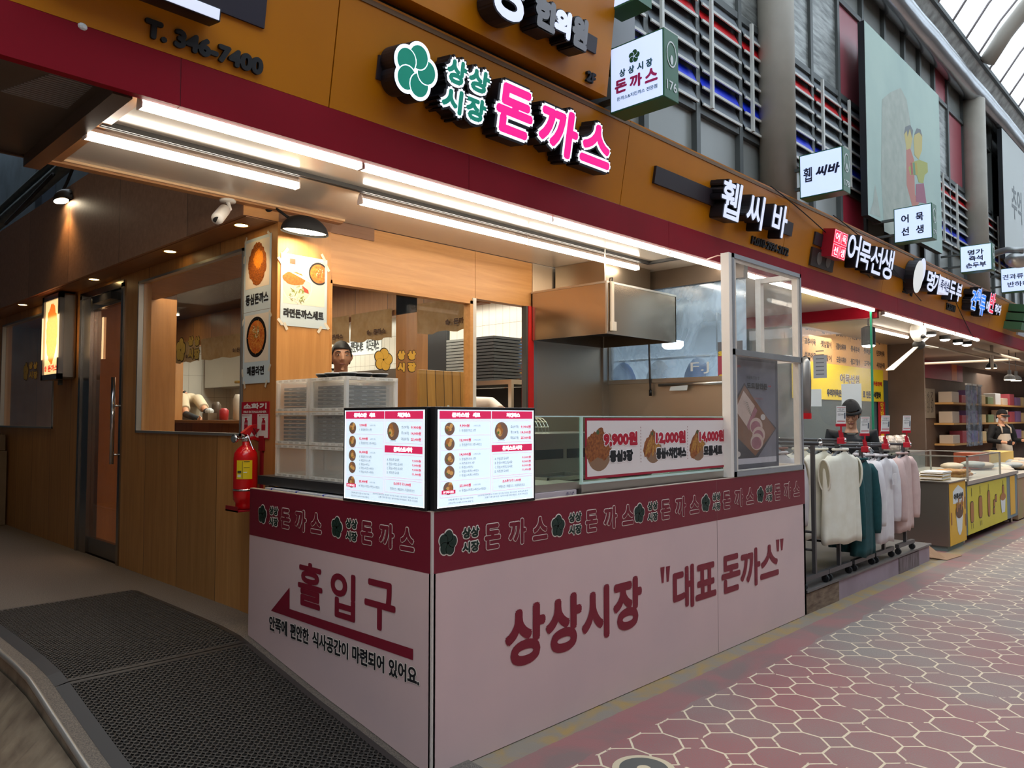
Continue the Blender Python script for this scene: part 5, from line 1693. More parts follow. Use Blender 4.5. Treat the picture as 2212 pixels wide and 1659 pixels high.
# hanging cloths with the shop's mark
CLOTH = mat('linen_cloth', '#a98d68', 0.9, noise='#98794f', scale=14, detail=8)
BRN = mat('brown_print', '#4a2c18', 0.8)
FN = FY(PX - 0.03)
for i, (ya, yb, l) in enumerate(((2.90, 3.52, 'linen door cloth beside the wooden column, seen through the serving window'), (3.56, 4.15, 'linen door cloth behind the standing man'), (5.5, 6.72, 'linen door cloth nearest the pillar seen through the side window'), (6.76, 7.5, 'linen door cloth farther left seen through the side window behind the flower sticker'), (1.82, 2.55, 'linen door cloth right of the wooden column, seen through the serving window'))):
    t = thing('door_cloth', l, 'cloth', (PX - .03, (ya + yb) / 2, 2.45), 'linen door cloths over the kitchen pass')
    n = 16; vs, fs = [], []
    for k_ in range(n + 1):
        y = ya + (yb - ya) * k_ / n; w_ = .012 * math.sin(k_ * 1.9 + i)
        vs += [(PX - .03, y, 2.46), (PX - .03 + w_, y, 2.2 + .01 * math.sin(k_ * .9))]
    for k_ in range(n): fs.append((2 * k_, 2 * k_ + 2, 2 * k_ + 3, 2 * k_ + 1))
    m = MB(); m.add(vs, fs, CLOTH); m.build('cloth_sheet', t, smooth=True)
    m = MB(); c_ = -(ya + .05)
    m.text('돈까스', FN, c_ - .20, 2.245, c_ - .02, 2.295, .018, BRN, fat=.003); m.text('상상', FN, c_ - .245, 2.27, c_ - .21, 2.293, .018, BRN); m.text('시장', FN, c_ - .245, 2.245, c_ - .21, 2.267, .018, BRN); logo(m, FN, c_ - .275, 2.27, .024, BRN, None, .018)
    m.build('printed_mark', t)
# paper menus on the kitchen wall
t = thing('wall_menu_strip', 'white paper menu strip on the kitchen tiles beside the standing man', 'sign', (3.44, 4.2, 2.1))
FK = FY(3.447)
aL, bT = FK.px(758, 738); aR, bB = FK.px(819, 756)
m = MB(); m.rect(FK, aL - .05, bB - .04, aR + .05, bT + .05, .002, PAPER); m.build('sheet', t)
m = MB(); m.text('라면돈까스세트', FK, aL, bB - .0, aL + (aR - aL) * .46, bT, .004, INK, fat=.003); m.text('치즈돈까스', FK, aL + (aR - aL) * .56, bB, aR, bT, .004, INK, fat=.003); m.build('lettering', t)
# kitchen steel: shelf with trays, hood, cupboard
t = thing('steel_cupboard', 'steel wall cupboard with pipe seen through the side window behind the bent cook', 'cupboard', (3.2, 7.6, 1.9))
m = MB(); m.box((3.0, 7.6, 1.95), (3.44, 8.9, 2.5), STEEL2); m.build('cupboard_body', t, bevel=.01)
m = MB(); m.tube([(2.96, 7.5, 1.2), (2.96, 7.5, 2.5)], .03, STEEL2, 12); m.tube([(2.96, 7.5, 2.0), (2.9, 7.7, 2.0)], .02, mat('brass', '#b08a3a', .3, .9), 8); m.build('pipe', t, smooth=True)
t = thing('steel_wall_shelf', 'steel wall shelf holding white boxes seen through the side window', 'shelf', (3.2, 6.4, 1.8))
m = MB(); m.box((3.05, 5.9, 2.10), (3.44, 6.75, 2.13), STEEL2); m.box((3.05, 5.9, 1.62), (3.44, 6.75, 1.65), STEEL2); m.box((3.05, 5.9, 1.62), (3.44, 5.93, 2.13), STEEL2); m.box((3.05, 6.72, 1.62), (3.44, 6.75, 2.13), STEEL2); m.build('shelf_body', t)
for i, y in enumerate((6.05, 6.30, 6.55)):
    m = MB(); m.box((3.1, y - .1, 1.652), (3.4, y + .1, 1.80), mat('cream_tub', '#e6e0c8', .5)); tag(m.build('cream_tub', bevel=.01), ['cream tub on the steel wall shelf, nearest the pillar', 'middle cream tub on the steel wall shelf', 'cream tub on the steel wall shelf, farthest left'][i], 'tub', 'cream tubs on the steel wall shelf')
for i, (y, h, c_) in enumerate(((6.0, .30, '#c8bcae'), (6.35, .14, '#b0282c'), (6.55, .22, '#5b4a3a'))):
    m = MB(); m.lathe((2.1, y, 1.476), [(.05, 0), (.055, h * .8), (.03, h)], mat('utensil_%d' % i, c_, .4), 16); tag(m.build('condiment_bottle', smooth=True), ['tall pale bottle on the pass ledge seen through the side window', 'short red bottle on the pass ledge seen through the side window', 'brown bottle on the pass ledge seen through the side window'][i], 'bottle', 'bottles on the kitchen pass ledge')
m = MB(); m.box((1.95, 6.45, 1.476), (2.06, 6.60, 1.56), KRAFT); m.ball((2.0, 6.52, 1.58), (.05, .06, .04), PAPER, 10, 6); tag(m.build('tissue_box'), 'small brown tissue box on the pass ledge seen through the side window', 'box')
# equipment behind the serving window
t = thing('steel_refrigerator', 'tall grey steel refrigerator with dark glass door behind the standing man', 'refrigerator', (3.1, 4.2, .3))
m = MB(); m.box((2.75, 3.78, .3), (3.44, 4.75, 2.02), STEEL2); m.build('cabinet', t, bevel=.01)
m = MB(); m.box((2.735, 3.85, .9), (2.75, 4.68, 1.90), ALU); m.box((2.728, 3.95, .95), (2.736, 4.58, 1.83), BLACKP); m.build('glass_door', t)
t = thing('dish_shelf', 'steel shelf with stacked trays right of the wooden column', 'shelf', (3.1, 2.6, 1.2))
m = MB(); m.box((2.75, 2.2, 1.80), (3.3, 3.3, 1.84), STEEL2); m.box((2.75, 2.2, .3), (2.78, 2.24, 1.8), STEEL2); m.box((2.75, 3.26, .3), (2.78, 3.3, 1.8), STEEL2); m.box((2.75, 2.2, 1.0), (3.3, 3.3, 1.04), STEEL2); m.box((3.0, 2.3, 1.05), (3.3, 3.2, 1.78), BLACKM); m.build('shelf_body', t)
for i, (y, c_, l) in enumerate(((2.98, '#8f9290', 'stack of light grey trays on the steel shelf right of the wooden column'), (2.62, '#33383c', 'stack of dark grey trays on the steel shelf right of the wooden column'))):
    t = thing('tray_stack', l, 'tray stack', (3.0, y, 1.84)); t['kind'] = 'stuff'
    m = MB()
    for k_ in range(14): m.box((2.8, y - .15 + .004 * (k_ % 3), 1.842 + k_ * .03), (3.2, y + .15, 1.864 + k_ * .03), mat('tray_%d' % i, c_, .5))
    m.build('stacked_tray', t)
# big chopping board leaning at the serving window
t = thing('chopping_board', 'large bamboo board leaning inside the serving window', 'board', (1.8, 1.95, 1.2))
m = MB(); fr = Fr((1.545, 1.98, 1.2), (1, 0, 0), (0, .05, 1))
m.fbox(fr, 0.0, 0, .46, .665, -.015, .015, wood('bamboo_board', '#b9843e', '#d09c52', 2, .085, .4, 0)); m.build('board', t, bevel=.004)
m = MB(); m.fbox(fr, .27, .36, .29, .40, .015, .017, PAPER); m.build('sticker', t)
m = MB(); m.box((1.2, 1.85, 1.15), (2.0, 2.1, 1.2), STEEL2); m.box((1.25, 1.87, .3), (1.29, 2.08, 1.15), STEEL2); m.box((1.91, 1.87, .3), (1.95, 2.08, 1.15), STEEL2); tag(m.build('inner_bench'), 'narrow steel bench inside the serving window under the bamboo board', 'bench')
# gold stickers on the panes
GOLD = mat('gold_sticker', '#d2a23a', .4); GOLDK = mat('dark_sticker_rim', '#2e1f14', .5)


def sticker(fr, cx, cz, R, k, boxes, label, g1, g2):
    t = thing('window_sticker', label, 'sticker', fr(cx, cz))
    m = MB(); logo(m, fr, cx, cz, R, g1, g2, .001, k, .03, .07); m.build('flower', t)
    m = MB()
    for s, q in zip(('상', '상', '시', '장'), boxes):
        m.text(s, fr, q[0] - .006, q[1] - .006, q[2] + .006, q[3] + .006, .001, g2, fat=.010); m.text(s, fr, *q, .0025, g1, fat=.006)
    m.build('lettering', t)


F3 = FX(YP + .048)
c = F3.px(828, 777)
def q4(fr, l, t_, r, b): a, d = fr.px(l, (t_ + b) / 2)[0], fr.px(r, (t_ + b) / 2)[0]; return (a, fr.px((l + r) / 2, b)[1], d, fr.px((l + r) / 2, t_)[1])
sticker(F3, c[0], c[1], .078, .97, [q4(F3, 858, 757, 875, 777), q4(F3, 880, 757, 898, 777), q4(F3, 858, 783, 874, 803), q4(F3, 880, 783, 898, 803)], 'gold flower and shop name sticker on the serving window pane', GOLD, GOLDK)
F1 = FY(XW + .018)
GOLD2 = mat('dull_gold_sticker', '#b99a48', .5)
c = F1.px(391, 756)
sticker(F1, c[0], c[1], .088, .95, [q4(F1, 407, 727, 419, 747), q4(F1, 421, 727, 432, 747), q4(F1, 407, 753, 418, 776), q4(F1, 420, 753, 432, 776)], 'dull gold flower and shop name sticker on the big side window', GOLD2, GOLDK)
c = F1.px(56, 803)
sticker(F1, c[0], c[1], .10, .95, [q4(F1, 63, 782, 71, 797), q4(F1, 73, 782, 81, 797), q4(F1, 63, 802, 71, 818), q4(F1, 73, 802, 81, 818)], 'small gold shop name sticker on the far left side window', GOLD2, GOLDK)
# kitchen wall things by the doorway
FT = FY(3.447)
a0, b1 = FT.px(1052, 728); a1, b0 = FT.px(1069, 768)
t = thing('extinguisher_sign', 'small red extinguisher sign on the white kitchen tiles', 'sign', FT((a0 + a1) / 2, b0))
m = MB(); m.fbox(FT, a0, b0, a1, b1, 0, .02, SW); m.rect(FT, a0 + .012, b0 + .012, a1 - .012, b1 - .012, .021, SR); m.build('plate', t)
m = MB(); w_, h_ = a1 - a0, b1 - b0
m.text('소화기', FT, a0 + w_ * .2, b0 + h_ * .78, a1 - w_ * .2, b0 + h_ * .88, .023, SW, fat=.002); m.rect(FT, a0 + w_ * .38, b0 + h_ * .38, a1 - w_ * .34, b0 + h_ * .66, .023, SW); m.rect(FT, a0 + w_ * .44, b0 + h_ * .66, a1 - w_ * .42, b0 + h_ * .71, .023, SW)
m.prism(FT, [(a0 + w_ * .42, b0 + h_ * .30), (a0 + w_ * .42, b0 + h_ * .24), (a0 + w_ * .28, b0 + h_ * .24), (a0 + w_ * .5, b0 + h_ * .12), (a0 + w_ * .72, b0 + h_ * .24), (a0 + w_ * .58, b0 + h_ * .24), (a0 + w_ * .58, b0 + h_ * .30)], .023, .023, SW); m.build('pictogram', t)
a0, b1 = FT.px(1089, 742); a1, b0 = FT.px(1134, 830); w_, h_ = a1 - a0, b1 - b0
t = thing('welcome_poster', 'blue market street poster taped on the kitchen tiles', 'poster', FT((a0 + a1) / 2, b0))
m = MB(); m.rect(FT, a0, b0, a1, b1, .002, mat('poster_sky', '#3f7fc0', .4)); m.build('sheet', t)
m = MB(); m.text('반갑', FT, a0 + w_ * .18, b0 + h_ * .66, a0 + w_ * .62, b0 + h_ * .81, .005, PAPER, fat=.006); m.text('습니다', FT, a0 + w_ * .18, b0 + h_ * .49, a0 + w_ * .86, b0 + h_ * .64, .005, PAPER, fat=.006); m.build('lettering', t)
m = MB(); rn = random.Random(2)
m.prism(FT, [(a0, b0), (a0, b0 + h_ * .8), (a0 + w_ * .14, b0 + h_ * .6), (a0 + w_ * .16, b0)], .0025, .0025, mat('poster_stone', '#8d857c', .5)); m.prism(FT, [(a1, b0), (a1, b0 + h_ * .85), (a1 - w_ * .13, b0 + h_ * .62), (a1 - w_ * .2, b0)], .0025, .0025, mat('poster_shade', '#4a4650', .5))
m.rect(FT, a0, b0, a1, b0 + h_ * .30, .003, mat('poster_night', '#2a2430', .5))
PCOL = ['#c88a2a', '#9a3040', '#e0a83a', '#5a3a58', '#c85a30', '#7a88b0']
for k_ in range(26):
    x_, y_ = a0 + w_ * rn.uniform(.02, .85), b0 + h_ * rn.uniform(.06, .44); m.rect(FT, x_, y_, x_ + w_ * rn.uniform(.06, .2), y_ + h_ * rn.uniform(.015, .06), .0032 + k_ * .00004, mat('poster_c%d' % (k_ % 6), PCOL[k_ % 6], .5))
m.build('picture', t)
OT = mat('orange_tape', '#d9761c', .5)
for (x_, y_, an) in ((a0, b1, .8), (a1 - .02, b1 + .01, -.7), (a0 + .01, b0, -.8), (a1 - .01, b0, .8)):
    m = MB(); c_, s_ = math.cos(an), math.sin(an); m.prism(FT, [(x_ + p * c_ - q * s_, y_ + p * s_ + q * c_) for p, q in ((-.04, -.02), (.04, -.02), (.04, .02), (-.04, .02))], .006, .006, OT); m.build('tape', t)
t = thing('black_monitor', 'black monitor edge beside the doorway in the kitchen', 'monitor', (2.9, 3.4, 1.9))
m = MB(); m.box((3.0, 3.36, 1.87), (3.05, 3.76, 2.45), BLACKP); m.build('display', t, bevel=.006)
m = MB(); m.box((3.05, 3.55, 2.0), (3.445, 3.65, 2.2), BLACKM); m.build('wall_arm', t)
t = thing('steel_prep_table', 'steel prep table with upper shelf seen through the kitchen doorway', 'table', (2.9, 3.6, .3))
m = MB(); m.box((2.4, 3.36, 1.82), (3.4, 3.7, 1.86), STEEL2); m.build('upper_shelf', t)
for y in (3.38, 3.66):
    m = MB(); m.box((3.36, y - .02, .3), (3.40, y + .02, 1.82), STEEL2); m.build('leg', t)
    m = MB(); m.box((2.42, y - .02, .3), (2.46, y + .02, 1.82), STEEL2); m.build('leg', t)
# chair and stools seen through the glass door
SEATR = mat('red_orange_chair', '#a8381c', .4)
for i, (x, y, l) in enumerate(((0.95, 6.1, 'red chair seen low through the glass door'), (1.45, 7.0, 'red chair farther back seen through the glass door'))):
    t = thing('dining_chair', l, 'chair', (x, y, .3), 'red chairs inside the hall')
    m = MB(); m.box((x - .2, y - .2, .73), (x + .2, y + .2, .77), SEATR); m.build('seat', t, bevel=.02)
    m = MB(); m.box((x - .2, y + .17, .77), (x + .2, y + .21, 1.15), SEATR); m.build('backrest', t, bevel=.02)
    for dx in (-.17, .17):
        for dy in (-.17, .17):
            m = MB(); m.box((x + dx - .015, y + dy - .015, .301), (x + dx + .015, y + dy + .015, .73), BLACKM); m.build('leg', t)
for i, (z_, l) in enumerate(((.3, 'lowest'), (.62, 'middle'), (.94, 'topmost'))):
    m = MB(); m.box((.35, 6.05, z_ + .001), (.75, 6.45, z_ + .31), mat('stacked_carton', '#9c7d62', .8)); tag(m.build('stacked_carton', bevel=.005), '%s of the cartons stacked behind the far left side window' % l, 'carton', 'cartons stacked inside the far left side window')


# ================================================================ channel-letter signs on the leaning ochre fascia
LEDW = mat('led_white_face', '#e4e6ef', .4, em=.95, emcol='#eef4ff')
LEDP = mat('led_pink_face', '#f0208a', .4, em=.85, emcol='#f00d7c')
LEDG = mat('led_green_face', '#1b8f7a', .4, em=0.22, emcol='#12a184')
LEDC = mat('led_cool_face', '#c6ccdf', .4, em=.62, emcol='#dfe6ff')
SIDE = mat('black_letter_side', '#14121a', .45)
PLATE = mat('dark_mounting_plate', '#2e2429', .5)
GREYF = mat('grey_unlit_face', '#8f8f93', .4)
DL = 0.115
FL = FO.off(DL)


def q(fr, L, R, T, B): return bx(fr, L, R, T, B)


def channel(t, fr, s, box, face, fat, name='letter', rim=None, rimfat=0.0, depth=0.105, bd=0.0, res=4):
    """one channel letter: lit rim, coloured face, dark sides"""
    m = MB()
    a0, b0, a1, b1 = box
    if rim is not None:
        m.text(s, fr, a0 - .012, b0 - .012, a1 + .012, b1 + .012, -.006, SIDE, fat=rimfat + .012, depth=depth - .006, ms=SIDE, res=res)
        m.text(s, fr, a0, b0, a1, b1, 0.0, rim, fat=rimfat, res=res)
        e = rimfat - fat
        m.text(s, fr, a0 + e, b0 + e, a1 - e, b1 - e, .0025, face, fat=fat, res=res)
    else:
        m.text(s, fr, a0 - .006, b0 - .006, a1 + .006, b1 + .006, -.006, SIDE, fat=fat + .006, depth=depth - .006, ms=SIDE, res=res)
        m.text(s, fr, a0, b0, a1, b1, 0.0, face, fat=fat, res=res)
    return m.build(name, t)


t = thing('shop_sign', 'lit flower logo sign with pink and green letters on the ochre fascia', 'sign', FO(1.0, .25, 0))
a0, b0, a1, b1 = q(FO, (815, 135), (1215, 300), (815, 102), (815, 158))
m = MB(); m.fbox(FO, FO.px(815, 130)[0], .20, FO.px(1300, 345)[0], .31, 0, .012, PLATE); m.build('mounting_plate', t)
bxl = q(FL, (846, 145), (946, 165), (890, 82), (905, 222))
cxl, cyl = (bxl[0] + bxl[2]) / 2, (bxl[1] + bxl[3]) / 2
Rl = (bxl[3] - bxl[1]) / 2 / 1.10; kl = (bxl[2] - bxl[0]) / (bxl[3] - bxl[1])
m = MB(); logo(m, FL, cxl, cyl, Rl, LEDG, LEDW, 0.0, kl, .07, .11, depth=.10, ms=SIDE, cw=1); m.build('flower_box', t)
m = MB()
for i in range(5):
    th = math.pi / 2 - 0.15 + i * 2 * math.pi / 5
    m.disc(FL, cxl + math.cos(th) * Rl * .525 * kl, cyl + math.sin(th) * Rl * .525, Rl * .60 * kl, -.105, -.005, SIDE, 28, Rl * .60)
m.build('flower_shell', t)
for s, bq in (('상', q(FL, (960, 155), (1011, 170), (985, 121), (992, 192))), ('상', q(FL, (1007, 172), (1060, 192), (1030, 141), (1040, 209))), ('시', q(FL, (948, 222), (1002, 232), (984, 186), (988, 254))), ('장', q(FL, (1000, 243), (1052, 252), (1026, 204), (1036, 272)))):
    channel(t, FL, s, bq, LEDG, .007, rim=LEDW, rimfat=.020)
for s, bq in (('돈', q(FL, (1066, 240), (1154, 260), (1085, 168), (1140, 312))), ('까', q(FL, (1156, 305), (1251, 300), (1180, 212), (1226, 350))), ('스', q(FL, (1246, 350), (1320, 350), (1288, 262), (1316, 375)))):
    channel(t, FL, s, bq, LEDP, .013, rim=LEDW, rimfat=.027)

# clinic letters of the floor above
FCL = FC.off(.13)
t = thing('clinic_sign', 'half lit white letters on the ochre panel of the floor above', 'sign', FC(1.0, .4, 0))
m = MB(); m.fbox(FC, FC.px(1000, 10)[0], FC.px(1284, 122)[1] + .01, FC.px(1284, 110)[0], FC.px(1284, 82)[1], 0, .015, PLATE); m.build('mounting_plate', t)
hq = FCL.px(1200, 5)[1]; lq = FCL.px(1190, 70)[1]
for s, bq, f in (('상', (FCL.px(1052, 20)[0], FCL.px(1120, 55)[1], FCL.px(1143, 40)[0], FCL.px(1120, 55)[1] + .36), LEDC), ('한', q(FCL, (1154, 25), (1205, 60), (1170, -10), (1190, 71)), GREYF), ('의', q(FCL, (1198, 45), (1234, 60), (1205, 12), (1232, 90)), LEDC), ('원', q(FCL, (1236, 65), (1270, 80), (1245, 30), (1269, 114)), GREYF)):
    channel(t, FCL, s, bq, f, .012, depth=.12)
m = MB(); a0, b0, a1, b1 = q(FC, (1263, 165), (1282, 172), (1272, 156), (1272, 180)); m.text('2F', FC, a0, b0, a1, b1, .02, INK, fat=.004, depth=.019); tag(m.build('floor_number'), 'small black 2F lettering at the end of the upper ochre panel', 'lettering')

# phone numbers and the sign at the far left
m = MB(); a0, b0, a1, b1 = q(FO, (314, 62), (561, 140), (320, 42), (550, 159))
m.text('T. 346-7400', FO, -1.045, .034, -0.570, .104, .016, INK, fat=.0055, depth=.015); tag(m.build('phone_number'), 'black telephone number letters on the ochre fascia at top left', 'lettering')
t = thing('dark_plate_sign', 'dark plate with one white lit letter edge above the telephone number', 'sign', FO(-.9, .4, 0))
m = MB(); a0 = FO.px(430, 20)[0]; a1 = FO.px(569, 55)[0]; b0 = FO.px(569, 62)[1]; m.fbox(FO, a0 - 1.2, .226, a1, .545, 0, .012, mat('violet_black_plate', '#231b2b', .5)); m.build('mounting_plate', t)
a1 = FL.px(478, 36)[0]; b0 = FL.px(470, 45)[1]
m = MB(); m.fbox(FL, a1 - .62, b0, a1, b0 + .05, -.10, -.004, SIDE); m.fbox(FL, a1 - .61, b0 + .004, a1 - .006, b0 + .046, -.004, 0, LEDC); m.build('letter', t, bevel=.01)
m = MB(); a0, b0, a1, b1 = q(FO, (1622, 522), (1700, 545), (1622, 512), (1698, 552))
m.text('H.010-2934-2172', FO, 3.765, .040, 4.455, .108, .014, INK, fat=.0035, depth=.013); tag(m.build('phone_number'), 'black mobile number letters on the fascia below the three white letters', 'lettering')
t = thing('letter_sign', 'three white lit letters on a long dark bar, fascia middle', 'sign', FO(3.6, .3, 0))
m = MB(); m.fbox(FO, FO.px(1411, 375)[0], FO.px(1410, 396)[1], FO.px(1708, 495)[0], FO.px(1413, 358)[1], 0, .02, PLATE); m.build('mounting_bar', t)
for s, bq in (('휍', q(FL, (1558, 430), (1602, 430), (1575, 387), (1585, 477))), ('씨', q(FL, (1613, 460), (1652, 450), (1640, 421), (1637, 496))), ('바', q(FL, (1668, 480), (1701, 480), (1690, 442), (1687, 514)))):
    channel(t, FL, s, bq, LEDC, .006, depth=.12)
# fish-cake shop sign
t = thing('red_square_sign', 'red lit square sign with four white characters in boxes', 'sign', FO(5.6, .3, 0))
m = MB(); m.fbox(FO, FO.px(1757, 515)[0], FO.px(1757, 528)[1], FO.px(1950, 600)[0], FO.px(1759, 500)[1], 0, .015, PLATE); m.build('mounting_bar', t)
a0, b0, a1, b1 = q(FL, (1799, 525), (1829, 530), (1806, 494), (1820, 563))
LEDR = mat('led_red_face', '#d8153a', .4, em=.9, emcol='#d5133a')
m = MB(); m.fbox(FL, a0, b0, a1, b1, -.11, 0, mat('red_box_side', '#a80f24', .4)); m.rect(FL, a0 + .005, b0 + .005, a1 - .005, b1 - .005, .002, LEDR); m.build('box', t)
m = MB(); w_, h_ = (a1 - a0) / 2, (b1 - b0) / 2
for s, i, j in (('어', 0, 1), ('묵', 1, 1), ('선', 0, 0), ('생', 1, 0)):
    x_, y_ = a0 + i * w_, b0 + j * h_
    for e in ((.08, .07, .92, .09), (.08, .91, .92, .93), (.08, .07, .105, .93), (.895, .07, .92, .93)): m.rect(FL, x_ + e[0] * w_, y_ + e[1] * h_, x_ + e[2] * w_, y_ + e[3] * h_, .004, LEDW)
    m.text(s, FL, x_ + .22 * w_, y_ + .2 * h_, x_ + .78 * w_, y_ + .8 * h_, .004, LEDW, fat=.0015)
m.build('lettering', t)
t = thing('letter_sign', 'four white lit letters right of the red square sign', 'sign', FO(6.3, .3, 0))
for s, bq in (('어', q(FL, (1831, 535), (1858, 540), (1857, 508), (1848, 577))), ('묵', q(FL, (1857, 555), (1882, 545), (1866, 520), (1876, 585))), ('선', q(FL, (1881, 560), (1906, 560), (1900, 532), (1895, 594))), ('생', q(FL, (1904, 572), (1930, 570), (1927, 540), (1915, 603)))):
    channel(t, FL, s, bq, LEDC, .006, depth=.11)
t = thing('medal_plaque', 'dark plaque with two round medals below the red square sign', 'plaque', FO(5.3, .1, 0))
a0, b0, a1, b1 = q(FO, (1747, 565), (1797, 570), (1750, 548), (1795, 588))
m = MB(); m.fbox(FO, a0, .03, a1, .20, 0, .02, mat('brown_black_plaque', '#2c201c', .4)); m.build('plate', t)
for k_ in (.33, .72):
    m = MB(); m.disc(FO, a0 + (a1 - a0) * k_, .115, .055, .02, .024, mat('medal_grey', '#77706a', .4, .5), 20, .06); m.build('medal', t)
# tofu shop
t = thing('letter_sign', 'white bean shape and white lit letters on the fascia, next beyond the four letter sign', 'sign', FO(8.2, .3, 0))
for i, (cx_, cy_, rx, ry) in enumerate((((1984, 598), 0, .17, .19), ((1996, 585), 0, .12, .15))):
    c_ = FL.px(*cx_)
    m = MB(); m.disc(FL, c_[0], c_[1], rx, -.11, 0 - i * .02, LEDC if i else mat('dim_white_face', '#e3e3e0', .4, em=.5, emcol='#dcdcd8'), 24, ry, SIDE); m.build('bean_box', t)
for s, bq in (('명', q(FL, (2002, 608), (2019, 608), (2010, 583), (2010, 630))), ('가', q(FL, (2018, 612), (2032, 612), (2025, 590), (2025, 636))), ('두', q(FL, (2051, 628), (2064, 628), (2058, 606), (2056, 648))), ('부', q(FL, (2065, 635), (2078, 632), (2072, 612), (2070, 652)))):
    channel(t, FL, s, bq, LEDC, .008, depth=.11)
a0, b0, a1, b1 = q(FL, (2031, 615), (2051, 620), (2036, 598), (2046, 637))
m = MB(); m.fbox(FL, a0, b0, a1, b1, -.11, -.001, LEDC); m.text('즉석손', FL, a0 + .01, b0 + .03, a1 - .01, b1 - .03, .002, mat('blue_black_print', '#27306a', .5), fat=.003); m.build('square_letter_box', t)
m = MB(); a0 = FO.px(1948, 632)[0]; m.text('도매', FO, a0, .07, a0 + .34, .17, .014, INK, fat=.006, depth=.012); tag(m.build('small_lettering'), 'two small black letters below the white bean shape', 'lettering')
m = MB(); a0 = FO.px(2043, 660)[0]; a1 = FO.px(2062, 668)[0]; m.text('T.263-6110', FO, a0, .06, a1, .15, .014, INK, fat=.006, depth=.012); tag(m.build('phone_number'), 'tiny black telephone number below the bean shape sign', 'lettering')
t = thing('letter_sign', 'blue and pink lit letters farthest along the fascia', 'sign', FO(11.3, .3, 0))
LEDB = mat('led_blue_face', '#2f7ae0', .4, em=1.0, emcol='#1e6ee0'); LEDK = mat('led_rose_face', '#e0304a', .4, em=.9, emcol='#e02848')
for s, bq, f in (('견', q(FL, (2098, 645), (2111, 645), (2108, 625), (2104, 671)), LEDB), ('과', q(FL, (2110, 642), (2121, 640), (2118, 621), (2114, 658)), LEDB), ('류', q(FL, (2117, 655), (2130, 652), (2125, 636), (2121, 683)), LEDB), ('에', q(FL, (2130, 664), (2138, 662), (2136, 650), (2133, 673)), LEDC), ('반', q(FL, (2138, 650), (2151, 648), (2149, 632), (2143, 678)), LEDK), ('하', q(FL, (2149, 668), (2157, 667), (2154, 656), (2152, 679)), LEDC), ('다', q(FL, (2157, 670), (2163, 668), (2161, 659), (2159, 681)), LEDC)):
    channel(t, FL, s, bq, f, .007, rim=LEDC if f is not LEDC else None, rimfat=.018, depth=.11)
t = thing('green_letter_sign', 'stacked green sign boxes at the far end of the fascia', 'sign', FO(13.6, .2, 0))
a0 = FO.px(2170, 690)[0]
for k_ in range(3):
    m = MB(); m.fbox(FO, a0 + .06 * k_, .08 + .15 * k_, a0 + .75, .20 + .15 * k_, 0, .25, mat('dull_green_box', '#3f6a48', .4)); m.build('green_box', t)
m = MB(); m.fbox(FO, a0 + .95, .05, a0 + 2.6, .52, 0, .03, mat('pale_grey_board', '#b4b7bc', .4)); tag(m.build('pale_board'), 'pale grey board past the green boxes on the fascia', 'board')

# ================================================================ projecting lightbox signs
GREENS = mat('green_sign_side', '#1e5d3c', .4)
PAN = mat('lightbox_panel', '#c7d4f2', .4, em=.85, emcol='#bccdf4')
TEAL = mat('teal_print', '#27606a', .5); MAG = mat('magenta_print', '#c22a6c', .5); BLUEK = mat('navy_print', '#1a1c3c', .5)


def projecting(x, inn_t, inn_b, out_t, out_b, depth, label, num):
    """a lightbox fixed to the fascia, its lit face looking down the alley side (-X)"""
    A_, B_, C_ = P(*inn_t, 0, x), P(*inn_b, 0, x), P(*out_t, 0, x)
    y1, y0, z0, z1 = A_.y, C_.y, B_.z, A_.z
    t = thing('projecting_sign', label, 'sign', (x + depth / 2, (y0 + y1) / 2, z0), 'projecting lightbox signs along the fascia')
    m = MB(); m.box((x, y0, z0), (x + depth, y1, z1), GREENS); m.build('sign_case', t, bevel=.004)
    fr = Fr((x, y1, z0), (0, -1, 0), (0, 0, 1)); w_, h_ = y1 - y0, z1 - z0
    m = MB(); m.rect(fr, .010, .010, w_ - .010, h_ - .010, .0015, PAN); m.build('lit_panel', t)
    fe = Fr((x, y0, z0), (1, 0, 0), (0, 0, 1))
    if num:
        m = MB(); m.text(num, fe, depth * .15, h_ * .13, depth * .85, h_ * .27, .002, PAPER, fat=.0015); m.build('house_number', t)
        m = MB()
        m.ring(fe, depth * .5, h_ * .66, depth * .30, depth * .34, .001, .003, PAPER, 20, 1.5); m.disc(fe, depth * .5, h_ * .58, depth * .10, .003, .003, PAPER, 12, h_ * .07)
        m.build('line_emblem', t)
    m = MB(); m.box((x + depth * .4, y1, z0 + h_ * .25), (x + depth * .6, y1 + .25, z0 + h_ * .32), DARKF); m.box((x + depth * .4, y1, z0 + h_ * .7), (x + depth * .6, y1 + .25, z0 + h_ * .77), DARKF); m.build('bracket', t)
    return t, fr, w_, h_


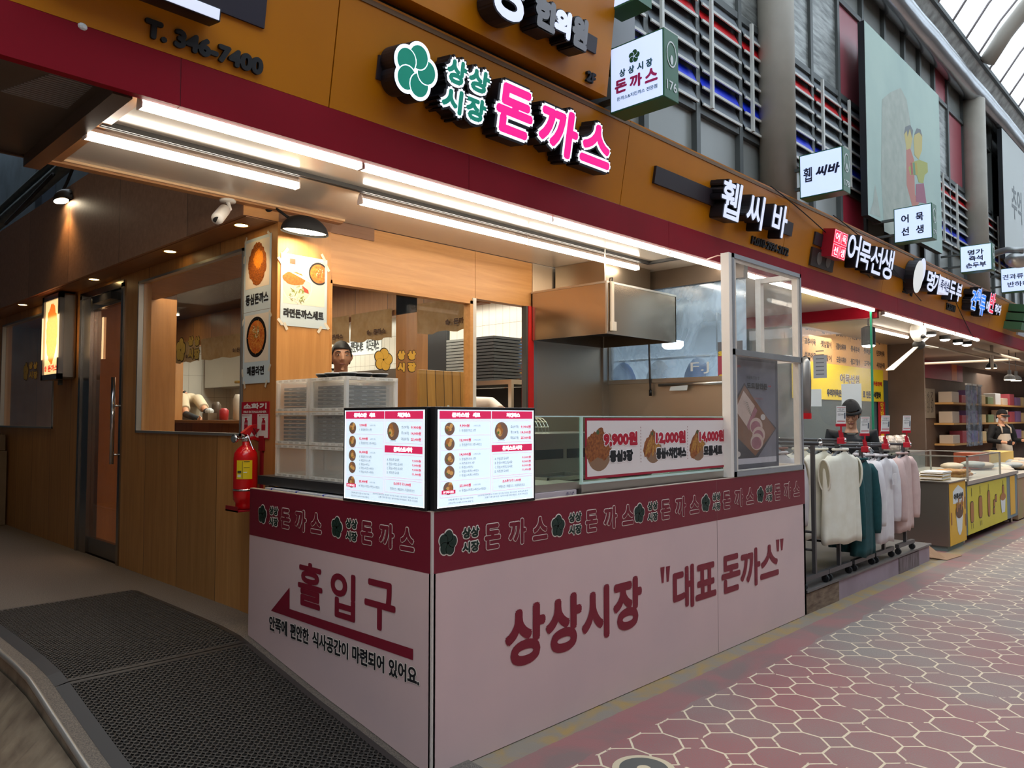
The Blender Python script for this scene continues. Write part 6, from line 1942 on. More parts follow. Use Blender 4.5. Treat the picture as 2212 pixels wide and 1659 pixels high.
t, fr, w_, h_ = projecting(1.66, (1317, 106), (1319, 247), (1434, 57), (1437, 198), .155, 'projecting green lightbox with flower and pink letters, nearest the camera', '176')
m = MB(); logo(m, fr, w_ * .47, h_ * .74, .043, GREENS, None, .003, 1, .10)
for s, i in (('상', 0), ('상', 1), ('시', 2), ('장', 3)): m.text(s, fr, w_ * (.19 + .165 * i), h_ * .50, w_ * (.305 + .165 * i), h_ * .62, .003, TEAL, fat=.0025)
for s, i in (('돈', 0), ('까', 1), ('스', 2)): m.text(s, fr, w_ * (.10 + .28 * i), h_ * .27, w_ * (.33 + .28 * i), h_ * .47, .003, MAG, fat=.0045)
m.text('돈까스&치킨까스 전문점', fr, w_ * .14, h_ * .155, w_ * .88, h_ * .215, .003, TEAL, fat=.0006); m.build('lettering', t)
t, fr, w_, h_ = projecting(4.42, (1726, 337), (1728, 430), (1820, 313), (1823, 405), .16, 'projecting lightbox with three brush letters above the three letter sign', '178')
m = MB(); m.text('휍', fr, w_ * .10, h_ * .35, w_ * .30, h_ * .68, .003, BLUEK, fat=.002); m.text('씨바', fr, w_ * .36, h_ * .42, w_ * .90, h_ * .66, .003, BLUEK, fat=.005, shear=.25); m.build('lettering', t)
t, fr, w_, h_ = projecting(6.85, (1930, 452), (1932, 526), (2013, 437), (2015, 516), .16, 'projecting lightbox with four spaced letters in front of the mural', '179')
m = MB()
for s, i, j in (('어', 0, 1), ('묵', 1, 1), ('선', 0, 0), ('생', 1, 0)): m.text(s, fr, w_ * (.20 + .38 * i), h_ * (.18 + .36 * j), w_ * (.40 + .38 * i), h_ * (.42 + .36 * j), .003, BLUEK, fat=.003)
m.build('lettering', t)
t, fr, w_, h_ = projecting(9.35, (2073, 533), (2074, 590), (2142, 523), (2143, 583), .16, 'projecting lightbox with three lines of brush letters', '180')
m = MB()
for s, x0, x1, y0 in (('명가', .25, .75, .62), ('즉석', .28, .72, .39), ('손두부', .18, .82, .14)): m.text(s, fr, w_ * x0, h_ * y0, w_ * x1, h_ * (y0 + .20), .003, BLUEK, fat=.003)
m.build('lettering', t)
t, fr, w_, h_ = projecting(11.85, (2161, 581), (2161, 633), (2228, 573), (2228, 629), .16, 'projecting lightbox cut by the right edge of the view', '')
m = MB(); m.text('견과류에', fr, w_ * .06, h_ * .52, w_ * .96, h_ * .74, .003, BLUEK, fat=.002); m.text('반하다', fr, w_ * .22, h_ * .20, w_ * .94, h_ * .42, .003, BLUEK, fat=.002); m.build('lettering', t)
# sign of the upper floor peeping in at the top
t = thing('projecting_sign', 'green edged lightbox of the upper floor cut by the top of the view', 'sign', (1.9, .1, 4.0), 'projecting lightbox signs along the fascia')
b_ = P(1310, 27, 0, 1.62); o_ = P(1375, 2, 0, 1.62)
m = MB(); m.box((1.62, o_.y, b_.z), (1.78, b_.y, b_.z + .45), GREENS); m.build('sign_case', t)
m = MB(); m.box((1.617, o_.y + .01, b_.z + .012), (1.62, b_.y - .01, b_.z + .44), PAN); m.build('lit_panel', t)
m = MB(); m.box((1.70, .38, 3.86), (2.05, .60, 4.5), mat('grey_cabinet', '#8d8f94', .5)); tag(m.build('wall_cabinet'), 'grey metal box on the facade beside the upper ochre panel', 'box')

# ================================================================ faded mural board on the facade
FMu = FX(.45)
t = thing('mural_board', 'large faded pale green mural board of two hugging children', 'mural', (7.9, .5, 3.65))
x0, x1 = 6.50, 9.25; z0, z1 = 3.70, 5.86
MG = mat('faded_mural_green', '#a3b9ac', .5, noise='#94aca3', scale=1.2, detail=6)
m = MB(); m.box((x0, .452, z0), (x1, .52, z1), mat('mural_frame', '#16191d', .5)); m.rect(FMu, x0, z0, x1, z1, .001, MG); m.build('board', t)
MGR = mat('mural_grey', '#9aa296', .6, noise='#aab0a4', scale=7); MSK = mat('mural_yellow_skin', '#bfae68', .6); MHA = mat('mural_hair', '#6f7475', .6)
MRD = mat('mural_coral', '#b97668', .6); MPK = mat('mural_plum', '#98586c', .6); MYG = mat('mural_lime', '#a3a552', .6); MIN = mat('mural_line', '#7c847c', .6)
m = MB()
def mp(*pts): return [FMu.px(*p) for p in pts]
m.prism(FMu, mp((1905, 215), (1922, 200), (1945, 190), (1958, 215), (1972, 300), (1968, 420), (1950, 520), (1910, 500), (1903, 380)), .002, .002, MGR); m.build('mural_rock', t)
m = MB(); m.prism(FMu, mp((1886, 435), (1890, 398), (1896, 430), (1902, 470), (1878, 462)), .002, .002, MGR); m.build('mural_tower', t)
m = MB()
m.prism(FMu, mp((1957, 320), (1965, 318), (1974, 345), (1976, 420), (1985, 440), (1972, 452), (1958, 400)), .0024, .0024, MRD)
m.prism(FMu, mp((1953, 290), (1958, 272), (1966, 276), (1971, 295), (1967, 320), (1958, 324)), .0026, .0026, MSK); m.prism(FMu, mp((1952, 292), (1955, 274), (1966, 270), (1972, 282), (1970, 300), (1965, 278), (1960, 296), (1958, 282)), .0028, .0028, MHA); m.build('mural_child', t)
m = MB()
m.prism(FMu, mp((1978, 398), (1995, 396), (2001, 440), (1978, 436)), .003, .003, MPK)
m.prism(FMu, mp((1972, 350), (1985, 345), (2003, 352), (2004, 372), (1997, 378), (1994, 396), (1984, 394), (1980, 378), (1966, 378), (1962, 362)), .0026, .0026, MYG)
m.prism(FMu, mp((1973, 300), (1978, 282), (1986, 278), (1992, 292), (1991, 325), (1984, 345), (1975, 335)), .0028, .0028, MSK); m.prism(FMu, mp((1974, 292), (1980, 277), (1988, 280), (1992, 296), (1985, 286)), .003, .003, MHA)
for k_, c_ in enumerate(('#a8584a', '#5f8a6a', '#b09a3a')): m.prism(FMu, mp((1966 + k_ * 5, 352), (1970 + k_ * 5, 351), (1972 + k_ * 5, 377), (1968 + k_ * 5, 378)), .0032, .0032, mat('mural_stripe%d' % k_, c_, .6))
m.build('mural_child', t)
t = thing('mural_board', 'second mural board farther on, with grey brush writing', 'mural', (13.7, .5, 4.0))
m = MB(); m.box((12.9, .452, 4.2), (16.0, .52, 6.42), mat('mural_frame')); m.rect(FX(.45), 12.9, 4.2, 16.0, 6.42, .001, mat('mural_offwhite', '#b4b8b4', .5)); m.build('board', t)
m = MB(); m.text('추억', FX(.45), 13.5, 5.0, 14.3, 5.6, .003, MHA, fat=.01); m.build('lettering', t)
# lamp bracket near the right edge
t = thing('street_lamp_arm', 'curved grey lamp arm reaching out at the right edge of the view', 'lamp', (13.0, .3, 4.6))
pa = [P(2120, 560, 1, .45), P(2140, 553, 1, .3), P(2155, 545, 1, .1), P(2175, 540, 1, -.1), P(2212, 540, 1, -.3)]
m = MB(); m.tube(pa, .045, ALU, 10); m.build('arm', t, smooth=True)
pb = P(2200, 562, 1, -.2)
m = MB(); m.ball(pb, (.30, .16, .10), ALU, 16, 8); m.build('lamp_head', t, smooth=True)
# slack wires across the fascia
t = thing('slack_wire', 'thin dark wires slung across the ochre fascia panels', 'wire', FO(6, .4, .02))
for (p0, p1, p2) in (((1665, 402), (1770, 480), (1880, 600)), ((1800, 465), (1880, 520), (1990, 650)), ((2045, 600), (2060, 650), (2105, 735))):
    m = MB(); F2 = FO.off(.03); pts = [F2(*F2.px(*p)) for p in (p0, p1, p2)]
    pp = [pts[0] * (1 - s_) ** 2 + pts[1] * 2 * s_ * (1 - s_) + pts[2] * s_ ** 2 for s_ in [i / 10 for i in range(11)]]; m.tube(pp, .005, BLACKM, 5); m.build('wire', t)
m = MB(); w0 = FO(*FO.px(178, 58), .0)
m.ball(w0, (.018, .012, .014), PAPER, 8, 6); tag(m.build('foam_blob'), 'small white foam blob stuck on the maroon band at top left', 'blob')


# ================================================================ extractor hood over the fryers
hd = thing('extractor_hood', 'big brushed steel extractor hood hanging over the frying corner', 'hood', (2.95, 1.3, 2.1))
HX0, HX1, HY0, HY1, HZ0, HZ1 = 2.44, 3.39, 0.92, 1.675, 2.125, 2.515
HS = steel('hood_steel', '#b9a894', 0.25, (40, 40, 1))
m = MB()
for a, b in (((HX0, HY0, HZ0), (HX1, HY0 + .012, HZ1)), ((HX0, HY0, HZ0), (HX0 + .012, HY1, HZ1)), ((HX1 - .012, HY0, HZ0), (HX1, HY1, HZ1)), ((HX0, HY1 - .012, HZ0), (HX1, HY1, HZ1)), ((HX0, HY0, HZ1 - .012), (HX1, HY1, HZ1))): m.box(a, b, HS)
m.build('hood_body', hd)
m = MB(); m.box((HX0 + .012, HY0 + .012, HZ0 + .10), (HX1 - .012, HY1 - .012, HZ0 + .12), mat('dark_filter', '#1b1a19', .6)); m.build('filter', hd)
m = MB()
for a, b in (((HX0 - .004, HY0 - .004, HZ1 - .012), (HX1, HY0, HZ1 + .003)), ((HX0 - .004, HY0 - .004, HZ1 - .012), (HX0, HY1, HZ1 + .003)), ((HX0 - .006, HY0 - .006, HZ0), (HX0 + .008, HY0 + .008, HZ1))): m.box(a, b, STEEL2)
m.build('folded_edge', hd)
m = MB(); m.box((2.72, 1.15, HZ1), (3.36, 1.66, 2.755), steel('duct_steel', '#a3937f', .35)); m.build('duct', hd)
m = MB(); m.tube([(HX0 + .01, HY0 + .02, HZ1), (HX0 + .01, HY0 + .02, 2.757)], .006, STEEL2, 6); m.build('hanger_rod', hd)
t = thing('cable_cover', 'white cable cover with switch on the steel hood corner', 'cover', (2.47, .91, 2.2))
m = MB(); m.box((HX0 + .035, HY0 - .022, HZ0 + .08), (HX0 + .065, HY0 - .007, HZ1 + .0), mat('warm_white_plastic', '#e8d8c2', .4)); m.build('strip', t)
m = MB(); m.box((HX0 + .03, HY0 - .03, HZ0 + .02), (HX0 + .085, HY0 - .007, HZ0 + .09), mat('warm_white_plastic')); m.build('switch', t, bevel=.003)
m = MB(); m.tube([(HX0 + .3, HY0 + .2, HZ1 + .01), (HX0 + .15, HY0 + .08, HZ1 + .05), (HX0 + .06, HY0 - .01, HZ1 + .03), (HX0 + .05, HY0 - .012, HZ1 - .01)], .005, BLACKP, 6); m.build('cord', t, smooth=True)
p0, p1 = P(1402, 738, 0, 3.42), P(1405, 850, 0, 3.42)
m = MB(); m.tube([p0, p1], .009, mat('grey_rod', '#77706c', .3, .8), 8); m.lathe(p1 - V((0, 0, .02)), [(.013, 0), (.013, .05)], BLACKP, 10); tag(m.build('hanging_rod', smooth=True), 'thin grey rod hanging from the hood in front of the partition window', 'rod')
p0, p1 = P(1423, 832, 0, 3.42), P(1578, 826, 0, 3.42)
m = MB(); m.tube([p0, p1], .012, STEEL2, 8); m.tube([p0 + V((.0, 0, 0)), V((3.45, p0.y, p0.z))], .006, STEEL2, 6); m.tube([p1, V((3.45, p1.y, p1.z))], .006, STEEL2, 6); tag(m.build('towel_rail', smooth=True), 'thin steel rail on the partition below the smeared window', 'rail')
FPn = FY(3.405)
m = MB(); qs = [FPn.px(*p) for p in ((1449, 835), (1486, 832), (1484, 843), (1446, 844))]; m.prism(FPn, qs, 0, .001, PAPER)
tag(m.build('paper_note'), 'small white paper note clipped to the thin steel rail', 'note')
# lettering and sale poster on the partition window
FW = FY(XR + .018)
t = thing('window_sticker', 'white initials sticker on the smeared partition window', 'sticker', FW(*FW.px(1515, 795)))
m = MB(); a0, b0, a1, b1 = q(FW, (1492, 795), (1532, 793), (1500, 783), (1500, 808)); m.text('F.J', FW, a0, b0, a1, b1, .002, PAPER, res=4); m.build('lettering', t)
t = thing('sale_poster', 'red sale poster stuck on the partition window behind the white post', 'poster', FW(*FW.px(1568, 780)))
a0, b0, a1, b1 = FW.px(1551, 790)[0], FW.px(1570, 818)[1], FW.px(1605, 790)[0], FW.px(1570, 738)[1]
m = MB(); m.rect(FW, a0, b0, a1, b1, .002, mat('grey_poster', '#5c6068', .5)); m.rect(FW, a0, b0 + .03, a1, b0 + (b1 - b0) * .62, .003, mat('sale_red', '#a84458', .5)); m.build('sheet', t)
YLW = mat('sale_yellow', '#d9b638', .5)
m = MB(); h_ = b1 - b0; m.text('sale', FW, a0 + .005, b0 + h_ * .62, a0 + .17, b0 + h_ * .80, .005, YLW, fat=.003); m.text('6', FW, a0 + .09, b0 + h_ * .25, a0 + .17, b0 + h_ * .58, .005, PAPER, fat=.006); m.text('sale', FW, a0 + .01, b0 + h_ * .02, a0 + .19, b0 + h_ * .16, .005, YLW, fat=.003); m.build('lettering', t)

# ================================================================ white framed vinyl screen on the counter's end
WF = mat('white_frame', '#ece2d6', .4); GSEAL = mat('grey_seal_frame', '#8f8f90', .45)
sf = thing('framed_screen', 'white framed clear vinyl screen standing on the right end of the counter', 'screen', (3.15, .15, 1.106))
X0f, X1f, Z0f, Z1f = 2.612, 3.695, 1.108, 2.612
for x in (X0f, X1f - .055):
    m = MB(); m.box((x, 0.0, Z0f), (x + .055, .045, Z1f), WF); m.build('post', sf)
m = MB(); m.box((X1f - .055, .30, Z0f), (X1f, .345, Z1f), WF); m.build('post', sf)
m = MB(); m.box((X0f - .04, .0, Z0f), (X0f, .06, Z1f), WF); m.build('post', sf)
for z in (Z0f, 1.925, Z1f - .04):
    m = MB(); m.box((X0f + .055, 0.002, z), (X1f - .055, .042, z + .04), WF); m.build('rail', sf)
    m = MB(); m.box((X1f - .05, .045, z), (X1f - .005, .30, z + .04), WF); m.build('rail', sf)
pass
m = MB()
for a in ((X0f, Z0f, X0f + .022, Z1f), (X1f - .022, Z0f, X1f, Z1f), (X0f, Z1f - .03, X1f, Z1f), (X0f, 1.925, X1f, 1.965), (X0f, Z0f, X1f, Z0f + .035)): m.fbox(FX(0.0), *a, .0, .008, GSEAL)
m.build('seal_strip', sf)
m = MB(); m.quad((X0f + .02, -.009, Z0f + .03), (X1f - .02, -.009, Z0f + .03), (X1f - .02, -.009, Z1f - .03), (X0f + .02, -.009, Z1f - .03), VINYL); m.build('front_vinyl', sf)
m = MB(); m.quad((X1f + .002, .0, Z0f), (X1f + .002, .34, Z0f), (X1f + .002, .34, Z1f), (X1f + .002, 0, Z1f), VINYL); m.build('side_vinyl', sf)
FPo = FX(.062)
a0 = X0f + .045; a1 = FPo.px(1681, 900)[0]; b1 = FPo.px(1640, 772)[1]; b0 = FPo.px(1640, 1012)[1]
po = thing('pork_poster', 'dark framed poster of raw pork on a wooden board inside the vinyl screen', 'poster', FPo((a0 + a1) / 2, b0))
w_, h_ = a1 - a0, b1 - b0
m = MB(); m.fbox(FPo, a0, b0, a1, b1, -.012, 0, mat('slate_poster', '#484a56', .35)); m.build('board', po)
FQ = Fr(FPo(a0, b0, 0.0), (1, 0, 0), (0, 0, 1))
m = MB(); m.rect(FQ, .0, h_ * .05, w_ * .94, h_ * .96, .001, mat('poster_mauve', '#86838f', .35, noise='#6f6d7a', scale=2)); m.rect(FQ, 0, h_ * .05, w_ * .94, h_ * .10, .002, mat('poster_foot', '#c9c2c8', .4)); m.build('sheet', po)
def pq(L): return [(x * w_, y * h_) for x, y in L]
m = MB(); BRD = mat('printed_chop_board', '#8a5a3a', .5, noise='#7a4c30', scale=12)
m.prism(FQ, pq([(.0, .10), (.55, .10), (.95, .36), (.62, .52), (.30, .76), (.0, .52)]), .0025, .0025, mat('printed_dark_cloth', '#3a343a', .5)); m.prism(FQ, pq([(.50, .115), (.92, .35), (.30, .74), (.0, .47), (.0, .36)]), .003, .003, BRD); m.build('printed_board', po)
m = MB(); PKM = mat('printed_pork', '#b87680', .45, noise='#9a5a66', scale=16); FAT = mat('printed_pork_fat', '#d6b9aa', .45)
m.prism(FQ, pq([(.12, .52), (.28, .69), (.50, .56), (.33, .38)]), .0035, .0035, FAT); m.prism(FQ, pq([(.33, .38), (.50, .55), (.55, .52), (.38, .34)]), .0036, .0036, PKM)
for k_, (x_, y_, r_) in enumerate(((.52, .38, .10), (.57, .30, .10), (.53, .24, .10))):
    m.disc(FQ, w_ * x_, h_ * y_, w_ * (r_ + .03), .0040 + k_ * .0003, .0040 + k_ * .0003, FAT, 20, h_ * r_ * .75); m.disc(FQ, w_ * (x_ - .01), h_ * (y_ - .01), w_ * r_, .0042 + k_ * .0003, .0042 + k_ * .0003, PKM, 20, h_ * r_ * .55)
for k_ in range(7): m.prism(FQ, pq([(.27 + k_ * .012, .60 - k_ * .016), (.36 + k_ * .012, .585 - k_ * .018), (.36 + k_ * .012, .58 - k_ * .018)]), .0055, .0055, mat('printed_rosemary', '#4a5a44', .6))
for x_, y_, r_ in ((.10, .23, .045), (.16, .14, .045), (.66, .46, .05)): m.disc(FQ, w_ * x_, h_ * y_, w_ * r_, .005, .005, mat('printed_garlic', '#d8ccc4', .5), 14, h_ * r_ * .55)
m.build('printed_meat', po)
m = MB(); m.text('마음에 드는 맛', FQ, w_ * .34, h_ * .795, w_ * .60, h_ * .825, .005, INK, res=2); m.text('도드람한돈', FQ, w_ * .34, h_ * .71, w_ * .76, h_ * .765, .005, INK, fat=.003, res=3); m.text('dodram', FQ, w_ * .02, h_ * .89, w_ * .22, h_ * .92, .005, mat('poster_red_text', '#b0323c', .5), fat=.001); m.text('●●', FQ, w_ * .78, h_ * .735, w_ * .84, h_ * .75, .005, mat('poster_red_text'), res=2); m.text('대한민국돼지고기', FQ, w_ * .50, h_ * .615, w_ * .66, h_ * .635, .005, mat('poster_red_text'), res=1)
m.build('lettering', po)
# loose wire running to the frame
m = MB(); m.tube([P(1527, 560, 1, .44), P(1550, 552, 1, .3), P(1580, 553, 1, .05)], .005, mat('pink_wire', '#c08a80', .5), 6); tag(m.build('loose_wire', smooth=True), 'thin pale wire reaching from the canopy to the white frame top', 'wire')

# ================================================================ clothes shop: platform, walls, light
PLM = mat('grey_platform_vinyl', '#6b6460', .45, noise='#5d5753', scale=3)
m = MB(); m.box((3.72, 0.012, 0.0), (6.82, 5.2, .165), mat('lilac_board', '#a08d97', .6, noise='#927f88', scale=4)); m.box((3.72, -.008, .165), (6.83, 5.2, .182), PLM)
m.box((3.72, .004, .0), (4.36, .014, .155), mat('worn_brown_board', '#5b4434', .8, noise='#8a745f', scale=8, detail=8, stretch=(1, 1, 4)))
struct(m.build('floor_platform'))
m = MB(); m.box((5.85, .004, .0), (6.45, .0125, .15), mat('streaked_board', '#8b7a80', .7, noise='#4b3c34', scale=6, stretch=(12, 1, 1)))
struct(m.build('trim_38'))
SHOPW = mat('pale_shop_wall', '#c9d0d6', .7)
m = MB(); m.box((3.52, 5.2, .18), (6.9, 5.3, 2.757), SHOPW); m.box((6.86, 2.1, 0.0), (6.92, 5.3, 2.757), SHOPW); struct(m.build('wall_clothes_shop'))
m = MB(); m.box((3.452, 0.492, 2.757), (7.1, 5.3, 2.80), CEIL); struct(m.build('ceiling_clothes_shop'))
m = MB(); m.box((6.86, .5, 2.62), (6.92, 2.1, 2.757), MAROON); m.box((6.92, .49, 2.70), (7.0, 2.1, 2.757), MAROON); struct(m.build('trim_39'))
area('clothes_shop_light', (5.2, 3.2, 2.70), 1.2, 55, (.86, .94, 1.0), (0, 0, 0), 3.0)
bl = P(1453, 744, 1, 2.2)
m = MB(); m.lathe(V(bl) - V((0, 0, .05)), [(.09, 0), (.12, .03), (.12, .08), (.02, .10)], mat('bulb_glow', '#ffffff', .4, em=12, emcol=(.95, .98, 1, 1)), 18); m.tube([V(bl) + V((0, 0, .05)), V((bl.x, bl.y, 2.757))], .006, BLACKP, 6); tag(m.build('pendant_lamp', smooth=True), 'bright white round pendant lamp seen through the smeared partition window', 'lamp')
for i, (x, y) in enumerate(((4.6, 2.9), (5.3, 3.4))):
    m = MB(); m.lathe((x, y, 2.42), [(.15, 0), (.10, .06), (.02, .10)], WHITEP, 18); m.tube([(x, y, 2.52), (x, y, 2.757)], .005, BLACKP, 6); tag(m.build('pendant_light', smooth=True), ['nearer white pendant shade in the clothes shop behind the partition window', 'farther white pendant shade in the clothes shop behind the partition window'][i], 'lamp', 'pendant shades in the clothes shop')
# blue jackets on a wall rail behind the partition window
CLB = mat('denim_cloth', '#3d5f96', .9, noise='#2c4a7c', scale=10)
for i in range(5):
    x, y = 3.95, 1.2 + i * .42
    m = MB(); m.ball((x + .25, y, 1.72), (.18, .13, .34), CLB if i % 2 == 0 else mat('pale_cloth', '#c9d2dc', .9), 12, 10, lambda d, qv: V((qv.x, qv.y * (1 + .3 * (d.z < 0)), qv.z)))
    tag(m.build('hanging_jacket', smooth=True), ['blue jacket hanging inside the partition window nearest the street', 'pale jacket second inside the partition window', 'blue jacket in the middle inside the partition window', 'pale jacket fourth inside the partition window', 'blue jacket nearest the kitchen corner inside the partition window'][i], 'jacket', 'jackets behind the partition window')
m = MB(); m.tube([(4.20, .95, 2.07), (4.20, 3.3, 2.07)], .012, ALU, 8); m.tube([(4.20, 1.0, 2.07), (4.20, 1.0, 2.757)], .008, ALU, 6); m.tube([(4.20, 3.2, 2.07), (4.20, 3.2, 2.757)], .008, ALU, 6); tag(m.build('hanging_rail', smooth=True), 'steel hanging rail carrying jackets behind the partition window', 'rail')

# ---------------------------------------------------------------- racks with hangers, garments and price tag clips
RKM = mat('rack_grey', '#4d4a4a', .4, .3); HG = mat('grey_hanger', '#6f7173', .4)
ZP = .182


def rack(x, zb, y0, y1, label):
    t = thing('garment_rack', label, 'rack', (x, (y0 + y1) / 2, ZP), 'rolling garment racks on the platform')
    m = MB(); m.tube([(x, y0 - .06, zb), (x, y1, zb)], .013, RKM, 10); m.tube([(x, y0 - .075, zb), (x, y0 - .055, zb)], .016, CHROME, 10); m.build('bar', t, smooth=True)
    for y in (y0, y1 - .05):
        m = MB(); m.box((x - .014, y - .014, ZP + .07), (x + .014, y + .014, zb - .01), RKM); m.build('post', t)
        m = MB(); m.box((x - .24, y - .018, ZP + .065), (x + .24, y + .018, ZP + .10), RKM); m.build('foot', t)
        for dx in (-.21, .21):
            m = MB(); m.lathe((x + dx - .012, y, ZP + .03), [(.029, 0), (.029, .024)], BLACKM, 14, (1, 0, 0)); m.box((x + dx - .02, y - .012, ZP + .03), (x + dx + .02, y + .012, ZP + .068), BLACKM); m.build('caster', t)
    m = MB(); m.tube([(x, y0, ZP + .28), (x, y1 - .05, ZP + .28)], .010, RKM, 8); m.tube([(x, y0, ZP + .42), (x, y1 - .05, ZP + .42)], .010, RKM, 8); m.build('cross_bar', t)
    return t


RK = {'E': (3.92, 1.30), 'A': (4.41, 1.315), 'B': (4.95, 1.228), 'C': (5.47, 1.240), 'D': (6.08, 1.240)}
for k_, l in (('E', 'garment rack nearest the pink counter end'), ('A', 'garment rack carrying the white sleeveless vests'), ('B', 'garment rack carrying the dark teal sweaters'), ('C', 'garment rack carrying the white shirts'), ('D', 'garment rack carrying the pale pink cardigan, nearest the yellow stall')):
    rack(RK[k_][0], RK[k_][1], .02, 1.55, l)


def hanger(x, y, zb, label, rot=0.0, grp='grey plastic hangers on the racks'):
    t = thing('clothes_hanger', label, 'hanger', (x, y, zb), grp)
    m = MB()
    pts = [(x, y, zb - .065)] + [(x + .0, y + .022 * math.sin(a), zb - .018 + .030 * math.cos(a) * 1) for a in [math.pi - i * math.pi * 1.35 / 8 for i in range(9)]]
    m.tube(pts, .0022, CHROME, 5); m.build('hook', t)
    m = MB()
    c_, s_ = math.cos(rot), math.sin(rot)
    for sg in (-1, 1):
        m.tube([(x, y, zb - .065), (x + sg * .03 * c_, y + sg * .03 * s_, zb - .09), (x + sg * .12 * c_, y + sg * .12 * s_, zb - .135), (x + sg * .19 * c_, y + sg * .19 * s_, zb - .175)], [.012, .014, .013, .017], HG, 8)
    m.build('shoulder_bar', t, smooth=True)
    return t


def garment(x, y, zt, zh, mm, label, cat, kind='sleeve', wid=.46, rot=0.0, seed=1, lining=None, grp=None, sl=.56):
    """a top on a hanger seen from the front: neck, shoulders, body with folds, two hanging sleeves"""
    rn = random.Random(seed)
    t = thing({'vest': 'sleeveless_top', 'sleeve': 'sweater', 'shirt': 'shirt'}[kind], label, cat, (x, y, zh), grp)
    c_, s_ = math.cos(rot), math.sin(rot)
    def W(a, b, z): return V((x + a * c_ - b * s_, y + a * s_ + b * c_, z))
    L = zt - zh
    rows = [(0.0, .085, .04), (.02, .11, .045), (.06, .17, .05), (.12, wid * .46, .055), (.2, wid * .475, .055), (.35, wid * .47, .06), (.55, wid * .48, .06), (.75, wid * .49, .06), (.93, wid * .50, .06), (1.0, wid * .49, .055)]
    n = 32
    ph = [rn.uniform(0, 6.28) for _ in range(4)]
    vs, fs = [], []
    for i, (f, w, d) in enumerate(rows):
        z = zt - L * f
        for k_ in range(n):
            th = 2 * math.pi * k_ / n
            cx_, cy_ = math.cos(th), math.sin(th)
            ex = abs(cx_) ** .75 * (1 if cx_ >= 0 else -1); ey = abs(cy_) ** .9 * (1 if cy_ >= 0 else -1)
            fold = .018 * f * (math.sin(ex * 9 + ph[0] + f * 1.5) + .6 * math.sin(ex * 17 + ph[1]))
            zz = z - (.012 * math.sin(ex * 6 + ph[2]) if f > .9 else 0) - (abs(ex) * .05 * L if f < .03 else 0)
            vs.append(W(ex * w, ey * d + fold * (abs(cy_)), zz))
    for i in range(len(rows) - 1):
        for k_ in range(n):
            l_ = (k_ + 1) % n
            fs.append((i * n + k_, i * n + l_, (i + 1) * n + l_, (i + 1) * n + k_))
    fs.append(tuple((len(rows) - 1) * n + k_ for k_ in range(n)))
    m = MB(); m.add(vs, fs, mm)
    m.build('body', t, smooth=True)
    m = MB(); m.tube([W(.085 * math.cos(a), .045 * math.sin(a), zt + .004 - .0 * abs(math.cos(a))) for a in [i * 2 * math.pi / 16 for i in range(17)]], .011, mm, 6, False); m.build('collar', t, smooth=True)
    if kind != 'vest':
        for sg in (-1, 1):
            m = MB()
            xs = sg * wid * .46
            m.tube([W(xs * .88, 0, zt - L * .09), W(xs * 1.03, -.01, zt - L * .15), W(xs * 1.08, -.03, zt - L * .3), W(xs * 1.05 + rn.uniform(-.01, .01), -.045, zt - L * (.5)), W(xs * 1.02, -.05, zt - sl), W(xs * 1.02, -.05, zt - sl - .045)], [.055, .066, .064, .058, .048, .040], mm, 12)
            m.build('sleeve', t, smooth=True)
    else:
        for sg in (-1, 1):
            m = MB()
            pts = [W(sg * wid * (.455 + .02 * math.sin(a)), .052 * math.cos(a), zt - L * .27 + L * .17 * math.sin(a)) for a in [i * 2 * math.pi / 20 for i in range(21)]]
            m.tube(pts, .009, mm, 6, False); m.build('armhole_edge', t, smooth=True)
            m = MB(); m.add([p + (W(0, 0, 0) - W(sg * .0, 0, 0)) + (W(sg * .004, 0, 0) - W(0, 0, 0)) for p in pts[:-1]], [tuple(range(20))], lining or mm); m.build('armhole_lining', t)
    return t


VEST = mat('ivory_vest', '#e9e3d2', .85, noise='#dfd7c2', scale=9); VESTL = mat('vest_lining', '#a89f84', .9)
TEALC = mat('dark_teal_knit', '#17484a', .95, noise='#124042', scale=30); WHS = mat('white_shirt_cloth', '#ded8d6', .85, noise='#d2c9ca', scale=9); PKC = mat('pale_pink_knit', '#d3b6ae', .9, noise='#c9aba4', scale=14)
TAN = mat('tan_cloth', '#8c6d4c', .9); CORAL = mat('coral_cloth', '#cf8a78', .9); RUST = mat('rust_cloth', '#84574a', .9); BLKC = mat('black_cloth', '#141316', .95)
GV, GT, GS = 'ivory sleeveless tops on the second rack', 'dark teal sweaters on the third rack', 'white shirts on the fourth rack'
for i, (y, l) in enumerate(((.0, 'ivory sleeveless top at the street end of the second rack'), (.15, 'ivory sleeveless top second from the street end of its rack'), (.30, 'ivory sleeveless top third from the street end of its rack'))):
    hanger(4.43 - i * .05, y, 1.315, 'hanger of ' + l, -.15)
    garment(4.43 - i * .05, y, 1.235, .47 + .03 * i, VEST, l, 'top', 'vest', .54, -.15, i + 3, VESTL, GV)
for i, (y, l) in enumerate(((.02, 'dark teal sweater with tiny chest mark at street end of third rack'), (.11, 'dark teal sweater second from the street end of its rack'), (.20, 'dark teal sweater third from the street end of its rack'))):
    hanger(4.95, y, 1.228, 'hanger of ' + l, .05)
    garment(4.95, y, 1.135, .30 + .03 * i, TEALC, l, 'sweater', 'sleeve', .46, .05, i + 13, None, GT, .62)
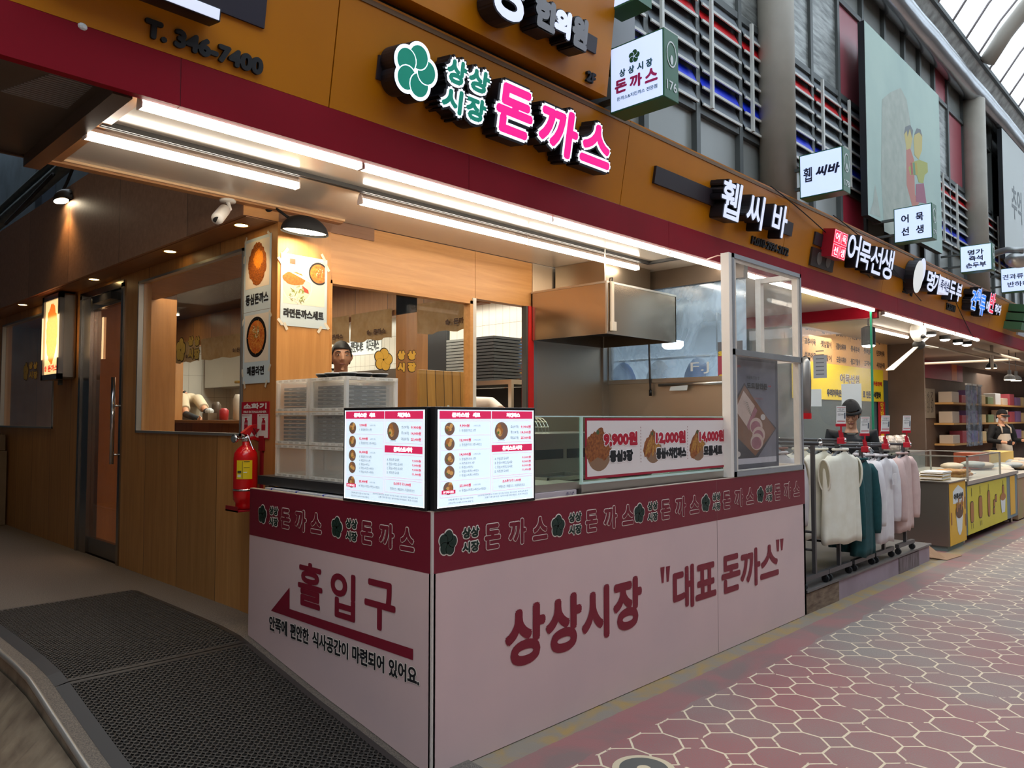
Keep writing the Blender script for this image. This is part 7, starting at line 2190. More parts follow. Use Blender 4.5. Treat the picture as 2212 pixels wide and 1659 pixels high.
for i, (y, l) in enumerate(((.02, 'white long shirt with chest pocket at street end of fourth rack'), (.12, 'white shirt second from the street end of its rack'), (.24, 'white shirt third from the street end of its rack'))):
    hanger(5.47 + i * .03, y, 1.240, 'hanger of ' + l, .05)
    g_ = garment(5.47 + i * .03, y, 1.150, .36 + .04 * i, WHS, l, 'shirt', 'shirt', .50, .05, i + 23, None, GS, .58)
    if i == 0:
        m = MB(); c0_ = V((5.55, y - .085, .93)); m.box(c0_ - V((.05, .004, .05)), c0_ + V((.05, .004, .05)), WHS); m.build('chest_pocket', g_)
hanger(6.08, .03, 1.240, 'hanger of the pale pink cardigan', .05)
garment(6.08, .03, 1.150, .40, PKC, 'pale pink cardigan hanging nearest the yellow stall', 'cardigan', 'sleeve', .48, .05, 41, None, None, .60)
for i, (x, y, zb, zt, mm, cat, l) in enumerate(((4.95, .34, 1.228, .45, CORAL, 'top', 'coral top behind the teal sweaters'), (4.95, .46, 1.228, .45, TAN, 'top', 'tan top behind the coral top on the third rack'), (4.95, .62, 1.228, .45, WHS, 'top', 'white top farther back on the third rack'), (5.47, .40, 1.24, .40, TAN, 'top', 'tan top behind the white shirts'), (4.41, .52, 1.315, .35, RUST, 'top', 'rust brown long top behind the ivory vests'), (4.41, .66, 1.315, .30, RUST, 'top', 'second rust brown top behind the ivory vests'), (3.92, .80, 1.30, .42, BLKC, 'top', 'black top beside the pink counter end'), (3.92, .30, 1.30, .45, WHS, 'top', 'white top behind the vinyl screen on the first rack'), (3.92, .44, 1.30, .45, WHS, 'top', 'second white top on the first rack behind the vinyl screen'), (3.92, .58, 1.30, .45, VEST, 'top', 'ivory top on the first rack behind the vinyl screen'), (6.08, .22, 1.24, .5, BLKC, 'top', 'black top behind the pale pink cardigan'))):
    hanger(x, y, zb, 'hanger of ' + l, -.3)
    garment(x, y, zb - .085, zt, mm, l, cat, 'sleeve', .44, -.3, 60 + i, None, None, .55)
for i, (x, y, zb, l) in enumerate(((5.47, .36, 1.24, 'empty grey hanger on the fourth rack just behind the white shirts'), (5.47, .52, 1.24, 'second empty grey hanger behind the white shirts'), (5.47, .66, 1.24, 'third empty grey hanger behind the white shirts'), (6.08, .32, 1.24, 'empty grey hanger behind the pale pink cardigan'), (6.08, .45, 1.24, 'second empty grey hanger behind the pale pink cardigan'))):
    hanger(x, y, zb, l, -.3)
REDC = mat('red_clip_plastic', '#c0152a', .35)
for i, (k_, tilt, hh, l) in enumerate((('A', -.12, .26, 'red clip price tag on the rack of ivory vests'), ('B', -.22, .22, 'red clip price tag on the rack of teal sweaters'), ('C', -.28, .25, 'red clip price tag on the rack of white shirts'), ('D', -.24, .24, 'red clip price tag on the rack of the pink cardigan'))):
    x, zb = RK[k_]; y = -.02
    t = thing('price_tag_clip', l, 'price tag', (x, y, zb), 'price tag clips on the rack ends')
    m = MB(); m.box((x - .028, y - .03, zb - .03), (x + .028, y + .03, zb + .022), REDC); m.prism(Fr((x, y, zb), (1, -.3, 0), (0, 0, 1)), [(-.02, .02), (.02, .02), (.012, .06), (-.03, .085)], -.008, .008, REDC); m.build('clip', t, bevel=.006)
    up = V((math.sin(tilt) * .6, 0, 1)).normalized()
    b_ = V((x, y, zb + .02)); e_ = b_ + up * .10
    m = MB(); m.tube([b_, e_], .007, REDC, 8); m.build('stem', t)
    fr = Fr(e_, V((.80, -.60, 0)), up); fr.v = (up - fr.u * up.dot(fr.u)).normalized(); fr.n = fr.u.cross(fr.v)
    m = MB(); m.fbox(fr, -.045, -.005, .045, .018, -.008, .004, REDC); m.build('card_holder', t)
    m = MB(); m.fbox(fr, -.042, .015, .042, .165, -.0015, .0015, mat('tag_card', '#e4e2de', .5)); m.rect(fr, -.036, .036, .036, .042, .002, REDC); m.rect(fr, -.036, .118, .036, .121, .002, INK); m.rect(fr, -.038, .152, .038, .156, .002, REDC); m.build('card', t)
    m = MB(); m.text('니트조끼', fr, -.025, .126, .028, .146, .0025, INK, res=1); m.text('균일 29,000', fr, -.03, .085, .02, .105, .0025, INK, res=1); m.rect(fr, .026, .06, .038, .11, .0025, mat('tag_grey', '#55606a', .5)); m.build('lettering', t)

# ================================================================ fish-cake stall
ST = steel('stall_steel', '#8f877d', .4)
st = thing('stall_cabinet', 'grey steel cabinet with a yellow printed end, beside the clothes platform', 'cabinet', (7.9, .45, 0))
m = MB(); m.box((7.53, .005, .06), (8.24, 1.1, .775), ST); m.box((7.50, -.02, .775), (8.26, 1.12, .785), STEEL2); m.build('body', st)
m = MB(); m.box((7.56, .03, 0.0), (8.2, 1.07, .06), mat('green_grey_base', '#6f7d78', .6)); m.build('base', st)
YEL = mat('warm_yellow_print', '#e2ac14', .45); YEL2 = mat('lime_yellow_print', '#cfc020', .45)
F0 = FX(.003)
m = MB(); m.rect(F0, 7.555, .06, 8.235, .76, .001, YEL); m.prism(F0, [(7.70, .52), (8.14, .52), (8.14, .66), (8.05, .69), (7.92, .725), (7.79, .69), (7.70, .66)], .002, .002, PAPER); m.build('yellow_print', st)
m = MB(); m.text('어묵선생', F0, 7.73, .56, 8.11, .635, .004, INK, fat=.006)
FISH = mat('printed_fishcake', '#a86a34', .5)
m.prism(F0, [(7.80, .40), (8.10, .40), (8.04, .20), (7.98, .15), (7.92, .15), (7.86, .20)], .003, .003, PAPER); m.disc(F0, 7.95, .42, .16, .004, .004, mat('printed_broth', '#5a3a24', .5), 20, .08)
for k_, (x_, z_) in enumerate(((7.85, .46), (7.92, .50), (8.02, .47), (8.08, .52))): m.rect(F0, x_ - .02, z_ - .04, x_ + .025, z_ + .07, .005, FISH)
for x_, z_, a_ in ((7.62, .36, .1), (8.19, .50, .1), (8.20, .30, 0)): m.rect(F0, x_ - .02, z_ - .07, x_ + .025, z_ + .07, .004, FISH)
m.build('lettering', st)
s2 = thing('stall_counter', 'long stall counter with lime yellow skewer banner', 'counter', (9.3, .5, 0))
m = MB(); m.box((8.30, .012, .10), (11.0, 1.2, .70), mat('blue_grey_tarp', '#6e7f86', .6)); m.box((8.28, -.01, .70), (11.0, 1.22, .745), STEEL2); m.build('body', s2)
for x in (8.4, 10.9):
    m = MB(); m.lathe((x, .08, 0), [(.02, 0), (.02, .1)], STEEL2, 10); m.build('leg', s2)
m = MB(); m.rect(FX(.010), 8.33, .10, 10.35, .68, .001, YEL2); m.rect(FX(.010), 10.55, .14, 10.85, .68, .001, YEL); m.build('yellow_print', s2)
m = MB(); Fz = FX(.008)
OUT = mat('printed_outline', '#3a2410', .5)
def rbox(x_, z0_, z1_, w_, d_=.002):
    for e, mm, dd in ((.012, OUT, 0), (0, FISH, .001)):
        n_ = 16; hz_ = (z1_ - z0_) / 2; zc_ = (z0_ + z1_) / 2
        m.prism(Fz, [(x_ + (w_ + e) * math.copysign(abs(math.cos(a)) ** .5, math.cos(a)), zc_ + (hz_ + e) * math.copysign(abs(math.sin(a)) ** .5, math.sin(a))) for a in [2 * math.pi * i / n_ for i in range(n_)]], d_ + dd, d_ + dd, mm)
for x_, z0_, z1_, w_ in ((8.52, .24, .48, .07), (8.92, .26, .52, .08), (9.34, .24, .56, .055), (9.62, .34, .42, .04), (9.72, .40, .48, .04), (9.60, .25, .32, .04), (10.13, .43, .58, .05)): rbox(x_, z0_, z1_, w_)
for x_ in (8.52, 8.92, 9.34, 10.13): m.rect(Fz, x_ - .008, .55, x_ + .008, .65, .002, OUT)
m.prism(Fz, [(9.95, .42), (10.25, .42), (10.19, .22), (10.01, .22)], .004, .004, PAPER); m.disc(Fz, 10.1, .43, .16, .0045, .0045, FISH, 18, .05)
for x_ in (8.48, 8.56, 8.9, 8.97): m.rect(Fz, x_ - .006, .16, x_ + .006, .22, .002, OUT)
m.build('printed_skewers', s2)
gc = thing('glass_food_case', 'open glass food case with steel edges on the stall counter', 'case', (9.1, .4, .745))
m = MB()
for (x_, y_) in ((8.33, .0), (9.95, .0), (8.33, .85), (9.95, .85)): m.box((x_ - .01, y_ - .01, .745), (x_ + .01, y_ + .01, 1.04), STEEL2)
m.box((8.32, -.01, 1.03), (9.96, .01, 1.045), STEEL2); m.box((8.32, .84, 1.03), (9.96, .86, 1.045), STEEL2); m.box((8.32, -.01, 1.03), (8.34, .86, 1.045), STEEL2); m.box((9.94, -.01, 1.03), (9.96, .86, 1.045), STEEL2); m.build('case_edge', gc)
m = MB(); m.quad((8.34, 0, .75), (9.94, 0, .75), (9.94, 0, 1.03), (8.34, 0, 1.03), GREENGL); m.build('front_glass', gc)
m = MB(); m.quad((8.33, 0, .75), (8.33, .85, .75), (8.33, .85, 1.03), (8.33, 0, 1.03), GREENGL); m.build('end_glass', gc)
# second glass screen on the cabinet
gs = thing('glass_food_case', 'clear glass screen with steel edges on the grey steel cabinet', 'case', (7.7, .9, .785))
m = MB(); m.box((7.52, 1.02, .785), (7.54, 1.04, 1.22), STEEL2); m.box((7.52, .40, .785), (7.54, .42, 1.12), STEEL2); m.box((7.52, .40, 1.10), (7.54, 1.04, 1.12), STEEL2); m.box((7.52, 1.02, 1.20), (8.2, 1.04, 1.22), STEEL2); m.build('case_edge', gs)
m = MB(); m.quad((7.53, .42, .79), (7.53, 1.02, .79), (7.53, 1.02, 1.10), (7.53, .42, 1.10), GREENGL); m.build('end_glass', gs)
PKW = mat('white_food_paper', '#e2d8cc', .7)
rn = random.Random(8)
m = MB()
for k_ in range(9): 
    y0_ = .08 + .01 * rn.random()
    m.box((7.62 + rn.uniform(-.02, .02), y0_, .786 + k_ * .011), (7.98 + rn.uniform(-.03, .03), y0_ + .24, .795 + k_ * .011), PKW if k_ % 3 else mat('fishcake_sheet', '#caa768', .6))
o_ = tag(m.build('fishcake_sheets', bevel=.003), 'stack of pale fish cake sheets on the grey steel cabinet', 'food'); o_['kind'] = 'stuff'
m = MB(); m.box((7.60, .55, .787), (8.2, .58, .90), mat('tan_card', '#b08a5e', .7)); m.box((7.6, .42, .787), (7.63, .55, .88), mat('tan_card')); tag(m.build('card_divider'), 'tan card divider behind the fish cake sheets', 'card')
m = MB(); m.box((8.5, .25, .747), (9.8, .8, .76), mat('white_board', '#e8e4d8', .4)); tag(m.build('white_tray'), 'white board under the glass food case', 'tray')
LOGF = mat('fried_log', '#c48a44', .5, noise='#9a5a24', scale=20)
for i in range(9):
    x_, z_ = 8.62 + (i % 5) * .12, .782 + (i // 5) * .045
    m = MB(); m.lathe((x_, .12, z_), [(.012, 0), (.022, .02), (.022, .20), (.012, .22)], LOGF, 10, (0, 1, 0))
    tag(m.build('fried_fishcake', smooth=True), 'golden fried fish cake log in the glass food case', 'food', 'fried fish cake logs in the glass case')
for i in range(5):
    x_ = 9.05 + i * .13
    m = MB(); m.ball((x_, .5 + .03 * (i % 2), .79), (.06, .12, .025), LOGF, 12, 8); tag(m.build('flat_fishcake', smooth=True), 'flat fried fish cake on the white board in the glass case', 'food', 'flat fish cakes in the glass case')
# bags of dried goods beyond
BAG = glass('clear_bag', (.95, .95, .95, 1), haze=.5, hazecol=(.85, .80, .74, 1), rough=.2, streak=True)
GDS = ['#b9a48a', '#cdb79a', '#8d8d88', '#a98c6c', '#c0a890', '#9a9890']
t3 = thing('stall_table', 'low display table piled with bagged goods at the right edge', 'table', (12.8, .6, 0))
m = MB(); m.box((11.1, .02, .62), (17, .95, .68), STEEL2); m.build('table_top', t3)
m = MB(); m.box((11.12, .03, .02), (17, .93, .62), mat('pinkish_cover', '#b07a6a', .7, noise='#9a8a5a', scale=2)); m.build('table_cover', t3)
for i in range(26):
    x_ = 10.1 + rn.random() * 4.6; y_ = .22 + rn.random() * .5; z_ = (.745 if x_ < 11 else .68) + .05
    lay = i % 3
    m = MB(); m.ball((x_, y_, z_ + .01 * lay), (.22, .15, .05), mat('bagged_goods_%d' % (i % 6), GDS[i % 6], .55), 12, 8)
    tag(m.build('goods_bag', smooth=True), 'plump bag of dried goods piled on the far stall table', 'bag', 'bags piled on the far stall table')
for i in range(7):
    x_ = 8.6 + i * .30
    m = MB(); m.ball((x_, 1.35, 1.12), (.13, .10, .12), mat('crinkled_wrap', '#c9bdb4', .35, noise='#8f857c', scale=14), 10, 8, lambda d, v_: v_ * (1 + .12 * math.sin(d.x * 9 + d.z * 7)))
    tag(m.build('wrapped_snack'), 'crinkled clear packet in the row behind the glass food case', 'packet', 'row of packets behind the glass food case')
m = MB(); m.box((8.3, 1.22, .62), (11.0, 1.6, 1.0), mat('back_shelf_grey', '#6c6a66', .5)); tag(m.build('back_shelf'), 'grey shelf behind the glass food case carrying packets', 'shelf')
for i in range(6):
    m = MB(); m.lathe((8.5 + i * .16, 1.45, 1.001), [(.05, 0), (.055, .10), (.055, .12)], mat('jar_brown', '#7c4a30', .3), 14); o_ = tag(m.build('sauce_jar', smooth=True), 'small brown jar with red lid on the grey shelf behind the food case', 'jar', 'jars behind the glass food case')
    m = MB(); m.lathe((8.5 + i * .16, 1.45, 1.121), [(.056, 0), (.056, .025)], mat('red_lid', '#b84428', .4), 14); m.build('lid', o_)
m = MB(); m.box((12.0, .55, .69), (13.6, .9, .93), mat('yellow_crate', '#d8b25a', .5)); tag(m.build('yellow_tray'), 'yellow tray in front of the masked vendor', 'tray')
m = MB(); m.box((11.3, .55, .69), (11.9, .9, .96), mat('brown_sauce_box', '#8a3a18', .5)); tag(m.build('brown_box'), 'brown red box beside the yellow tray', 'box')
# back walls of the stalls, boards and banners
m = MB(); m.box((6.92, 2.02, 0), (12.2, 2.1, 2.9), mat('teal_grey_wall', '#3e5358', .6)); m.box((12.2, 2.6, 0), (45, 2.7, 3.0), mat('dim_brown_wall', '#6b5546', .7, noise='#574538', scale=1.2)); struct(m.build('wall_stalls'))
m = MB(); m.box((11.85, 1.45, 0), (11.9, 2.02, 2.9), mat('dim_brown_wall')); struct(m.build('wall_stall_side'))
m = MB(); m.box((7.0, .49, 2.757), (45, 2.7, 2.80), mat('dim_stall_ceiling', '#8a7d70', .5)); struct(m.build('ceiling_stalls'))
FM = FX(2.015)
a0, b1 = 8.30, FM.px(1735, 690)[1]; a1 = FM.px(1915, 740)[0]; b0 = FM.px(1916, 822)[1]
t = thing('price_board', 'long peach coloured price board of brush lettering on the stall wall', 'board', (10, 2.0, b0))
m = MB(); m.fbox(FM, a0, b0, a1, b1 + .05, 0, .01, mat('peach_board', '#d9a35c', .55, noise='#d8a878', scale=.8)); m.build('board', t)
m = MB(); rows_ = (('·파프리카어묵', '·매운피어묵', '·불고기소세지바', '·계란말이', '·청양고추어묵', '·마늘어묵'), ('·고추어묵', '·깻잎말이', '·김말이소세지바', '·통새우바', '·팽이버섯어묵', '·단호박어묵'), ('·치즈어묵', '·떡말이', '·모듬야채바', '·불고기말이', '·고구마어묵', '·새우살어묵'))
for j, rw in enumerate(rows_):
    for i, s in enumerate(rw):
        x_ = a0 + .12 + i * (a1 - a0 - .1) / 6; z_ = b1 - .10 - j * .20
        m.text(s, FM, x_, z_ - .05, x_ + .40, z_ + .05, .012, mat('brown_brush_ink', '#4a3428', .6), fat=.004, res=1)
m.text('가마보꼬'[0:1], FM, (a0 + a1) / 2 - .02, b1 - .2, (a0 + a1) / 2 + .10, b1 - .1, .012, mat('brown_brush_ink'), res=1)
m.build('lettering', t)
a1y = FM.px(1905, 800)[0]; b0 = FM.px(1905, 867)[1]; b1 = FM.px(1905, 803)[1]
t = thing('yellow_banner', 'bright yellow banner with dark lettering on the stall wall', 'banner', (9.8, 2.0, b0))
m = MB(); m.fbox(FM, 8.0, b0 - .01, a1y, b1 + .02, .012, .018, mat('banner_yellow', '#e8cf1e', .5)); m.build('sheet', t)
m = MB(); m.text('어묵선생', FM, FM.px(1811, 815)[0], FM.px(1811, 828)[1], FM.px(1853, 815)[0], FM.px(1811, 806)[1], .022, PAPER, fat=.012); m.text('어묵선생', FM, FM.px(1811, 815)[0] + .01, FM.px(1811, 827)[1], FM.px(1853, 815)[0] - .01, FM.px(1811, 807)[1], .026, mat('banner_brown', '#5a3a2a', .5), fat=.003)
m.text('우리어묵은', FM, FM.px(1783, 850)[0], FM.px(1790, 857)[1], FM.px(1815, 850)[0], FM.px(1790, 840)[1], .022, INK, fat=.008); m.text('로 만든 즉석핫바', FM, FM.px(1861, 850)[0], FM.px(1880, 861)[1], FM.px(1900, 850)[0], FM.px(1880, 845)[1], .022, INK, fat=.008); m.text('주문판매', FM, FM.px(1883, 828)[0], FM.px(1890, 834)[1], FM.px(1902, 830)[0], FM.px(1890, 824)[1], .022, REDP, fat=.004); m.build('lettering', t)
t = thing('red_banner', 'narrow vertical red banner with yellow lettering at the stall corner', 'banner', (11.5, 1.9, .9))
F19 = FX(2.0)
a0, a1 = F19.px(1897, 900)[0], F19.px(1911, 900)[0]
m = MB(); m.fbox(F19, a0, .8, a1, F19.px(1905, 868)[1], 0, .01, mat('banner_red', '#a81a24', .5)); m.build('sheet', t)
m = MB()
for s, y_ in (('맛', 877), ('바', 893), ('·', 907), ('오', 920), ('뎅', 940)): 
    c_ = F19.px(1904, y_); m.text(s, F19, a0 + .08, c_[1] - .06, a1 - .08, c_[1] + .06, .014, mat('banner_gold', '#e8b81e', .5), fat=.006)
m.build('lettering', t)
FV = FY(6.80)
t = thing('clear_sheet_screen', 'clear plastic sheet screen between the clothes shop and the stall', 'screen', (6.8, 1.2, .9))
m = MB(); m.quad((6.80, .55, 1.05), (6.80, 2.0, 1.05), (6.80, 2.0, 2.62), (6.80, .55, 2.62), glass('stall_vinyl', (.93, .93, .93, 1), haze=.12, hazecol=(.9, .85, .8, 1), rough=.02)); m.build('sheet', t)
m = MB(); m.box((6.79, .535, .9), (6.81, .555, 2.7), mat('green_pole', '#1f8a66', .4)); m.build('edge_pole', t)
for (L, R, T_, B_, nm, l) in (((1746, 820), (1774, 820), (1760, 841), (1760, 878), 'white_card', 'white card stuck low on the clear sheet screen'), ((1818, 850), (1861, 850), (1840, 829), (1840, 888), 'white_sheet', 'large white sheet stuck on the clear sheet screen behind the vendor'), ((1757, 790), (1786, 790), (1770, 768), (1770, 817), 'price_list', 'grey printed list stuck on the clear sheet screen')):
    a0, b0, a1, b1 = q(FV, L, R, T_, B_)
    m = MB(); m.fbox(FV, a0, b0, a1, b1, .001, .003, PAPER if nm != 'price_list' else mat('grey_list', '#a4a6aa', .5))
    if nm == 'price_list':
        for k_ in range(7): m.rect(FV, a0 + .03, b0 + .04 + k_ * .045, a1 - .03, b0 + .052 + k_ * .045, .004, mat('list_line', '#6a6c70', .6))
    tag(m.build(nm), l, 'paper')
t = thing('red_wall_poster', 'dark red wall poster with orange pictures on the next stall wall', 'poster', (13.5, 2.55, 1.7))
FR_ = FX(2.585)
a0, b0, a1, b1 = q(FR_, (1953, 780), (2078, 790), (1990, 735), (1990, 815))
m = MB(); m.fbox(FR_, a0, b0, a1, b1, 0, .01, mat('dark_red_poster', '#96233a', .5)); m.build('sheet', t)
m = MB(); m.rect(FR_, a0 + (a1 - a0) * .78, b0 + .02, a0 + (a1 - a0) * .88, b1 - .1, .012, mat('orange_strip', '#d86a1e', .5)); m.rect(FR_, a0 + (a1 - a0) * .12, b0 + .05, a0 + (a1 - a0) * .30, b0 + .30, .012, mat('orange_strip')); m.build('picture', t)
t = thing('wall_calendar', 'big pale wall calendar on the dim stall wall', 'calendar', (13.0, 2.5, 1.2))
a0, b0, a1, b1 = q(FR_, (1953, 870), (2018, 870), (1990, 838), (1990, 903))
m = MB(); m.fbox(FR_, a0, b0, a1, b1, .012, .018, mat('dim_paper', '#8d8272', .7)); m.build('sheet', t)
m = MB()
for j in range(4):
    for i in range(7): m.text(str(1 + i + j * 7), FR_, a0 + .15 + i * (a1 - a0 - .2) / 7, b0 + .12 + (3 - j) * (b1 - b0) * .17, a0 + .32 + i * (a1 - a0 - .2) / 7, b0 + .24 + (3 - j) * (b1 - b0) * .17, .02, mat('dim_ink', '#4a4038', .7), res=1)
m.build('lettering', t)
# spot lamps, tubes and pendant lamps of the stalls
LAMPW = mat('spot_face_glow', '#ffffff', .4, em=14, emcol=(1, .97, .92, 1))
for i, (px_, py_, d_, l) in enumerate(((1876, 735, 6.9, 'black cylinder spot lamp behind the clear sheet screen edge'), (2010, 715, 10.2, 'first black cylinder spot lamp of the row below the maroon band'), (2041, 725, 10.9, 'second black cylinder spot lamp of the row below the maroon band'), (2069, 733, 11.7, 'third black cylinder spot lamp of the row below the maroon band'), (2088, 737, 12.2, 'fourth black cylinder spot lamp of the row below the maroon band'))):
    c_ = P(px_, py_, 0, d_) if i else P(px_, py_, 0, 7.0)
    t = thing('spot_lamp', l, 'lamp', c_, 'black cylinder spot lamps of the stalls')
    m = MB(); m.lathe(c_ - V((0, 0, .06)), [(.075, 0), (.075, .20), (.04, .22)], BLACKM, 18); m.build('housing', t, smooth=False)
    m = MB(); m.lathe(c_ - V((0, 0, .085)), [(.01, 0), (.055, .008), (.072, .026)], LAMPW, 18); m.build('lit_lens', t, smooth=True)
    m = MB(); m.tube([c_ + V((0, 0, .16)), V((c_.x, c_.y, 2.757))], .01, BLACKM, 6); m.build('stem', t)
    spot('stall_spot_beam', tuple(c_ - V((0, 0, .10))), 40, (1, .93, .82), 110, (0, 0, 0), .7, .06)
for (a, b), l in zip(((7.2, 8.6), (8.65, 10.05), (10.1, 11.4)), ('tube light over the yellow stall, first beyond the clothes shop', 'tube light over the yellow stall, second beyond the clothes shop', 'tube light over the yellow stall, last before the black spot lamps')): tube_light(a, b, .55, 2.70, l)
tube_light(8.7, 10.2, 1.2, 2.70, 'inner tube light above the peach price board')
for i, (px_, py_, x_, l) in enumerate(((2141, 795, 13.5, 'small dark pendant lamp left of the masked vendor'), (2181, 820, 14.5, 'small dark pendant lamp above the masked vendor'), (2195, 822, 15.2, 'pendant lamp glowing warm near the right edge'))):
    c_ = P(px_, py_, 0, x_)
    t = thing('pendant_lamp', l, 'lamp', c_, 'pendant lamps over the far stall')
    m = MB(); m.lathe(c_, [(.10, 0), (.085, .06), (.03, .10), (.03, .18)], BLACKM, 14); m.tube([c_ + V((0, 0, .18)), V((c_.x, c_.y, 2.757))], .006, BLACKM, 5); m.build('shade', t)
    m = MB(); m.lathe(c_ - V((0, 0, .01)), [(.085, 0), (.09, .012)], mat('pendant_warm_glow', '#ffe2b0', .4, em=8, emcol=(1, .8, .5, 1)), 14); m.build('lit_face', t)
area('far_stall_light', (14.5, 1.4, 2.65), 1.5, 120, (1, .85, .68), (0, 0, 0), 5)
area('far_stall_light', (21, 1.4, 2.65), 1.5, 120, (1, .88, .74), (0, 0, 0), 7)
area('yellow_stall_light', (9.0, 1.4, 2.68), .8, 40, (1, .92, .80), (0, 0, 0), 3)
m = MB(); c_ = P(1983, 715, 1, .75); m.ball(c_, (.10, .10, .15), WHITEP, 14, 10); m.lathe(V(c_) + V((-.05, -.07, -.08)), [(.03, 0), (.03, .02)], BLACKP, 10, (-.5, -.6, -.3)); m.tube([V(c_) + V((0, 0, .1)), V((c_.x, c_.y, 2.757))], .012, WHITEP, 6); tag(m.build('dome_camera', smooth=True), 'white dome camera hanging beside the first black spot lamp', 'camera')
t = thing('ceiling_fan', 'white ceiling fan with long arm above the dim stall', 'fan', (12.0, 1.2, 2.2))
c_ = P(1985, 745, 1, 1.0)
m = MB(); m.tube([V(c_), V((c_.x, c_.y, 2.757))], .02, WHITEP, 8); m.ball(c_, (.09, .09, .07), BLACKM, 12, 8); m.build('motor', t, smooth=True)
for p in ((1922, 800), (2018, 752), (1998, 730)):
    e_ = P(*p, 1, 1.0 if p[0] > 1950 else 1.2)
    m = MB(); dv_ = (V(e_) - V(c_)); sd = dv_.cross(V((0, 0, 1))).normalized() * .06
    m.add([V(c_) - sd * .5, V(c_) + sd * .5, V(e_) + sd, V(e_) - sd, V(c_) - sd * .5 + V((0, 0, .012)), V(c_) + sd * .5 + V((0, 0, .012)), V(e_) + sd + V((0, 0, .012)), V(e_) - sd + V((0, 0, .012))], [(0, 1, 2, 3), (4, 7, 6, 5), (0, 4, 5, 1), (1, 5, 6, 2), (2, 6, 7, 3), (3, 7, 4, 0)], WHITEP); m.build('blade', t)
# red post and extinguisher-like tank behind the vinyl screen edge
t = thing('hose_canister', 'steel canister with black hose and red cap behind the vinyl screen edge', 'canister', (6.9, .9, 1.5))
c_ = P(1737, 760, 1, .95)
m = MB(); m.lathe((c_.x, c_.y, 1.55), [(.06, 0), (.06, .55), (.03, .60)], ALU, 16); m.build('tank', t, smooth=True)
m = MB(); m.lathe((c_.x, c_.y, 1.49), [(.065, 0), (.065, .06)], REDP, 16); m.build('red_cap', t)
m = MB(); m.tube([(c_.x, c_.y, 2.15), (c_.x + .12, c_.y, 2.15), (c_.x + .14, c_.y, 1.9), (c_.x + .12, c_.y, 1.6)], .014, BLACKP, 8); m.build('hose', t, smooth=True)
m = MB(); m.box((c_.x - .04, c_.y + .06, 1.2), (c_.x + .04, c_.y + .10, 2.757), DARKF); m.build('mounting_post', t)
# scrap cardboard on the street, round drain cover
m = MB(); fr = Fr((6.95, -.02, .004), (1, -.1, 0), (.1, 1, .02)); m.fbox(fr, 0, -.1, .42, .16, 0, .005, mat('scrap_card', '#a07a5a', .8)); m.add([fr(-.08, -.02, .02), fr(.02, -.08, .02), fr(.0, .12, .16), fr(-.12, .14, .15)], [(0, 1, 2, 3)], mat('scrap_card')); tag(m.build('cardboard_scrap'), 'crumpled brown cardboard scrap lying at the foot of the grey cabinet', 'cardboard')
c_ = P(1391, 1663, 2, 0); FG = Fr((c_.x, c_.y, 0.0), (1, 0, 0), (0, 1, 0))
o_ = None
m = MB(); m.disc(FG, 0, 0, .135, .001, .004, mat('cream_paint', '#cbb898', .6), 32); o_ = tag(m.build('drain_cover'), 'round grey drain cover with cream ring painted on the street', 'drain cover')
m = MB(); m.disc(FG, 0, 0, .105, .0045, .006, mat('grey_iron', '#57554f', .6), 28); m.disc(FG, 0, 0, .03, .0065, .007, mat('cream_paint'), 16); m.build('iron_lid', o_)


# ================================================================ people
SKIN = mat('warm_skin', '#d09a7a', .5, noise='#c78f6e', scale=12); HAIR = mat('black_hair', '#14100f', .55); EYEW = mat('eye_white', '#d8d2cc', .3)
IRIS = mat('dark_iris', '#1c1210', .25); LIPS = mat('soft_lips', '#9a5a50', .5)


def remesh(o, vx, smooth=True):
    r = o.modifiers.new('remesh', 'REMESH'); r.mode = 'VOXEL'; r.voxel_size = vx; r.use_smooth_shade = True
    s = o.modifiers.new('smooth', 'SMOOTH'); s.factor = .5; s.iterations = 3
    return o


def hand(m, wr, d, side, mm, s=1.0, curl=.5):
    """palm, four unequal bent fingers and a thumb leaving the palm's side; d = direction of the fingers, side = towards the thumb"""
    d = V(d).normalized(); side = V(side); side = (side - d * side.dot(d)).normalized(); nrm = d.cross(side).normalized()
    pc = V(wr) + d * .05 * s
    for k_ in (-.026, -.009, .009, .026):
        m.tube([V(wr) + side * k_ * .6 * s, pc + side * k_ * s, V(wr) + d * .088 * s + side * k_ * s], [.014 * s, .0135 * s, .011 * s], mm, 8)
    for k_, L in ((.027, .068), (.009, .076), (-.009, .070), (-.027, .054)):
        b = V(wr) + d * .088 * s + side * k_ * s
        d1 = (d * math.cos(curl * .6) + nrm * math.sin(curl * .6)); d2 = (d * math.cos(curl * 1.5) + nrm * math.sin(curl * 1.5))
        m.tube([b, b + d1 * L * .45 * s, b + d1 * L * .45 * s + d2 * L * .3 * s, b + d1 * L * .45 * s + d2 * L * .55 * s], [.0095 * s, .009 * s, .0085 * s, .007 * s], mm, 8)
    t0 = V(wr) + d * .03 * s + side * .025 * s
    m.tube([t0, t0 + (side * .8 + d * .5 + nrm * .3).normalized() * .03 * s, t0 + (side * .55 + d * .9 + nrm * .45).normalized() * .062 * s], [.012 * s, .0105 * s, .008 * s], mm, 8)


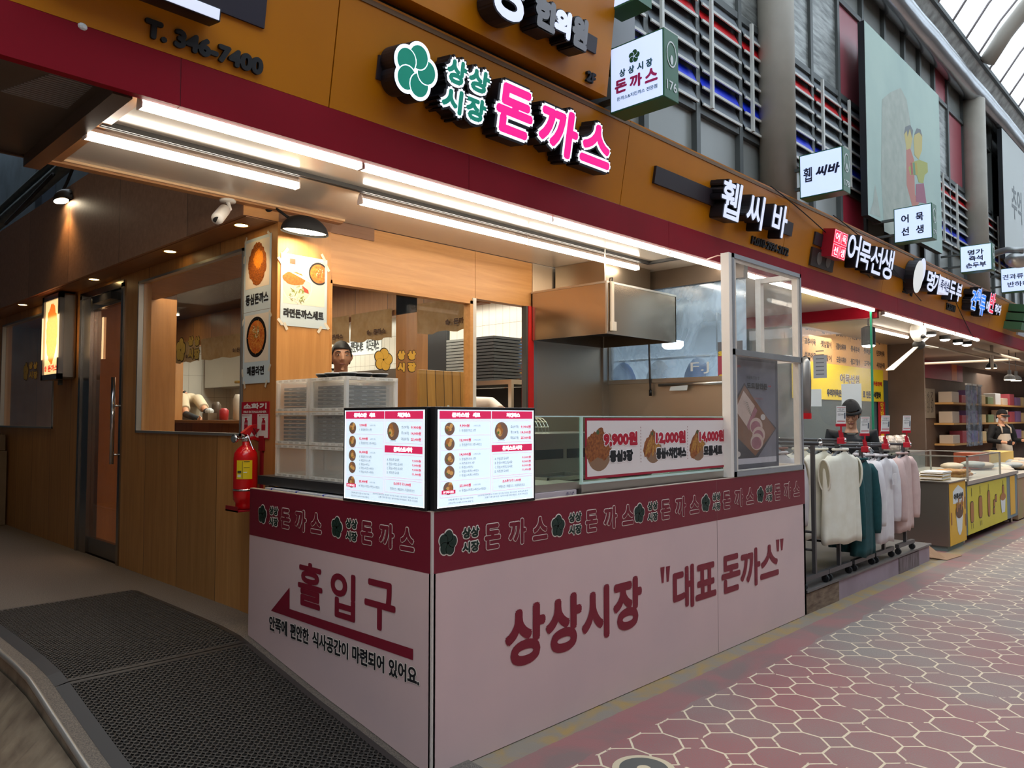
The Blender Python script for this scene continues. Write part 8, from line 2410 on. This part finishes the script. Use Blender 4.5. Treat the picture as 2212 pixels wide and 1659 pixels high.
def head(m, c, fwd, mm, s=1.0, up=(0, 0, 1)):
    """skull, jaw, nose, brow, ears into builder m; returns the local axes"""
    f = V(fwd).normalized(); u = V(up); u = (u - f * u.dot(f)).normalized(); r = f.cross(u)
    c = V(c)
    def L(x, y, z): return c + r * x * s + f * y * s + u * z * s
    n, k = 20, 14
    vs, fs = [], []
    for i in range(k + 1):
        th = math.pi * i / k
        for j in range(n):
            ph = 2 * math.pi * j / n
            x, y, z = math.sin(th) * math.cos(ph), math.sin(th) * math.sin(ph), math.cos(th)
            w = 1.0 if z > -.1 else 1.0 - .40 * ((-z - .1) / .9) ** 1.4     # narrowing to the chin
            yy = y * (.098 if y > 0 else .098) * (w if y < 0 else 1 - .12 * max(0, -z))
            if z < -.2 and y < 0: yy *= .75
            vs.append(L(x * .074 * w, yy, z * .118))
    for i in range(k):
        for j in range(n):
            l_ = (j + 1) % n; fs.append((i * n + j, (i + 1) * n + j, (i + 1) * n + l_, i * n + l_))
    m.add(vs, fs, mm)
    m.tube([L(0, .088, .028), L(0, .105, -.005), L(0, .112, -.024), L(0, .098, -.034)], [.008 * s, .011 * s, .014 * s, .008 * s], mm, 8)
    for sg in (-1, 1):
        m.tube([L(sg * .010, .098, -.030), L(sg * .016, .092, -.030)], .009 * s, mm, 6)
        m.tube([L(sg * .012, .086, .030), L(sg * .032, .084, .036), L(sg * .052, .068, .030)], .010 * s, mm, 6)      # brow ridge
        m.tube([L(sg * .074, -.005, .025), L(sg * .085, -.015, .022), L(sg * .084, -.016, -.008), L(sg * .074, -.002, -.028)], [.009 * s, .011 * s, .010 * s, .007 * s], mm, 8)
        m.tube([L(sg * .040, .060, -.012), L(sg * .045, .045, -.03)], [.020 * s, .022 * s], mm, 8)                      # cheekbones
    m.tube([L(-.018, .088, -.062), L(.018, .088, -.062)], .011 * s, mm, 8)
    m.tube([L(0, .080, -.098), L(0, .086, -.092)], .020 * s, mm, 8)
    return L


def face(t, L, s=1.0, mouth=True, squint=.6):
    for sg in (-1, 1):
        m = MB(); m.tube([L(sg * .020, .0905, .010), L(sg * .032, .0915, .012), L(sg * .045, .0845, .010)], [.002 * s, .0052 * s * squint + .002, .002 * s], EYEW, 8); m.build('eye', t, smooth=True)
        m = MB(); m.ball(L(sg * .032, .0925, .012), (.0048 * s, .0048 * s, .0048 * s), IRIS, 8, 6); m.build('iris', t, smooth=True)
        m = MB(); m.tube([L(sg * .016, .0955, .034), L(sg * .034, .096, .040), L(sg * .055, .080, .034)], [.003 * s, .0045 * s, .002 * s], HAIR, 6); m.build('eyebrow', t, smooth=True)
    if mouth:
        m = MB(); m.tube([L(-.024, .0935, -.060), L(-.008, .1005, -.057), L(.008, .1005, -.057), L(.024, .0935, -.060)], [.002 * s, .0055 * s, .0055 * s, .002 * s], LIPS, 8); m.build('mouth', t, smooth=True)


def hair_cap(t, L, mm, low=-.02, name='hair', back=-.06, grow=1.08):
    m = MB(); n, k = 22, 12
    vs, fs = [], []
    for i in range(k + 1):
        for j in range(n):
            ph = 2 * math.pi * j / n
            y = math.sin(ph)
            lim = (.055 if y > .45 else (low if y > -.2 else back))
            z0_ = lim / .118
            zz = 1 - (1 - z0_) * i / k
            rr = math.sqrt(max(0, 1 - min(1, zz) ** 2)) if abs(zz) <= 1 else 0
            vs.append(L(math.cos(ph) * rr * .074 * (grow + .03), y * rr * .098 * grow, zz * .118 * grow + .004))
    for i in range(k):
        for j in range(n):
            l_ = (j + 1) % n; fs.append((i * n + j, (i + 1) * n + j, (i + 1) * n + l_, i * n + l_))
    m.add(vs, fs, mm); o = m.build(name, t, smooth=True)
    so_ = o.modifiers.new('thickness', 'SOLIDIFY'); so_.thickness = .010
    return o


def person(label, J, skin=SKIN, top=None, trousers=None, fwd=(0, -1, 0), face_on=True, hands=None, hs=1.0, vx=.008, mouth=True, sleeve_to=1.0):
    """J: joints - head, neck, chest, hips, shoulder/elbow/wrist L and R, hip/knee/ankle L and R"""
    J = {k_: V(v_) for k_, v_ in J.items()}
    base = V((J['hips'].x, J['hips'].y, min(J['ankL'].z, J['ankR'].z) - .07))
    t = thing('person', label, 'person', base)
    m = MB()
    L = head(m, J['head'], fwd, skin, hs)
    m.tube([J['head'] - (J['head'] - J['neck']).normalized() * .02, J['neck'], J['neck'] * .7 + J['chest'] * .3], [.052, .056, .075], skin, 12)
    m.tube([J['neck'] * .55 + J['chest'] * .45, J['chest'], J['chest'] * .45 + J['hips'] * .55, J['hips']], [.105, .135, .118, .135], skin, 14)
    for s_ in 'LR':
        m.tube([J['chest'] * .5 + J['sh' + s_] * .5, J['sh' + s_], J['sh' + s_] * .5 + J['el' + s_] * .5, J['el' + s_], J['el' + s_] * .6 + J['wr' + s_] * .4, J['wr' + s_]], [.07, .058, .047, .040, .040, .027], skin, 12)
        m.tube([J['hips'], J['hp' + s_], J['hp' + s_] * .5 + J['kn' + s_] * .5, J['kn' + s_], J['kn' + s_] * .65 + J['ank' + s_] * .35, J['ank' + s_]], [.11, .092, .075, .055, .056, .036], skin, 12)
        ft = J['ank' + s_]; fd = V((fwd[0], fwd[1], 0)).normalized()
        m.tube([ft - fd * .05 - V((0, 0, .03)), ft + fd * .05 - V((0, 0, .04)), ft + fd * .15 - V((0, 0, .05))], [.036, .036, .025], skin, 10)
        dv = (J['wr' + s_] - J['el' + s_]).normalized()
        if hands: dv = (dv + V(hands) * .6).normalized()
        hand(m, J['wr' + s_], dv, (0, 0, 1) if abs(dv.z) < .7 else fwd, skin)
    remesh(m.build('body', t, smooth=True), vx)
    if top is not None:
        m = MB(); g_ = .022
        m.tube([J['neck'] * .62 + J['chest'] * .38, J['neck'] * .35 + J['chest'] * .65, J['chest'], J['chest'] * .45 + J['hips'] * .55, J['hips'], J['hips'] * 1.12 - J['chest'] * .12], [.085, .125 + g_, .140 + g_, .130 + g_, .142 + g_, .145 + g_], top, 16)
        for s_ in 'LR':
            e_ = J['el' + s_] * (1 - max(0, sleeve_to - .5) * 2) + J['wr' + s_] * max(0, sleeve_to - .5) * 2 if sleeve_to > .5 else J['sh' + s_] * (1 - sleeve_to * 2) + J['el' + s_] * sleeve_to * 2
            pts = [J['chest'] * .55 + J['sh' + s_] * .45, J['sh' + s_], J['sh' + s_] * .5 + J['el' + s_] * .5] + ([J['el' + s_], e_] if sleeve_to > .5 else [])
            if sleeve_to <= .5: pts[-1] = e_
            m.tube(pts, [.095, .075, .066, .058, .045][:len(pts)], top, 14)
        remesh(m.build('jacket' if sleeve_to > .9 else 'shirt', t, smooth=True), .010)
    if trousers is not None:
        m = MB()
        for s_ in 'LR':
            m.tube([J['hips'], J['hp' + s_], J['kn' + s_], J['ank' + s_] + V((0, 0, .02))], [.135, .112, .078, .062], trousers, 14)
        remesh(m.build('trousers', t, smooth=True), .012)
        for s_ in 'LR':
            fd = V((fwd[0], fwd[1], 0)).normalized(); ft = J['ank' + s_]
            m = MB(); m.tube([ft - fd * .06 - V((0, 0, .03)), ft + fd * .06 - V((0, 0, .035)), ft + fd * .17 - V((0, 0, .045))], [.046, .048, .034], BLACKP, 12); m.build('shoe', t, smooth=True)
    if face_on: face(t, L, hs, mouth)
    return t, L, J


def stand(x, y, z, H, yaw, lean=0.0, arms=None):
    """an upright joint set facing yaw (radians from +x)"""
    f = V((math.cos(yaw), math.sin(yaw), 0)); r = V((f.y, -f.x, 0)); o = V((x, y, z)); k = H / 1.72
    def q_(a, b, c): return o + r * a * k + f * (b + lean * max(0, c - .95)) * k + V((0, 0, c * k))
    J = {'head': q_(0, .03, 1.60), 'neck': q_(0, 0, 1.44), 'chest': q_(0, 0, 1.25), 'hips': q_(0, 0, .93)}
    for s_, sg in (('L', -1), ('R', 1)):
        J['sh' + s_] = q_(sg * .19, 0, 1.37); J['el' + s_] = q_(sg * .24, .02, 1.08); J['wr' + s_] = q_(sg * .22, .14, .88)
        J['hp' + s_] = q_(sg * .10, 0, .88); J['kn' + s_] = q_(sg * .11, .02, .49); J['ank' + s_] = q_(sg * .11, -.01, .075)
    return J, f, r


DKT = mat('dark_navy_tee', '#17151c', .8); DTR = mat('dark_trousers', '#1e1d20', .85)
# man behind the serving window
hc = P(737, 772, 1, 2.62)
yaw = math.atan2(CAM.y - hc.y, CAM.x - hc.x) + .12
J, f_, r_ = stand(hc.x - .03 * math.cos(yaw), hc.y - .03 * math.sin(yaw), .30, (hc.z - .30) / 1.60 * 1.72, yaw)
t, L, J = person('person in a dark top with short black hair standing behind the serving window', J, top=DKT, trousers=DTR, fwd=tuple(f_), sleeve_to=.5)
hair_cap(t, L, HAIR, .005, back=-.05, grow=1.10)
# cook bent over the pass
hd_ = P(379, 842, 0, 2.42)
Jb = {'head': hd_, 'neck': P(393, 851, 0, 2.42), 'chest': P(407, 872, 0, 2.46), 'hips': P(402, 940, 0, 2.55)}
f_ = V((-.55, -.45, -.6)).normalized()
Jb['shL'] = P(395, 860, 0, 2.32); Jb['elL'] = P(402, 895, 0, 2.20); Jb['wrL'] = P(430, 906, 0, 2.15)
Jb['shR'] = P(428, 863, 0, 2.50); Jb['elR'] = P(446, 889, 0, 2.42); Jb['wrR'] = P(474, 900, 0, 2.28)
hp_ = V(Jb['hips'])
for s_, sg in (('L', -1), ('R', 1)):
    Jb['hp' + s_] = hp_ + V((.0, sg * .10, -.06)); Jb['kn' + s_] = V((hp_.x + .02, hp_.y + sg * .11, .80)); Jb['ank' + s_] = V((hp_.x + .04, hp_.y + sg * .11, .375))
OAT = mat('oatmeal_tee', '#c7b79c', .9)
t, L, Jb = person('person in an oatmeal tee bending over the kitchen pass behind the side window', Jb, top=OAT, trousers=DTR, fwd=tuple(f_), face_on=False, sleeve_to=.36)
hair_cap(t, L, HAIR, -.04, back=-.09, grow=1.12)
m = MB()
for s_ in 'LR': m.tube([Jb['el' + s_], Jb['wr' + s_]], [.045, .035], mat('dark_sleeve_cover', '#1f2126', .7), 12)
m.build('sleeve_cover', t, smooth=True)
m = MB(); pa, pb = Jb['chest'], Jb['hips']
m.tube([pa + V((-.03, -.02, .03)), pa * .5 + pb * .5 + V((-.045, -.02, 0)), pb + V((-.05, -.02, -.02)), pb + V((-.05, -.02, -.35))], [.13, .148, .165, .19], mat('taupe_apron', '#8c7c66', .9), 16); remesh(m.build('apron', t, smooth=True), .012)
m = MB(); m.tube([Jb['neck'] + V((-.03, .0, .0)), Jb['shR'] * .4 + Jb['neck'] * .6 + V((-.05, 0, .065)), Jb['chest'] + V((-.13, 0, .06))], .014, mat('dark_strap', '#2a2626', .7), 8); m.build('apron_strap', t, smooth=True)
# cook whose white shoulder shows in the kitchen doorway
Jc = {'head': V((2.26, 3.06, 1.56)), 'neck': V((2.30, 2.94, 1.59)), 'chest': V((2.36, 2.74, 1.52)), 'hips': V((2.55, 2.80, 1.22))}
Jc['shL'] = V((2.26, 2.52, 1.62)); Jc['elL'] = P(1062, 872, 1, 2.25); Jc['wrL'] = P(1083, 888, 1, 2.10)
Jc['shR'] = V((2.44, 2.95, 1.58)); Jc['elR'] = V((2.36, 3.1, 1.34)); Jc['wrR'] = V((2.3, 2.95, 1.2))
for s_, sg in (('L', -1), ('R', 1)):
    Jc['hp' + s_] = V((2.55, 2.8 + sg * .1, 1.15)); Jc['kn' + s_] = V((2.53, 2.8 + sg * .11, .76)); Jc['ank' + s_] = V((2.55, 2.8 + sg * .11, .375))
t, L, Jc = person('person in a white top leaning over a bench inside the kitchen doorway', Jc, top=mat('white_kitchen_top', '#d8d0c4', .85), trousers=DTR, fwd=(-.5, .5, -.6), face_on=False, sleeve_to=.95)
hair_cap(t, L, HAIR, -.04, back=-.09, grow=1.12)
# vendor with beanie looking down behind the racks
hc = P(1838, 894, 1, .68)
yaw = math.atan2(-.35, -1.0)
J, f_, r_ = stand(hc.x + .06, hc.y + .02, .182 if hc.x < 6.8 else 0.0, 1.68, yaw)
dz = hc.z - J['head'].z
for k_ in J:
    if k_[:2] not in ('kn', 'an', 'hp'): J[k_] = J[k_] + V((0, 0, dz))
J['head'] = hc
for s_ in 'LR': J['hp' + s_] = J['hips'] + r_ * (.1 if s_ == 'R' else -.1) - V((0, 0, .05)); J['kn' + s_] = (J['hp' + s_] + J['ank' + s_]) / 2 + f_ * .03
fh_ = (f_ * .9 + V((0, 0, -.45))).normalized()
J['shL'] += r_ * -.03; J['shR'] += r_ * .03
t, L, J = person('person in a black jacket and dark knitted beanie looking down behind the clothes racks', J, top=mat('black_jacket', '#101013', .75), trousers=DTR, fwd=tuple(fh_), sleeve_to=1.0, hs=1.1)
hair_cap(t, L, mat('dark_grey_knit', '#2f2d2c', .95, noise='#252322', scale=40), .01, name='beanie', back=-.03, grow=1.28)
m = MB(); m.tube([L(.088 * math.cos(a), .110 * math.sin(a), .036 + .012 * math.sin(a)) for a in [i * 2 * math.pi / 20 for i in range(21)]], .019, mat('dark_grey_knit'), 8, False); m.build('beanie_cuff', t, smooth=True)
hair_cap(t, L, HAIR, -.035, back=-.075, grow=1.06)
m = MB()
for sg in (-1, 1): m.ring(Fr(L(sg * .033, .104, .004), L(1, 0, 0) - L(0, 0, 0), L(0, 0, 1) - L(0, 0, 0)), 0, 0, .020, .0225, -.001, .001, mat('thin_spectacle_rim', '#5a4030', .4), 16); m.tube([L(sg * .055, .10, .006), L(sg * .078, .0, .015)], .0015, mat('thin_spectacle_rim'), 5)
m.build('spectacles', t)
# masked vendor far right
hc = P(2162, 899, 1, 1.20)
yaw = math.atan2(-.75, -.75)
J, f_, r_ = stand(hc.x, hc.y, 0.0, hc.z / 1.60 * 1.72, yaw)
for s_, px_, py_ in (('L', 2118, 955), ('R', 2186, 955)):
    pass
wz = .98
J['wrL'] = J['hips'] + r_ * -.34 + f_ * .22 + V((0, 0, .16)); J['wrR'] = J['hips'] + r_ * .10 + f_ * .32 + V((0, 0, .12)); J['elL'] = J['shL'] + r_ * -.10 + V((0, 0, -.27)); J['elR'] = J['shR'] + r_ * .10 + V((0, 0, -.27)) + f_ * .05
t, L, J = person('person in a black cap, face mask and beige apron behind the far stall', J, top=mat('black_sweater', '#0c0c0f', .85), trousers=DTR, fwd=tuple((f_ + V((0, 0, -.2))).normalized()), sleeve_to=.85, mouth=False)
hair_cap(t, L, BLKC, .03, name='cap', back=-.05, grow=1.25)
m = MB(); m.add([L(.085 * math.cos(a), .09 + .085 * math.sin(a) * 1.0, .042 - .02 * math.sin(a)) for a in [math.pi * i / 12 for i in range(13)]] + [L(.085 * math.cos(a), .09 + .085 * math.sin(a) * 1.0, .034 - .02 * math.sin(a)) for a in [math.pi * i / 12 for i in range(13)]], [tuple(range(13)), tuple(range(13, 26))[::-1]] + [(i, i + 1, i + 14, i + 13) for i in range(12)], BLKC); m.build('cap_brim', t)
m = MB(); m.ball(L(0, .055, -.045), (.062, .055, .05), mat('pale_pink_mask', '#c9aca6', .8), 14, 10); m.build('face_mask', t, smooth=True)
APR = mat('beige_apron', '#b5a695', .9)
m = MB(); pa, pb = J['chest'], J['hips']
m.tube([pa + f_ * .05 + V((0, 0, -.02)), pa * .5 + pb * .5 + f_ * .06, pb + f_ * .06, pb + f_ * .06 + V((0, 0, -.4))], [.125, .14, .155, .17], APR, 16); remesh(m.build('apron', t, smooth=True), .012)
for sg in (-1, 1):
    m = MB(); m.tube([pa + f_ * .17 + r_ * sg * .09 + V((0, 0, -.0)), pa + f_ * .15 + r_ * sg * .09 + V((0, 0, .10)), J['neck'] + r_ * sg * .07 + f_ * .03 + V((0, 0, .0))], .014, APR, 8); m.build('apron_strap', t, smooth=True)
for s_ in 'LR':
    m = MB(); hand(m, J['wr' + s_], (J['wr' + s_] - J['el' + s_]).normalized(), (0, 0, 1), mat('black_glove', '#15151c', .5), 1.18); remesh(m.build('glove', t, smooth=True), .007)


# ================================================================ clutter of the far stalls
VC = glass('blue_vinyl_curtain', (.70, .80, .92, 1), haze=.35, hazecol=(.45, .55, .68, 1), rough=.1, streak=True)
for i, (px_, l) in enumerate(((2088, 'blue vinyl curtain strip nearest the calendar'), (2100, 'second blue vinyl curtain strip from the calendar'), (2112, 'third blue vinyl curtain strip from the calendar'))):
    a_ = P(px_, 850, 1, 1.9)
    m = MB(); vs, fs = [], []
    for k_ in range(9):
        x_ = a_.x + .035 * k_; y_ = 1.9 + .03 * math.sin(k_ * 1.6 + i); vs += [(x_, y_, .9), (x_, y_, 2.2)]
    for k_ in range(8): fs.append((2 * k_, 2 * k_ + 2, 2 * k_ + 3, 2 * k_ + 1))
    m.add(vs, fs, VC); m.box((a_.x - .03, 1.88, 2.2), (a_.x + .33, 1.92, 2.24), ALU); tag(m.build('vinyl_curtain', smooth=False), l, 'curtain', 'vinyl curtain strips')
t = thing('goods_shelf', 'wooden wall shelf of small boxes behind the masked vendor', 'shelf', (19, 2.4, 1))
m = MB()
for z_ in (.9, 1.35, 1.8): m.box((16.5, 2.2, z_), (26, 2.59, z_ + .04), mat('shelf_plank', '#c79a5c', .6))
m.build('plank', t)
GC = ['#c9b9a8', '#b04a58', '#8a6aa0', '#d8c090', '#7a8f6a', '#cfd2d6']
rn = random.Random(21)
for i in range(36):
    x_ = 16.6 + (i % 12) * .78; z_ = (.94, 1.39, 1.84)[i // 12]; h_ = rn.uniform(.16, .32)
    m = MB(); m.box((x_, 2.25, z_), (x_ + .55, 2.52, z_ + h_), mat('shelf_box_%d' % (i % 6), GC[i % 6], .5)); tag(m.build('goods_box', bevel=.01), 'small coloured box on the wooden wall shelf far behind the masked vendor', 'box', 'boxes on the far wall shelf')
t = thing('steel_pipe_frame', 'pale pipes running under the stall ceiling below the maroon band', 'pipe', (13, .8, 2.6))
for a_, b_, r_ in (((12.0, .75, 2.62), (24, .75, 2.62), .03), ((12.0, 1.3, 2.68), (24, 1.3, 2.68), .02), ((13.2, .75, 2.35), (13.2, .75, 2.757), .025), ((15.2, .75, 2.62), (15.2, 2.6, 2.62), .025)):
    m = MB(); m.tube([a_, b_], r_, mat('pale_pipe', '#a59a8c', .5), 8); m.build('pipe', t, smooth=True)
for i, (x_, y_, c_) in enumerate(((23.0, 1.1, '#c98a4a'), (17.3, .5, '#b9a58e'), (18.4, .6, '#a06a48'), (19.4, .5, '#cfc4b4'), (20.4, .6, '#8f9a78'))):
    m = MB(); m.box((x_, y_ - .4, 0), (x_ + .8, y_ + .4, .62 + .08 * (i % 3)), mat('stall_crate_%d' % i, c_, .7)); tag(m.build('goods_crate', bevel=.02), ['tan crate', 'beige crate', 'brown crate', 'pale crate', 'greenish crate'][i] + ' of goods standing at the far right edge of the stalls', 'crate')

# ---------------------------------------------------------------- pieces that belong to a part hang under that part
def base(n): return n.split('.')[0]


PAIRS = {'lettering': ('card', 'sheet', 'plate', 'board', 'lit_panel', 'lit_face', 'yellow_print', 'box'), 'picture': ('sheet', 'lit_face'), 'printed_mark': ('cloth_sheet',), 'tape': ('sheet',), 'arrow': ('plate',), 'pictogram': ('plate',),
         'menu_lettering': ('screen_face',), 'menu_picture': ('screen_face',), 'set_label': ('screen_face',), 'gauge': ('valve',), 'safety_pin': ('valve',), 'diffuser': ('housing',), 'lit_lens': ('housing',),
         'banner_lettering': ('banner_sheet',), 'banner_picture': ('banner_sheet',), 'label_sticker': ('cylinder',), 'card': ('card_holder',), 'medal': ('plate',), 'sticker': ('board',), 'lit_panel': ('shade',), 'lens': ('camera_body', 'trim_ring'),
         'printed_board': ('sheet',), 'printed_meat': ('sheet',), 'mural_rock': ('board',), 'mural_child': ('board',), 'mural_tower': ('board',), 'house_number': ('sign_case',), 'line_emblem': ('sign_case',), 'beanie_cuff': ('beanie',), 'cap_brim': ('cap',), 'chest_pocket': ('body',), 'control_slot': ('fryer_body',)}
for root in [o for o in COL.objects if o.parent is None and o.children]:
    kids = list(root.children)
    byb = {}
    for k_ in kids: byb.setdefault(base(k_.name), k_)
    for k_ in kids:
        for tgt in PAIRS.get(base(k_.name), ()):
            if tgt in byb and byb[tgt] is not k_ and not k_.children and byb[tgt].parent is root:
                k_.parent = byb[tgt]
                break
